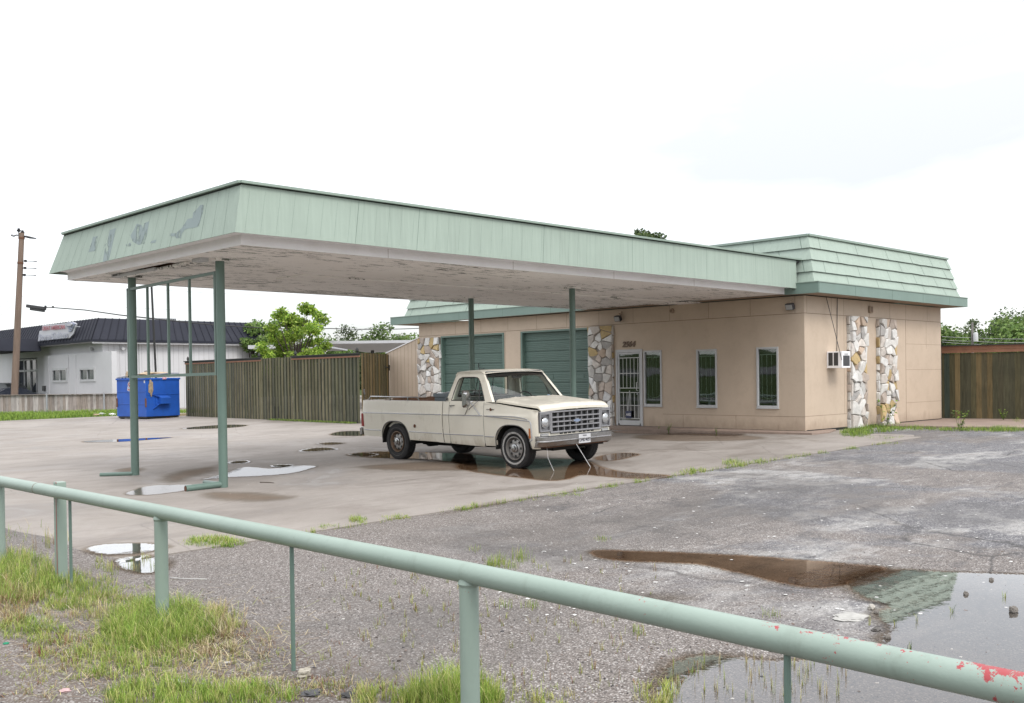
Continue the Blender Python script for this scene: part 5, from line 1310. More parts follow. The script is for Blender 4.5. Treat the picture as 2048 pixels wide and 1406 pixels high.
for sd in (-1, 1):
    panel('bed_side', 1.815, 4.32, lambda y: max(rocker(y)+.02*(y > 3.3), arch(y, 3.25)), lambda y: 1.135+.01*(y-1.8)/2.5, sd)
    panel('door', .70, 1.62, rocker, lambda y: 1.135, sd)
    panel('cab_corner', 1.628, 1.80, rocker, lambda y: 1.135, sd)
    panel('fender', -.60, .692, lambda y: max(.365 if y > -.3 else .35, arch(y, 0)), lambda y: 1.105-.115*(.45-y)/1.05 if y < .45 else 1.105+.03*(y-.45)/.24, sd)
    m = MB()       # door gap and wheel houses
    for c in (0, 3.25):
        k_ = MB(); k_.grid(lambda a, t: (sd*(.92-.5*t), c+.44*math.cos(a), .31+.44*abs(math.sin(a))**.8), frange(0, pi, 16), [0, 1]); k_.box(sd*.40, sd*.42, c-.46, c+.46, .3, .8); k_.build('wheel_house', BLK, tk, local=True)
    m.box(sd*.88, sd*.9, 1.80, 1.82, .36, 1.13); m.box(sd*.88, sd*.925, .69, .702, .36, 1.12); m.box(sd*.88, sd*.925, 1.618, 1.63, .36, 1.12)
    m.build('door_jamb', BLK, tk, local=True)
    for c in (0, 3.25):
        P = []; m = MB()
        for y in frange(c-.434, c+.434, 40): z = max(.36, arch(y, c)); P.append((sd*(xs(z)+.001), y, z))
        m.tube(P, .009, 6); m.build('arch_trim', LIPM, tk, local=True, smooth=True)
    m = MB()
    def strip(pts): m.tube([(sd*(xs(z, y)+.003), y, z) for y, z in pts], .0085, 6)
    strip([(y, .895-.004*(y < 0)) for y in frange(1.84, 4.27, 20)]); strip([(y, .893) for y in frange(.715, 1.785, 8)]); strip([(y, .893-.05*max(0, (-y)/.42)**2) for y in frange(-.40, .68, 14)]+[(-.45,.82),(-.475,.78),(-.48,.55),(-.475,.50),(-.44,.485),(-.41,.485)])
    strip([(y, .555) for y in frange(3.70, 4.27, 6)]); strip([(y, .555-.01*(2.8-y)) for y in frange(1.84, 2.80, 8)]); strip([(y, .54) for y in frange(.715, 1.785, 8)]); strip([(y, .53) for y in frange(.45, .68, 3)])
    m.build('side_trim', TRM, tk, local=True, smooth=True)
    m = MB(); m.box(sd*(xs(.6,-.42)-.005), sd*(xs(.6,-.42)+.012), -.45, -.415, .53, .70); m.build('side_marker', paint('orange_lens', (.55,.16,.03), .3), tk, local=True, bevel=.006)
    m = MB(); m.box(sd*.88, sd*.955, 4.27, 4.335, .62, .88); m.build('tail_light', paint('red_lens', (.35,.02,.02), .3), tk, local=True, bevel=.01)
    m = MB(); m.box(sd*.95, sd*.975, 1.46, 1.58, 1.055, 1.075); m.lathe([(0,.02),(.03,.018)], (sd*.95,1.575,1.045), 'x', 10); m.build('door_handle', CHR, tk, local=True, bevel=.004)
    m = MB(); m.box(sd*.945, sd*.955, .42, .62, 1.0, 1.012); m.build('badge', CHR, tk, local=True)
m = MB(); m.lathe([(0,.028),(.004,.02)], (-.966,.50,1.005), 'x', 12); m.lathe([(0,.022),(.004,.02)], (-.968,2.62,.665), 'x', 12); m.lathe([(-.001,.035),(0,.035)], (-.962,2.62,.665), 'x', 12); m.build('rust_spot', M['rust'], tk, local=True)
m = MB(); m.box(-.95,-.935,1.645,1.705,1.145,1.205); em = m.build('pillar_emblem', CHR, tk, local=True); m = MB(); m.box(-.9525,-.9505,1.655,1.695,1.155,1.195); m.build('emblem_field', M['black'], em, local=True)
# cab upper
def gx(z): return .925-(z-1.13)*.33
outer = [(.49,1.13),(.62,1.30),(.76,1.49),(.86,1.61),(.93,1.655),(1.10,1.672),(1.45,1.672),(1.56,1.63),(1.61,1.55),(1.68,1.30),(1.74,1.13)]
inner = [(.70,1.155),(.76,1.25),(.88,1.43),(.965,1.53),(1.02,1.56),(1.12,1.568),(1.42,1.568),(1.49,1.54),(1.52,1.49),(1.565,1.30),(1.585,1.155)]
for sd in (-1, 1):
    m = MB(); n = len(outer)
    po_ = [(sd*gx(z), y, z) for y, z in outer]; pi_ = [(sd*(gx(z)-.004), y, z) for y, z in inner]; pj = [(sd*(gx(z)-.05), y, z) for y, z in inner]; pk = [(sd*(gx(z)-.06), y, z) for y, z in outer]
    m.add(po_+pi_+pj+pk, [(i, i+1, n+i+1, n+i) for i in range(n-1)]+[(n-1, 0, n, 2*n-1)]+[(n+i, n+(i+1)%n, 2*n+(i+1)%n, 2*n+i) for i in range(n)]+[(2*n+i, 2*n+(i+1)%n, 3*n+(i+1)%n, 3*n+i) for i in range(n)]+[(i, (i+1)%n, 3*n+(i+1)%n, 3*n+i) for i in range(n)])
    f = m.build('window_frame', CR_, tk, local=True, smooth=True, recalc=True)
    m = MB(); P = pi_+[pi_[0]]; m.tube([(p[0]+sd*.002, p[1], p[2]) for p in P], .008, 6); m.bar((sd*gx(1.18),.845,1.155), (sd*gx(1.5),.925,1.49), .018, .02); m.build('window_seal', M['black'], f, local=True)
    m = MB(); m.add([(p[0]-sd*.02, p[1], p[2]) for p in pi_], [tuple(range(n))]); m.build('window_pane', M['car_glass'], f, local=True)
m = MB()
def roofp(a, y):
    a_ = max(-1, min(1, a)); e_ = abs(a_)
    yy = y-(.06*(1-a_*a_) if y < 1.0 else 0)+(.03*(1-a_*a_) if y > 1.55 else 0)
    edge = 0 if .98 <= y <= 1.5 else (.055*((.98-y)/.12)**2 if y < .98 else .06*((y-1.5)/.12)**2)
    return (.765*a_, yy, 1.70-.028*e_**2.2-edge*.9)
m.grid(roofp, frange(-1, 1, 20), [.86,.89,.93,.98,1.1,1.3,1.5,1.54,1.58,1.62]); m.grid(lambda a, y: tuple(Vector(roofp(a, y))-Vector((0,0,.035))), frange(-1, 1, 20), [.88,.98,1.3,1.5,1.6])
for sd in (-1, 1): m.grid(lambda y, t: (sd*(.765-.012*t), y, roofp(1, y)[2]-.03*t), [.86,.93,.98,1.3,1.5,1.58,1.62], [0, 1])
m.build('cab_roof', CR_, tk, local=True, smooth=True)
def wsp(a, t, o=0):   # windscreen surface, a -1..1, t 0..1
    wb, wt_ = .885, .715; w_ = wb+(wt_-wb)*t
    y = (.53-.15*(1-a*a))+(.37+.075*(1-a*a))*t; z = 1.125+.525*t
    return (a*w_, y-o*.8, z+o*.6)
m = MB(); m.grid(lambda a, t: wsp(a, t), frange(-.97, .97, 16), frange(.03, .86, 6)); m.build('windscreen', M['car_glass'], tk, local=True, smooth='all')
m = MB(); m.grid(lambda a, t: wsp(a, t), frange(-.97, .97, 16), frange(.86, .98, 3)); m.build('sun_band', M['glass_tint'], tk, local=True, smooth='all')
m = MB(); P = [wsp(a, .02, .006) for a in frange(-.97, .97, 16)]+[wsp(.975, t, .006) for t in frange(.05, .95, 6)]+[wsp(a, .985, .006) for a in frange(.97, -.97, 16)]+[wsp(-.975, t, .006) for t in frange(.95, .02, 6)]
m.tube(P, .013, 6); m.build('windscreen_seal', M['black'], tk, local=True, smooth=True)
m = MB(); P = [wsp(-.995, t, .014) for t in frange(.03, .97, 6)]+[wsp(a, 1.01, .012) for a in frange(-.97, .97, 12)]; m.tube(P, .006, 6); m.build('windscreen_trim', CHR, tk, local=True, smooth=True)
m = MB()
for a, b in ((-.35,-.02),(.3,.62)): p, q = Vector(wsp(a,.03,.03)), Vector(wsp(b,.10,.02)); m.tube([p,q], .006, 5); m.tube([q-Vector((.2,0,.01)), q+Vector((.08,0,.02))], .006, 5)
m.build('wiper', M['black'], tk, local=True)
m = MB(); m.box(.60,.66,.62,.63,1.16,1.21); m.build('inspection_sticker', paint('pale_blue_sticker', (.45,.55,.75), .5), tk, local=True)
# cab back with rear window
def bp_(a, t): 
    w_ = .92-(t*.53)*.33; return (a*w_, 1.735-.14*t+.02*(1-a*a), 1.13+.53*t)
m = MB()
aa, tt = [-1,-.72,.72,1], [0,.16,.80,1]
for i in range(3):
    for j in range(3):
        if i == 1 and j == 1: continue
        m.grid(bp_, frange(aa[i], aa[i+1], 4), frange(tt[j], tt[j+1], 2))
m.grid(lambda x, z: (x, 1.76, z), [-.92,.92], [.4, 1.13]); m.grid(lambda x, z: (x, 1.79, z), [-.93,.93], [.4, 1.12]); m.build('cab_back', CR_, tk, local=True, smooth=True)
m = MB(); m.grid(bp_, frange(-.72,.72,8), frange(.16,.8,3)); m.build('rear_window', M['car_glass'], tk, local=True, smooth='all')
m = MB(); P = [bp_(a,.16) for a in frange(-.72,.72,6)]+[bp_(.72,.8)]+[bp_(a,.8) for a in frange(.7,-.72,6)]+[bp_(-.72,.16)]; m.tube(P, .012, 6); m.tube([bp_(-.25,.16),bp_(-.25,.8)], .008, 5); m.tube([bp_(.25,.16),bp_(.25,.8)], .008, 5); m.build('rear_window_seal', M['black'], tk, local=True)
# interior
SEAT = paint('grey_green_vinyl', (.10,.115,.105), .6, .15)
m = MB(); m.extr([(-.72,1.28,.7),(-.72,1.45,1.20),(-.72,1.55,1.20),(-.72,1.52,.7)], (1.44,0,0)); m.box(-.72,.72,.95,1.5,.55,.76)
for i in range(14): x = -.66+i*.1; m.bar((x,1.36,.96),(x,1.425,1.17), .07, .03)
m.build('bench_seat', SEAT, tk, local=True, bevel=.02)
m = MB(); m.extr([(-.85,.42,1.10),(-.85,.72,1.14),(-.85,.80,1.08),(-.85,.78,.85),(-.85,.42,.85)], (1.7,0,0)); m.build('dashboard', paint('black_dashboard', (.03,.032,.03), .6), tk, local=True)
m = MB(); c = Vector((.38,.93,1.11)); P = [c+Vector((.19*cos(a), .19*sin(a)*.45, .19*sin(a)*.85)) for a in frange(0, 2*pi, 24)]; m.tube(P, .012, 6); m.tube([c, c+Vector((0,-.2,-.1))], .02, 6); m.tube([c+Vector((-.18,0,0)), c+Vector((.18,0,0))], .012, 5); m.build('steering_wheel', M['black'], tk, local=True)
m = MB(); m.box(-.88,.88,.45,1.74,.40,.42); 
for sd in (-1,1): m.box(sd*.86, sd*.885, .5, 1.7, .42, 1.12)
m.build('cab_lining', SEAT, tk, local=True)
m = MB(); m.box(-.12,.12,.80,.82,1.53,1.59); m.build('rear_view_mirror', M['black'], tk, local=True)
# bonnet, standing slightly proud of the wings
def hp(a, y, o=0):
    e_ = abs(a); z = 1.178-.10*((.45-y)/1.05) if y < .45 else 1.178
    z += .028*(1-e_**2)+.012*max(0, 1-abs(e_-.55)/.08)*(1 if y > -.45 else 0)-.006*max(0, 1-e_/.05)
    if y < -.52: z -= .055*((-.52-y)/.10)**2
    w_ = .875-.015*(y < -.5)
    return (a*w_, y-(.03*(1-a*a) if y < -.5 else 0)+(-.10*(1-a*a) if y > .4 else 0), z-.02*max(0, (e_-.94)/.06)+o)
ys_h = [-.625,-.61,-.58,-.55,-.52,-.45,-.3,-.1,.1,.3,.44]
m = MB(); m.grid(hp, frange(-1,1,40), ys_h, flip=False); m.grid(lambda a, y: hp(a, y, -.03), frange(-1,1,40), ys_h)
for sd in (-1,1): m.grid(lambda y, t: tuple(Vector(hp(sd, y))-Vector((0,0,.032*t))), ys_h, [0,1])
m.grid(lambda a, t: tuple(Vector(hp(a, -.625))+Vector((0,0,-.045*t))), frange(-1,1,40), [0,1]); m.grid(lambda a, t: tuple(Vector(hp(a, .44))-Vector((0,0,.04*t))), frange(-1,1,20), [0,1])
m.build('bonnet', CR_, tk, local=True, smooth=True)
m = MB(); m.grid(lambda a, t: (a*.86, .34+.14*t+.12*a*a-.02, 1.118+.01*t), frange(-1,1,12), [0,1]); m.build('cowl', CR_, tk, local=True)
m = MB(); m.box(-.86,.86,-.55,.4,.75,.985); m.build('engine_bay', BLK, tk, local=True)
m = MB()
for sd in (-1,1): m.grid(lambda y, t: (sd*(.945-.075*t), y, 1.105-.115*(.45-y)/1.05 if y < .45 else 1.105), frange(-.6,.69,14), [0,1], flip=sd>0)
m.build('fender_top', CR_, tk, local=True, smooth=True)
# nose
FY = -.605
m = MB(); m.box(-.90,.90,FY,FY+.05,.44,.62); m.box(-.90,-.62,FY+.02,FY+.06,.62,.98); m.box(.62,.90,FY+.02,FY+.06,.62,.98); m.box(-.62,.62,FY+.05,FY+.08,.62,.98); m.build('front_panel', CR_, tk, local=True, bevel=.01)
m = MB()
for i in range(4): m.box(-.40+i*.105, -.40+i*.105+.075, FY-.004, FY, .575, .60); m.box(.08+i*.105, .08+i*.105+.075, FY-.004, FY, .575, .60)
m.box(-.615,.615,FY+.03,FY+.049,.63,.95); m.build('air_opening', M['black'], tk, local=True)
m = MB(); t_ = .016
for z in (.95,.905): pass
m.box(-.90,.90,FY-.03,FY+.02,.945,.975)
m.box(-.645,-.60,FY-.03,FY+.03,.625,.945); m.box(.60,.645,FY-.03,FY+.03,.625,.945); m.box(-.645,.645,FY-.03,FY+.03,.60,.632)
gr = m.build('grille_surround', SIL, tk, local=True, bevel=.008)
m = MB()
for i in range(1, 4): z = .632+(.945-.632)*i/4; m.box(-.60,.60,FY-.028,FY+.02,z-.012,z+.012)
for i in range(1, 8): x = -.6+1.2*i/8; m.box(x-.008,x+.008,FY-.02,FY+.02,.632,.945)
m.build('grille_bars', SIL, gr, local=True, bevel=.003)
bt = [(-.125,-.018),(-.105,.022),(-.045,.022),(-.045,.042),(.055,.042),(.055,.022),(.125,.022),(.105,-.022),(.045,-.022),(.045,-.042),(-.055,-.042),(-.055,-.018)]
m = MB(); m.extr([(x*1.0,FY-.03,.79+z) for x,z in bt], (0,-.012,0)); e1 = m.build('emblem', CHR, tk, local=True, recalc=True)
m = MB(); m.extr([(x*.72,FY-.043,.79+z*.62) for x,z in bt], (0,-.003,0)); m.build('emblem_field', paint('emblem_blue', (.28,.36,.52), .4), e1, local=True, recalc=True)
m = MB(); m.box(.33,.45,FY-.032,FY-.028,.725,.765); m.build('grille_badge', CHR, tk, local=True)
for sd in (-1,1):
    m = MB(); x0, x1 = sorted((sd*.65, sd*.895)); z0, z1 = .635, .945
    m.box(x0,x1,FY-.03,FY+.02,z1-.022,z1); m.box(x0,x1,FY-.03,FY+.02,z0,z0+.022); m.box(x0,x0+.022,FY-.03,FY+.02,z0+.022,z1-.022); m.box(x1-.022,x1,FY-.03,FY+.02,z0+.022,z1-.022); m.box(x0+.02,x1-.02,FY+.012,FY+.02,z0+.02,z1-.02)
    hb = m.build('headlight', SIL, tk, local=True, bevel=.004)
    cx_ = (x0+x1)/2; m = MB(); m.lathe([(-.012,.1),(-.03,.097),(-.03,.085),(-.015,.082)], (cx_,FY,.79), 'y', 28); m.build('rim', CHR, hb, local=True, smooth=True)
    m = MB(); m.lathe([(-.02,.084),(-.035,.07),(-.045,.04),(-.048,0)], (cx_,FY,.79), 'y', 28); m.build('lens', paint('headlight_lens', (.7,.72,.74), .08, .05, metal=.6), hb, local=True, smooth=True)
    m = MB(); m.box(x0+.015,x1-.03,FY-.012,FY,.505,.605); tl_ = m.build('turn_signal', SIL, tk, local=True, bevel=.008); m = MB(); m.box(x0+.03,x1-.045,FY-.02,FY-.012,.52,.59); m.build('lens', paint('clear_lens', (.5,.5,.49), .25), tl_, local=True, bevel=.004)
# bumpers
def bump_(name, y0, sgn, z0, z1, hw, wrap):
    m = MB(); n = 28
    prof = [(0,-.0,0),(.0,-.02,.04),(.0,-.052,.42),(.0,-.064,.46),(.0,-.064,.50),(.0,-.054,.54),(0,-.054,.92),(0,-.03,1)]
    def f(a, k):
        p = prof[int(k)]; e_ = max(0, (abs(a)-.86)/.14)
        return (a*hw, y0+p[1]*(1-.4*e_)+wrap*e_**2, z0+(z1-z0)*p[2])
    m.grid(f, frange(-1,1,n*2), range(len(prof)))
    b = m.build(name, paint('bumper_chrome', (.62,.61,.61), .22, .1, 3, metal=1, bump=.05, dirt=.35, dirtc=(.2,.16,.13)), tk, local=True, smooth=20)
    md = b.modifiers.new('thickness', 'SOLIDIFY'); md.thickness = .012; md.offset = 0
    return b
fb = bump_('front_bumper', -.66, 1, .385, .565, .95, .13)
m = MB()
for x in (-.62,-.28,.42,.86): m.lathe([(-.0,.011),(-.008,.009),(-.01,0)], (x,-.712,.515 if x != .42 else .52), 'y', 8)
m.build('bumper_bolt', CHR, fb, local=True)
m = MB(); m.box(-.8,.8,-.62,-.5,.36,.42); m.build('bumper_bracket', M['rust'], tk, local=True)
PLW = paint('plate_white', (.72,.73,.75), .5, .03); m = MB(); m.box(-.05,.255,-.724,-.72,.395,.55); pl = m.build('licence_plate', PLW, tk, local=True, bevel=.004)
m = MB(); vv, ff = text_mesh('DHK-4051', .085, (-.035,-.7255,.425), (1,0,0), (0,0,1), .0008, 0, .275, bold=.002); m.add(vv, ff); vv, ff = text_mesh('TEXAS', .03, (.05,-.7255,.515), (1,0,0), (0,0,1), .0008, 0, .10, bold=.001); m.add(vv, ff); m.build('lettering', paint('plate_ink', (.04,.04,.06), .5), pl, local=True)
rb = MB(); rb.box(-.93,.93,4.38,4.44,.44,.60); rb.build('rear_bumper', CHR, tk, local=True, bevel=.02)
# bed
m = MB()
m.grid(lambda x, y: (x, y, .62), [-.8,.8], [1.82,4.3]); 
for sd in (-1,1): m.grid(lambda y, z: (sd*.84, y, z), [1.82,4.3], [.62,1.13]); m.grid(lambda y, t: (sd*(.84+.085*t), y, 1.135+.01*(y-1.8)/2.5), frange(1.815,4.32,6), [0,1], flip=sd < 0)
m.box(-.86,.86,1.82,1.86,.5,1.13); m.build('bed_liner', CR_, tk, local=True)
m = MB(); m.box(-.86,.86,4.27,4.325,.45,1.14); m.build('tailgate', CR_, tk, local=True, bevel=.01)
m = MB()
for sd in (-1,1):
    x = sd*.885; m.tube([(x,4.15,1.15),(x,4.08,1.215),(x,2.62,1.205),(x,2.55,1.15)], .013, 8)
    for y in (3.45, 2.9): m.tube([(x,y,1.14),(x,y,1.21)], .013, 6)
m.build('bed_rail', CHR, tk, local=True, smooth=True)
# chassis
m = MB(); m.box(-.42,-.34,-.5,4.2,.34,.46); m.box(.34,.42,-.5,4.2,.34,.46); m.tube([(-.75,0,.3),(.75,0,.3)], .04, 8); m.tube([(-.75,3.25,.33),(.75,3.25,.33)], .045, 8); m.lathe([(-.15,.05),(-.1,.14),(.1,.14),(.15,.05)], (0,3.25,.33), 'x', 14)
m.box(-.3,.3,-.35,.5,.27,.6); m.tube([(-.1,.5,.3),(-.3,2.2,.28),(-.45,3.0,.3)], .03, 8); m.box(-.25,.25,2.3,2.9,.28,.5); m.box(-.8,.8,1.9,4.2,.55,.61); m.box(-.85,.85,.5,1.75,.37,.40); m.build('chassis', BLK, tk, local=True)
# wheels
def wheel(sd, y, white, rusty):
    # lathe runs along x; outer side = sd
    cx_ = sd*.80; R0 = .345; w2 = .105
    m = MB(); prof = [(-w2*.7,.2),(-w2,.24),(-w2*1.06,.29),(-w2*.93,.333),(-w2*.8,R0),(w2*.8,R0),(w2*.93,.333),(w2*1.06,.29),(w2,.24),(w2*.7,.2)]
    m.lathe(prof, (cx_,y,R0), 'x', 48, cap=False)
    rr = random.Random(int(y*9)+sd)
    for i in range(56):
        a = 2*pi*i/56
        for k, off in ((-.062,0),(0,.5),(.062,0)):
            b = a+off*2*pi/56; c = Vector((cx_+k, y+(R0+.001)*cos(b), R0+(R0+.001)*sin(b))); m.obox(c, (1,0,0), (0,-sin(b),cos(b)), (0,cos(b),sin(b)), .026, .012, .005)
    wh = m.build('wheel', RUB, tk, local=True, smooth=25)
    rp_ = [(0,.2),(-.02,.203),(-.022,.19),(.045,.18),(.06,.165)]; rq_ = [(.06,.165),(.02,.15),(.014,.12),(.015,.085),(-.0,.07)]
    m = MB(); m.lathe([(sd*(w2*.78)-sd*a, r) for a, r in rp_], (cx_,y,R0), 'x', 36, cap=False); m.build('rim', paint('rim_rusty', (.26,.17,.11), .55, .35, 6, metal=.3, dirt=.6, dirtc=(.35,.34,.33)) if rusty else paint('rim_steel', (.42,.40,.38), .4, .2, 6, metal=.5, dirt=.4, dirtc=(.2,.15,.12)), wh, local=True, smooth=True)
    m = MB(); m.lathe([(sd*(w2*.78)-sd*a, r) for a, r in rq_], (cx_,y,R0), 'x', 36, cap=False); m.build('wheel_disc', paint('wheel_disc_silver', (.5,.49,.48), .35, .15, 6, metal=.6, dirt=.35, dirtc=(.16,.13,.11)), wh, local=True, smooth=True)
    m = MB(); m.lathe([(sd*(w2*.78)+sd*a, r) for a, r in [(0,.075),(.02,.07),(.025,.045),(.045,.04),(.05,.0)]], (cx_,y,R0), 'x', 24)
    m.build('hub_cap', CHR, wh, local=True, smooth=True)
    m = MB()
    for i in range(8):
        b = 2*pi*i/8; c = Vector((cx_+sd*(w2*.78-.028), y+.135*cos(b), R0+.135*sin(b))); m.obox(c, (1,0,0), (0,-sin(b),cos(b)), (0,cos(b),sin(b)), .02, .02, .017)
    m.build('vent_slot', M['black'], wh, local=True)
    m = MB(); 
    r0, r1 = (.25,.298) if white else (.268,.276)
    m.grid(lambda a, t: (cx_+sd*(w2*1.075-.001-.008*abs(t-.6)), y+(r0+(r1-r0)*t+.004*nz1(a*5+y, sd))*cos(a), R0+(r0+(r1-r0)*t+.004*nz1(a*5+y, sd))*sin(a)), frange(0, 2*pi, 60), [0,.5,1])
    tw = paint('worn_white_ring_'+('w' if white else 'n'), (.5,.49,.47) if white else (.2,.19,.18), .8, .3, 9, dirt=.8, dirtc=(.12,.11,.1)); m.build('sidewall_ring', tw, wh, local=True)
for sd in (-1,1): wheel(sd, 0, sd < 0, False); wheel(sd, 3.25, False, True)
# mirror with crossed struts
def mirror(sd):
    m = MB(); c = Vector((sd*1.07,1.0,1.20)); n1 = [(-.085,-.135),(-.085,.10),(-.05,.145),(.05,.145),(.085,.10),(.085,-.135),(.05,-.165),(-.05,-.165)]
    a = [c+Vector((x,.03,z)) for x, z in n1]; b = [c+Vector((x*.95,0,z*.95)) for x, z in n1]; e_ = [c+Vector((x*.55,-.05,z*.7)) for x, z in n1]; n = 8
    m.add(a+b+e_, [tuple(range(n)), tuple(range(2*n,3*n))[::-1]]+[(i,(i+1)%n,n+(i+1)%n,n+i) for i in range(n)]+[(n+i,n+(i+1)%n,2*n+(i+1)%n,2*n+i) for i in range(n)])
    mi = m.build('door_mirror', CHR, tk, local=True, recalc=True)
    m = MB(); J = (sd*1.0,.98,1.13); m.tube([c+Vector((-sd*.05,0,-.02)), J], .012, 6); m.tube([J,(sd*.955,1.18,.905)], .009, 6); m.tube([J,(sd*.955,.78,.905)], .009, 6); m.tube([J,(sd*.95,.97,1.14)], .01, 6); m.tube([(sd*1.03,.99,1.0),(sd*.96,.83,1.15)], .008, 6)
    m.build('mirror_strut', CHR, mi, local=True)
mirror(-1); 
m = MB(); m.box(.96,1.1,.80,.84,1.16,1.26); m.build('door_mirror', CHR, tk, local=True, bevel=.01)
m = MB(); m.tube([(-.72,-.60,.37),(-.73,-.62,.30),(-.76,-.66,.2),(-.82,-.78,.10),(-.93,-.95,.012)], .0035, 5); m.build('loose_wire', paint('white_wire', (.7,.7,.7), .5), tk, local=True)
t = thing('white_stick', 'thin white stick leaning against the front bumper of the pickup', 'stick', (TX+.1, TY-.75, gz(TX)))
m = MB(); m.tube([(TX-.10,TY-.70,gz(TX)+.40),(TX-.06,TY-.98,gz(TX)+.02)], .0048, 6); m.build('stick', paint('white_stick_paint', (.75,.75,.75), .5), t)
# load in the bed
def W(x, y, z): return (TX+x, TY+y, gz(TX)+.016+z+x*.018)
RW = paint('rusty_brown_wood', (.24,.11,.055), .85, .35, 4, stretch=(4,1,1), dirt=.4, dirtc=(.4,.36,.3))
lab = ['weathered brown plank lying along the near side of the truck bed', 'rusty brown board in the truck bed just behind the toolbox', 'thin brown board sloping across the middle of the truck bed']
for i, (a, b, w_, h_) in enumerate((((-.5,2.5,1.13),(-.62,3.9,1.12),.16,.05), ((-.2,2.35,1.17),(-.1,3.1,1.15),.3,.08), ((.2,2.5,1.16),(-.3,4.1,1.14),.12,.04))):
    m = MB(); m.bar(W(*a), W(*b), w_, h_); o = m.build('board', RW, None, loc=W(*a)); tag(o, lab[i], 'board', 'boards in the truck bed')
    m = MB(); m.box(*[q for p in zip(W(a[0]-.06,a[1]+.1,.63), W(a[0]+.06,a[1]+.25,a[2]-h_/2-.002)) for q in p]); m.box(*[q for p in zip(W(b[0]-.06,b[1]-.25,.63), W(b[0]+.06,b[1]-.1,b[2]-h_/2-.002)) for q in p]); m.build('batten', RW, o)
t = thing('toolbox', 'grey-blue metal toolbox in the front of the truck bed', 'toolbox', W(-.2,2.1,.63))
TB = paint('grey_blue_metal', (.17,.21,.24), .5, .15, 3, dirt=.3); m = MB(); a, b = W(-.70,1.95,.63), W(.5,2.35,1.20); m.box(a[0],b[0],a[1],b[1],a[2],b[2]); m.build('box', TB, t, bevel=.012)
m = MB(); a, b = W(-.72,1.93,1.20), W(.52,2.37,1.25); m.box(a[0],b[0],a[1],b[1],a[2],b[2]); m.build('lid', TB, t, bevel=.01)
m = MB(); m.tube([W(-.5,2.36,1.262), W(-.5,2.05,1.30), W(.3,2.0,1.30), W(.3,2.36,1.262)], .012, 6); m.build('handle', CHR, t)
t = thing('spare_tyre', 'black spare tyre standing in the bed behind the cab', 'tyre', W(-.55,1.89,.95))
m = MB(); c = W(-.45,1.885,.93); m.lathe([(-.045,.16),(-.055,.22),(-.05,.29),(-.03,.31),(.03,.31),(.05,.29),(.055,.22),(.045,.16)], c, 'y', 32); m.build('tyre', RUB, t, smooth=True)
m = MB(); m.lathe([(-.03,.165),(0,.1),(.03,.165)], c, 'y', 24); m.build('rim', M['grey_metal'], t, smooth=True)
# ---------------------------------------------------------------- trees
LEAF = attr_mat('leaves', .6, .25, .25, .35); BARK = paint('bark', (.09,.07,.055), .95, .3, 5, bump=.8, bscale=18)
def tree(name, label, base, h, crown, n, leaf, cols, seed, trunk_r=.16, group=None, blobs=26, squash=1, low=.0, fork=.3, blob_r=.30):
    """crown: (centre dx, dy, centre height, rx, ry, rz)"""
    rr = random.Random(seed); t = thing(name, label, 'tree', base, group=group)
    B = Vector(base); cx_, cy_, ch, rx_, ry_, rz2 = crown; CCn = B+Vector((cx_, cy_, ch))
    bl = []
    for i in range(blobs):
        while True:
            p = Vector((rr.uniform(-1,1), rr.uniform(-1,1), rr.uniform(-1,1)))
            if .25 < p.length < 1: break
        p *= (.72+.28*rr.random())/max(.6, p.length)*p.length**.2
        bl.append((CCn+Vector((p.x*rx_, p.y*ry_, p.z*rz2)), rr.uniform(.6, 1.25)*blob_r, rr.uniform(.72, 1.25)))
    m = MB(); fk = B+Vector((cx_*.4, cy_*.4, h*fork)); m.tube([B-Vector((0,0,.2)), B.lerp(fk,.5)+Vector((.05,.03,0)), fk], [trunk_r*1.2, trunk_r, trunk_r*.85], 10)
    lim = MB()
    for c, r_, _ in bl:
        mid = fk.lerp(c, .5)+Vector((rr.uniform(-.2,.2), rr.uniform(-.2,.2), rr.uniform(0,.3)))*h*.06
        lim.tube([fk, mid, c+Vector((0,0,r_*.3))], [trunk_r*.45, trunk_r*.22, trunk_r*.06], 5)
    tr_ = m.build('trunk', BARK, t, smooth=True); lim.build('limb', BARK, tr_)
    m = MB(); fc = []; R_ = (rx_+ry_+rz2)/3
    per = n//blobs
    for c, br, tone in bl:
        k = int(per*min(1.6, (br/blob_r)**2))
        for i in range(k):
            d = Vector((rr.gauss(0,1), rr.gauss(0,1), rr.gauss(0,1))); d.normalize()
            rad = br*R_*(rr.random()**.42)*(1+.35*noise.noise(d*2.2+c))
            p = c+Vector((d.x*rad*1.1, d.y*rad*1.1, d.z*rad*.85))
            if p.z < B.z+low: continue
            s = leaf*rr.uniform(.6,1.35); a = Vector((rr.gauss(0,1),rr.gauss(0,1),rr.gauss(0,.7))).normalized(); b = a.cross(Vector((rr.gauss(0,1),rr.gauss(0,1),rr.gauss(0,1)))).normalized()
            m.add([p-a*s*.5, p+b*s*.28, p+a*s*.55, p-b*s*.3], [(0,1,2,3)])
            c0 = rr.choice(cols); f = tone*rr.uniform(.75,1.25); fc.append(tuple(x*f for x in c0))
    o = m.build('crown', LEAF, t); set_face_colors(o, fc); return t
def gb(u, d, z=-.1): p = dp(u, 760, d); return (p.x, p.y, z)
BR = [(.25,.38,.05), (.31,.43,.065), (.18,.30,.04), (.37,.47,.10), (.14,.24,.04)]; MG = [(.10,.17,.045), (.14,.22,.06), (.08,.13,.04), (.17,.24,.07)]; DG = [(.07,.11,.04), (.09,.14,.05), (.055,.085,.035), (.12,.16,.06)]; GG = [(.10,.14,.06), (.13,.16,.08), (.07,.10,.05)]
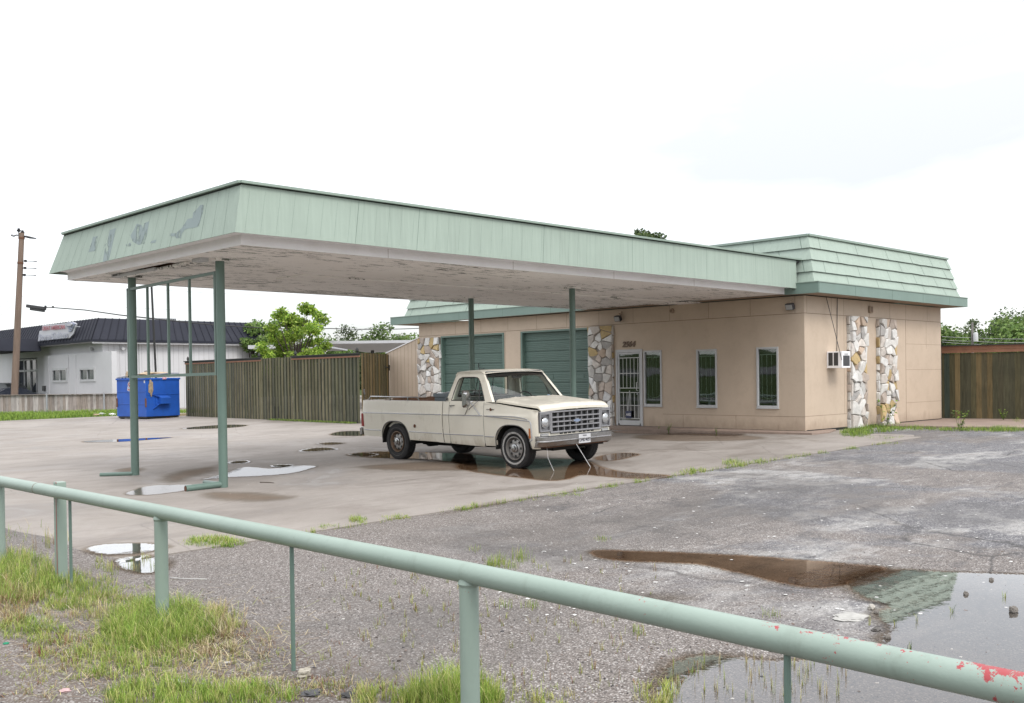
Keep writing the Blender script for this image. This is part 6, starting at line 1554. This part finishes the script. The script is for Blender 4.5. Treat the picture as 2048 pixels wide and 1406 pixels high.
tree('bright_tree', 'bright yellow-green leafy tree standing behind the tall green fence', gb(592, 47), 5.6, (0,0,3.1,1.75,1.5,2.1), 13000, .145, BR, 6, .13, blobs=46, blob_r=.2)
tree('dark_tree', 'darker green tree behind the left side of the bright tree', gb(505, 60), 6.2, (.3,-.3,3.2,1.2,1.2,2.2), 8000, .17, MG, 5, .15, blobs=26)
tree('roof_top_tree', 'tree behind the shop whose top twigs just show over the canopy edge', gb(1290, 62), 11.3, (0,0,8.15,2.3,2,2.85), 7000, .2, DG, 21, .22, blobs=34, blob_r=.2)
spec = [(650,72,4.4,1.7,MG,'low round shrub tree right of the bright tree'), (690,80,4.9,1.9,GG,'grey-green low tree over the left part of the white carport'), (735,84,4.6,2.2,MG,'low spreading tree over the middle of the white carport'), (768,80,5.5,1.5,MG,'pointed light green tree over the white carport'), (815,84,4.8,2.2,GG,'low grey-green tree beside the tan wing wall'), (860,84,5.2,2.2,MG,'low tree mostly behind the left end of the shop'), (455,80,5,2.4,MG,'tree behind the blue-roofed building beside the canopy post')]
for i, (u, d, h, r_, c, lab) in enumerate(spec): tree('background_tree', lab, gb(u, d), h+.9, (0,0,h*.62,r_*1.35,r_,h*.45), 3600, .24, c, 40+i, .12, group='trees far behind the fence', blobs=20, blob_r=.38)
spec = [(1895,52,4.2,1.7,MG,'dense green tree right beside the shop roof, over the right fence'), (1925,56,3.7,1.8,DG,'low dark green tree over the left part of the right fence'), (1958,66,5.3,2.1,GG,'sparse twiggy tree behind the transformer pole'), (2000,56,4.35,2.2,MG,'large bright green tree over the right fence'), (2045,58,4.5,2.3,MG,'green tree over the right fence at the right edge'), (2035,82,6.9,2.9,DG,'tall dark tree rising behind the others at the right edge'), (1985,84,6.1,2.0,DG,'thin dark tree top left of the tall one'), (2110,58,5,3,MG,'tree beyond the right end of the right fence'), (1865,60,4.2,2,MG,'low tree hidden mostly by the right corner of the shop')]
for i, (u, d, h, r_, c, lab) in enumerate(spec): tree('roadside_tree', lab, gb(u, d), h, (0,0,h*.55,r_,r_,h*.43), 5200 if c is not GG else 1800, .2, c, 60+i, .14, group='trees behind the right fence', blobs=22, blob_r=.36 if c is not GG else .2)
tree('tree', 'green tree seen under the porch roof at the far left', gb(12, 95), 5.6, (0,0,3.4,3,2.5,2.0), 2500, .3, MG, 80, .2, blobs=18)
# long tree belt on the horizon all round
rr = random.Random(77); m = MB(); fc = []
for i in range(15000):
    a = rr.uniform(-.5, .62)+radians(CAM['yaw']); d = rr.uniform(150, 175); hh = 4.2+1.8*nz1(a*14)+1.0*nz1(a*55)
    p = CC+Vector((cos(a)*d, sin(a)*d, 0)); z = -.5+rr.random()**.7*hh
    s = rr.uniform(.5,1.1); q = Vector((rr.gauss(0,1),rr.gauss(0,1),rr.gauss(0,.7))).normalized(); b = q.cross(Vector((rr.gauss(0,1),rr.gauss(0,1),rr.gauss(0,1)))).normalized(); p.z = z
    m.add([p-q*s, p+b*s*.6, p+q*s, p-b*s*.6], [(0,1,2,3)]); f = rr.uniform(.7,1.2)*(1+.3*nz1(a*30)); fc.append(tuple(x*f for x in (.07,.11,.045)))
o = m.build('distant_trees', LEAF); set_face_colors(o, fc); tag(o, 'distant belt of trees on the horizon', 'trees', kind='stuff')
# transformer pole
tp = thing('transformer_pole', 'grey power pole with a white cylindrical transformer above the right fence', 'utility pole', dp(1944.5, 760, 50))
a = dp(1944.5, 645, 50); m = MB(); m.tube([(a.x,a.y,-.1),(a.x,a.y,a.z)], [.07,.055], 10); m.build('shaft', paint('grey_pole', (.27,.25,.24), .85), tp, smooth=True)
c = dp(1951.5, 683, 49.8); c2 = dp(1951.5, 667, 49.8); m = MB(); m.lathe([(0,.0),(.0,.11),(c2.z-c.z,.11),(c2.z-c.z+.04,.09),(c2.z-c.z+.06,0)], c, 'z', 16); m.build('transformer', M['white_frame'], tp, smooth=True)
for i, (v0, v1) in enumerate(((673,678),(680,685),(684,692))): wire('wire', [dp(1884, v0, 50), dp(1944, (v0+v1)/2, 50), dp(2060, v1, 50)], ['upper thin wire crossing the trees above the right fence', 'middle thin wire crossing the trees above the right fence', 'lowest thin wire crossing the trees above the right fence'][i], .012, 'grey_metal', 'wires above the right fence')

# ---------------------------------------------------------------- grass and weeds
GRASS = attr_mat('grass_blades', .6, .15, .3, .25)
GN = [(.16,.27,.035), (.21,.32,.05), (.12,.21,.03), (.28,.37,.07), (.33,.38,.11)]; YG = [(.30,.36,.08), (.38,.40,.12), (.22,.30,.055), (.46,.41,.19)]; ST = [(.48,.40,.24), (.36,.28,.16), (.27,.30,.09), (.28,.19,.11), (.52,.45,.31)]; RD = [(.20,.09,.05), (.15,.18,.04), (.25,.13,.07)]
class Grass:
    def __init__(s): s.m = MB(); s.c = []
    def blade(s, x, y, z, h, w, col, rr, lean=.5):
        a = rr.uniform(0, 2*pi); L = Vector((cos(a), sin(a), 0)); S_ = Vector((-L.y, L.x, 0)); le = rr.uniform(.05, lean)*h
        b = len(s.m.v); P = Vector((x, y, z))
        # turn the blade so that most show some width
        for t in (0, .4, .75):
            c = P+L*le*t**2+Vector((0,0,h*(t-.12*lean*t*t))); k = w*(1-.75*t); s.m.v += [c-S_*k/2, c+S_*k/2]
        s.m.v.append(P+L*le*1.15+Vector((0,0,h*(1-.15*lean))))
        s.m.f += [[b,b+1,b+3,b+2],[b+2,b+3,b+5,b+4],[b+4,b+5,b+6]]; s.m.m += [0]*3
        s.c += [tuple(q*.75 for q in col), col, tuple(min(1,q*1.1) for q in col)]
    def build(s, label, nm='grass'):
        o = s.m.build(nm, GRASS); set_face_colors(o, s.c); return tag(o, label, 'grass', kind='stuff')
def pxpatch(g, cu, cv, ru, rv, h, n, pal, seed, w=.0045, lean=.7, clump=.5):
    rr = random.Random(seed); cl = []
    for i in range(max(3, n//14)):
        a = rr.uniform(0, 2*pi); q = sqrt(rr.random()); cl.append((cu+ru*q*cos(a), cv+rv*q*sin(a), rr.uniform(.55,1.2), rr.choice(pal), 1-.45*q))
    for i in range(n):
        c = rr.choice(cl); p = G(c[0]+rr.gauss(0, ru*.035+2), c[1]+rr.gauss(0, rv*.035+1)); hh = h*c[2]*c[4]*rr.uniform(.45, 1.1)
        col = c[3] if rr.random() < .6 else rr.choice(pal); f = rr.uniform(.8,1.2)
        g.blade(p.x+rr.gauss(0,.012), p.y+rr.gauss(0,.012), p.z-.01, hh, w*rr.uniform(.7,1.3), tuple(q*f for q in col), rr, lean)
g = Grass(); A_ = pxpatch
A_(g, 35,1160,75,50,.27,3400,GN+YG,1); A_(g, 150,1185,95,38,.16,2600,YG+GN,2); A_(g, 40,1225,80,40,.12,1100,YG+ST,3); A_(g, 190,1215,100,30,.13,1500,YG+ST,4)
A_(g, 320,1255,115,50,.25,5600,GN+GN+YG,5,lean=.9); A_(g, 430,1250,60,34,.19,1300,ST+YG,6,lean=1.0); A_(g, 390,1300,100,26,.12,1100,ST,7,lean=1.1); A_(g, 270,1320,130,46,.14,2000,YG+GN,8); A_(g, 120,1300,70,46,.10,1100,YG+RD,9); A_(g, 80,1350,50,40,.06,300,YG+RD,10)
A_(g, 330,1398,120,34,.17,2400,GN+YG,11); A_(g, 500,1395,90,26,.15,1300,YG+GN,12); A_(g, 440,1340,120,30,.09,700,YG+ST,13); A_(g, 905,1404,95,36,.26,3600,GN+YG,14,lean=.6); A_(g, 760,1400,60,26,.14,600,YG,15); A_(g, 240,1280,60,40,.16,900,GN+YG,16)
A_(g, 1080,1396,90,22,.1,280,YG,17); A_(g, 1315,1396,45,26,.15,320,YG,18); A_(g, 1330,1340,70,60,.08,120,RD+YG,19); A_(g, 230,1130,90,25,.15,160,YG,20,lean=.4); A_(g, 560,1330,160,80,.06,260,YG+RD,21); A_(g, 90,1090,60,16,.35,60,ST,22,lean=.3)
for i, (u, v, ru, rv, h, n) in enumerate([(150,1330,150,60,.07,1300),(60,1390,60,14,.06,200),(260,1200,60,30,.12,500),(470,1290,70,40,.09,700),(560,1380,120,26,.09,700),(700,1370,100,30,.07,450),(60,1260,70,26,.14,900),(20,1200,60,60,.2,1400)]): A_(g, u, v, ru, rv, h, n, [YG+ST, RD+ST, GN+YG, ST+RD][i % 4], 200+i, lean=1.3)
rs2 = random.Random(5)
for i in range(9000):       # the verge further along the rail
    y = rs2.uniform(-1.2, 18); x = -18.6+rs2.gauss(0,.5)+.4*nz1(y*.6, 7)
    if nz1(x*1.2, y*1.2) < -.1: continue
    g.blade(x, y, gz(x)-.01, rs2.uniform(.05,.2), .006, rs2.choice(GN+YG+ST[:2]), rs2, .8)
for i in range(1500):       # flattened dead stems
    u, v = rs2.gauss(330, 150), rs2.gauss(1290, 55)
    if not (0 < u < 640 and 1150 < v < 1405): continue
    p = G(u, v); a = rs2.uniform(0, 2*pi); L = rs2.uniform(.05, .16); q = Vector((cos(a)*L, sin(a)*L, 0)); w_ = Vector((-sin(a), cos(a), 0))*.0018; z0 = Vector((0,0,rs2.uniform(.005,.02))); z1 = Vector((0,0,rs2.uniform(.0,.05)))
    b = len(g.m.v); g.m.v += [p+z0-w_, p+z0+w_, p+q+z1+w_, p+q+z1-w_]; g.m.f.append([b,b+1,b+2,b+3]); g.m.m.append(0); g.c.append(rs2.choice(ST))
g.build('rough green and straw-coloured grass growing around the posts of the pipe rail')
g = Grass()
for i, (u, v, ru, rv, h, n) in enumerate([(425,1087,62,9,.13,1500),(655,1056,22,4,.08,260),(717,1044,17,6,.14,300),(795,1036,28,3,.08,340),(920,1018,24,4,.08,260),(945,1014,10,3,.1,120),(1125,989,38,4,.07,420),(1045,1000,30,3,.05,120),(1215,972,26,3,.06,200),(1272,963,14,3,.07,160),(1380,946,16,5,.14,300),(1402,942,12,3,.1,160),(1470,930,24,6,.19,420),(1520,925,18,4,.1,240),(1592,914,18,3,.08,160),(1650,906,12,2,.06,60),(1700,898,20,3,.07,180),(1790,886,20,2,.06,120),(1340,955,30,3,.05,90)]):
    A_(g, u, v, ru, rv, h, n, GN+GN+YG, 100+i, .006, .8)
rs3 = random.Random(8)
for i in range(420):
    x = rs3.uniform(-16.5, -1.5)
    if nz1(x*1.7, 31) < -.05: continue
    y = edge_y(x)-.03+rs3.gauss(0,.03)
    for k in range(rs3.randint(2,7)): g.blade(x+rs3.gauss(0,.02), y+rs3.gauss(0,.015), gz(x), rs3.uniform(.02,.09), .005, rs3.choice(GN+YG), rs3, .8)
g.build('grass tufts growing along the joint between concrete and asphalt')
g = Grass()
for i, (u, v, ru, rv, h, n) in enumerate([(1712,868,34,7,.20,1500),(1745,858,50,7,.22,1900),(1775,876,40,3,.07,500),(1830,857,60,3.5,.14,1600),(1930,859,60,3.5,.14,1400),(2010,860,60,3.5,.17,1500),(1770,850,40,5,.24,900),(2040,846,16,6,.2,300)]):
    A_(g, u, v, ru, rv, h, n, GN+[(.06,.12,.025)], 140+i, .008, .8)
g.build('green grass along the edge of the raised side walk by the right wall')
g = Grass(); rr = random.Random(9)
for i in range(15000):
    x = rr.uniform(-9, 1.6); ya_ = far_y(x); t = rr.random(); y = ya_+(39.0-.9*(x-.9)*1.25-ya_)*t; h = .16*(1+.6*nz1(x*.8, y*.8))*(.5 if t < .06 else 1)
    c = rr.choice(GN[:4]); g.blade(x, y, gz(x)-.02, max(.05,h)*rr.uniform(.5,1.1), .02, c, rr, .6)
g.build('strip of green grass between the concrete and the low grey fence')
g = Grass()
for i in range(2600):
    y = rr.uniform(15, 20.5); x = fp(y)[0]-.05-abs(rr.gauss(0,.12)); g.blade(x, y, gz(x)+.01, rr.uniform(.02,.09), .012, rr.choice(DG+GN), rr, .6)
g.build('low mossy grass along the foot of the tall green fence')
g = Grass()
for i in range(260):
    u, v = rr.uniform(640,1330), rr.uniform(1120,1400)
    if 1330-(v-1100)*.2 < u: continue
    for k in range(rr.randint(3,9)): p = G(u+rr.gauss(0,2), v+rr.gauss(0,1)); g.blade(p.x, p.y, p.z, rr.uniform(.02,.08), .0035, rr.choice(RD+YG), rr, .6)
for (u, v, n, h) in ((1205,1079,60,.04),(985,1133,90,.12),(1000,1128,60,.12),(1040,1120,60,.14),(1020,1135,50,.1),(1080,1135,20,.06),(1541,1232,30,.07),(1270,1265,30,.08),(1060,1215,40,.08),(1010,1215,30,.08),(950,1100,30,.05)):
    for k in range(n): p = G(u+rr.gauss(0,9), v+rr.gauss(0,3)); g.blade(p.x, p.y, p.z, h*rr.uniform(.4,1.1), .004, rr.choice(GN+YG), rr, .5)
for i in range(70):
    u, v = rr.uniform(1340,1700), rr.uniform(1325,1405)
    for k in range(rr.randint(2,6)): p = G(u+rr.gauss(0,1.5), v+rr.gauss(0,1)); g.blade(p.x, p.y, p.z, rr.uniform(.03,.1), .003, rr.choice(ST+YG), rr, .3)
for (u, v) in ((1410,1250),(1832,1245),(1905,1225),(1820,1300),(2010,1196),(1740,1250),(1790,1250)):
    for k in range(8): p = G(u+rr.gauss(0,2), v+rr.gauss(0,1)); g.blade(p.x, p.y, p.z, rr.uniform(.03,.07), .004, rr.choice(YG+DG), rr, .5)
g.build('sparse sprigs of grass poking out of the gravel and the shallow water')
def weed(base, h, n, label, seed, cols=MG):
    rr = random.Random(seed); t = thing('weed', label, 'weed', base, group='weeds at the foot of the shop wall'); B = Vector(base)
    m = MB(); l = MB(); fc = []
    for s_ in range(n):
        a = rr.uniform(0, 2*pi); tip = B+Vector((cos(a)*h*.35, sin(a)*h*.35, h*rr.uniform(.6,1))); m.tube([B, B.lerp(tip,.5)+Vector((0,0,h*.06)), tip], [.004,.003,.0015], 5)
        for i in range(16):
            t_ = rr.uniform(.2,1); p = B.lerp(tip, t_)+Vector((0,0,h*.05)); q = Vector((rr.gauss(0,1),rr.gauss(0,1),rr.gauss(0,.4))).normalized()*h*.16; b = q.cross(Vector((0,0,1)))*.3
            l.add([p, p+q*.5+b, p+q, p+q*.5-b], [(0,1,2,3)]); fc.append(rr.choice(cols+BR))
    m.build('stem', GRASS, t).data.color_attributes.new('col','FLOAT_COLOR','CORNER'); 
    for o in [k for k in bpy.data.objects if k.parent == t and k.name.startswith('stem')]: set_face_colors2(o, (.1,.16,.04))
    o = l.build('leaves', LEAF, t); set_face_colors(o, fc)
def set_face_colors2(o, c):
    ca = o.data.color_attributes['col']; ca.data.foreach_set('color', [*c, 1.0]*len(ca.data))
weed((-.92,3.28,-.07), .22, 5, 'tallest leafy weed at the wall foot between the left two slim windows', 1); weed((-.9,3.62,-.07), .13, 4, 'small weed just left of the tallest weed at the wall foot', 2); weed((-.85,1.9,-.07), .15, 4, 'lone small weed at the wall foot below the right slim window', 3); weed((-1.0,4.72,-.07), .08, 3, 'tiny weed at the wall foot by the glass door', 4)
p = G(1919, 862); weed((p.x,p.y,-.06), .52, 6, 'bushy leafy weed in front of the raised side walk', 5); p = G(1772, 855); weed((p.x,p.y,-.06), .75, 4, 'tall thin dry weed beside the right stone strip', 6, GG); weed((7.6,-1.7,0), .32, 8, 'leafy weed at the foot of the right fence', 7)

# ---------------------------------------------------------------- stones and litter
PEB = attr_mat('pebble', .8, .25, .3, 0, .3, 60)
rr = random.Random(15); m = MB(); fc = []
ico = [(0,0,1),(.89,0,.45),(.28,.85,.45),(-.72,.53,.45),(-.72,-.53,.45),(.28,-.85,.45),(.72,.53,-.45),(-.28,.85,-.45),(-.89,0,-.45),(-.28,-.85,-.45),(.72,-.53,-.45),(0,0,-1)]
icf = [(0,1,2),(0,2,3),(0,3,4),(0,4,5),(0,5,1),(1,6,2),(2,7,3),(3,8,4),(4,9,5),(5,10,1),(6,7,2),(7,8,3),(8,9,4),(9,10,5),(10,6,1),(11,7,6),(11,8,7),(11,9,8),(11,10,9),(11,6,10)]
def peb(x, y, s, c, z=None, flat=.55):
    f = [rr.uniform(.7,1.3) for _ in range(12)]; b = gz(x) if z is None else z; ca, sa = cos(x*99), sin(x*99); ax = rr.uniform(.6,1)
    m.add([(x+s*(q[0]*ca-q[1]*ax*sa)*k, y+s*(q[0]*sa+q[1]*ax*ca)*k, b+s*q[2]*flat*k+s*.2) for q, k in zip(ico, f)], icf); fc.extend([c]*20)
PC = [(.2,.17,.15),(.3,.27,.25),(.14,.12,.11),(.42,.4,.38),(.55,.53,.5),(.25,.19,.16),(.09,.085,.09)]
for i in range(9000):
    v = 1090+330*rr.random()**.7; u = rr.uniform(0, 2100); p = G(u, v)
    if p.y > -2.8 and p.x > -17.4: continue
    dn = nz1(p.x*1.1, p.y*1.1)
    if rr.random() > .45+dn: continue
    peb(p.x, p.y, rr.uniform(.003,.009)*(1.7 if rr.random() < .05 else 1), rr.choice(PC))
for i in range(240):     # white chips scattered over the lot
    u, v = rr.uniform(1000,2048), rr.uniform(930,1240); p = G(u, v)
    if p.y > edge_y(p.x): continue
    peb(p.x, p.y, rr.uniform(.008,.022), (.75,.74,.72), flat=.2)
for i in range(40): u, v = rr.uniform(450,1350), rr.uniform(880,1010); p = G(u, v); peb(p.x, p.y, rr.uniform(.006,.014), (.7,.68,.66), gz(p.x)+.012, .2)
o = m.build('gravel', PEB); set_face_colors(o, fc); tag(o, 'loose gravel and pale stone chips scattered over the lot', 'gravel', kind='stuff')
def stone(u, v, s, label, col, seed, z=.5, nm='stone'):
    p = G(u, v); o = crumple(nm, label, nm, (p.x, p.y, p.z+s*z*.6), s, s*.8, s*z, paint(nm+'_surface_'+str(seed), col, .85, .2, 20, bump=.5), seed); return o
stone(608,1354,.042,'fist-sized whitish stone beside the second thin rod of the rail', (.52,.48,.4), 51, .8)
stone(455,1327,.018,'small white stone in the gravel left of the second thin rod', (.7,.69,.66), 52)
stone(1743,1219,.028,'pale rounded stone at the edge of the large puddle', (.5,.47,.42), 53, .8); stone(1752,1262,.03,'dark wet stone where gravel runs into the large puddle', (.14,.13,.12), 54)
for i, (u, v, s, lb) in enumerate([(1932,1190,.022,'grey pebble in the large puddle, nearest its back shore'),(2027,1225,.035,'brown stone standing in the large puddle near the right edge'),(1983,1162,.02,'small dark pebble on the back shore of the large puddle'),(1753,1228,.02,'small grey pebble on the left shore of the large puddle'),(1776,1278,.022,'dark pebble in shallow water just behind the rail')]): stone(u, v, s, lb, (.2,.18,.16), 60+i, .8)
stone(625,1388,.06,'flat dark slate piece in the gravel at the bottom edge', (.09,.09,.095), 55, .2); stone(700,1392,.05,'small black slab right of the slate piece', (.06,.06,.06), 56, .25)
stone(1702,1235,.13,'flat pale dried patch of mortar by the large puddle', (.5,.49,.46), 57, .06)
stone(388,1325,.018,'round black bottle cap in the grass', (.02,.02,.03), 58, .5, 'bottle_cap'); stone(12,1288,.02,'green plastic scrap at the left edge', (.02,.3,.16), 59, .35, 'plastic_scrap')
stone(350,1368,.045,'crumpled white paper in the foreground grass', (.78,.78,.79), 81, .35, 'paper'); stone(130,1383,.032,'pinkish crumpled wrapper on the bare dirt', (.62,.42,.42), 82, .3, 'wrapper'); stone(1004,1213,.014,'tiny white paper scrap in the gravel behind the rail', (.75,.75,.75), 83, .4, 'paper')
p = [G(340,1157), G(365,1162), G(390,1165), G(414,1168)]; m = MB(); m.tube([q+Vector((0,0,.012+.01*i)) for i, q in enumerate(p)], .0035, 5); tag(m.build('cord', paint('white_cord', (.72,.72,.7), .5), None, loc=p[0]), 'short white cord lying on the gravel beside the rail post', 'cord')
for i, (u, v, s) in enumerate(((580,838,.13),(432,833,.12),(365,832,.2),(403,832,.16))):
    p = G(u, v); a = rr.uniform(0,1); m = MB(); m.obox((p.x,p.y,gz(p.x)+.06), (cos(a),sin(a),0), (-sin(a),cos(a),0), (0,0,1), s, .05, .05 if i else .09); tag(m.build('wood_block', paint('cut_timber_'+str(i), (.5,.4,.24), .8, .15, 6), None, loc=p, bevel=.006), ['upright pale timber block at the foot of the board gate', 'small pale timber block on the concrete right of the dumpster', 'long pale timber piece lying right behind the dumpster corner', 'pale timber piece between the dumpster and the canopy post'][i], 'timber', 'pale timber offcuts by the fence')
for i, (u, v) in enumerate(((203,830),(225,831),(192,832))): p = G(u, v); o = crumple('litter', ['white scrap of litter left of the dumpster, farthest from it', 'white bottle-like litter right beside the dumpster', 'yellowish scrap on the grass strip left of the dumpster'][i], 'litter', (p.x,p.y,gz(p.x)+.05), .14, .06, .05, [M['white_frame'], M['white_trim'], CARD][i], 30+i)
p = G(520, 967); m = MB(); m.tube([p+Vector((0,0,.02)), p+Vector((.06,-.1,.02)), p+Vector((.1,-.25,.018))], .007, 5); tag(m.build('twig', BARK, None, loc=p), 'small dark twig on the concrete right of the front post', 'twig')
print('objects', len(bpy.data.objects))
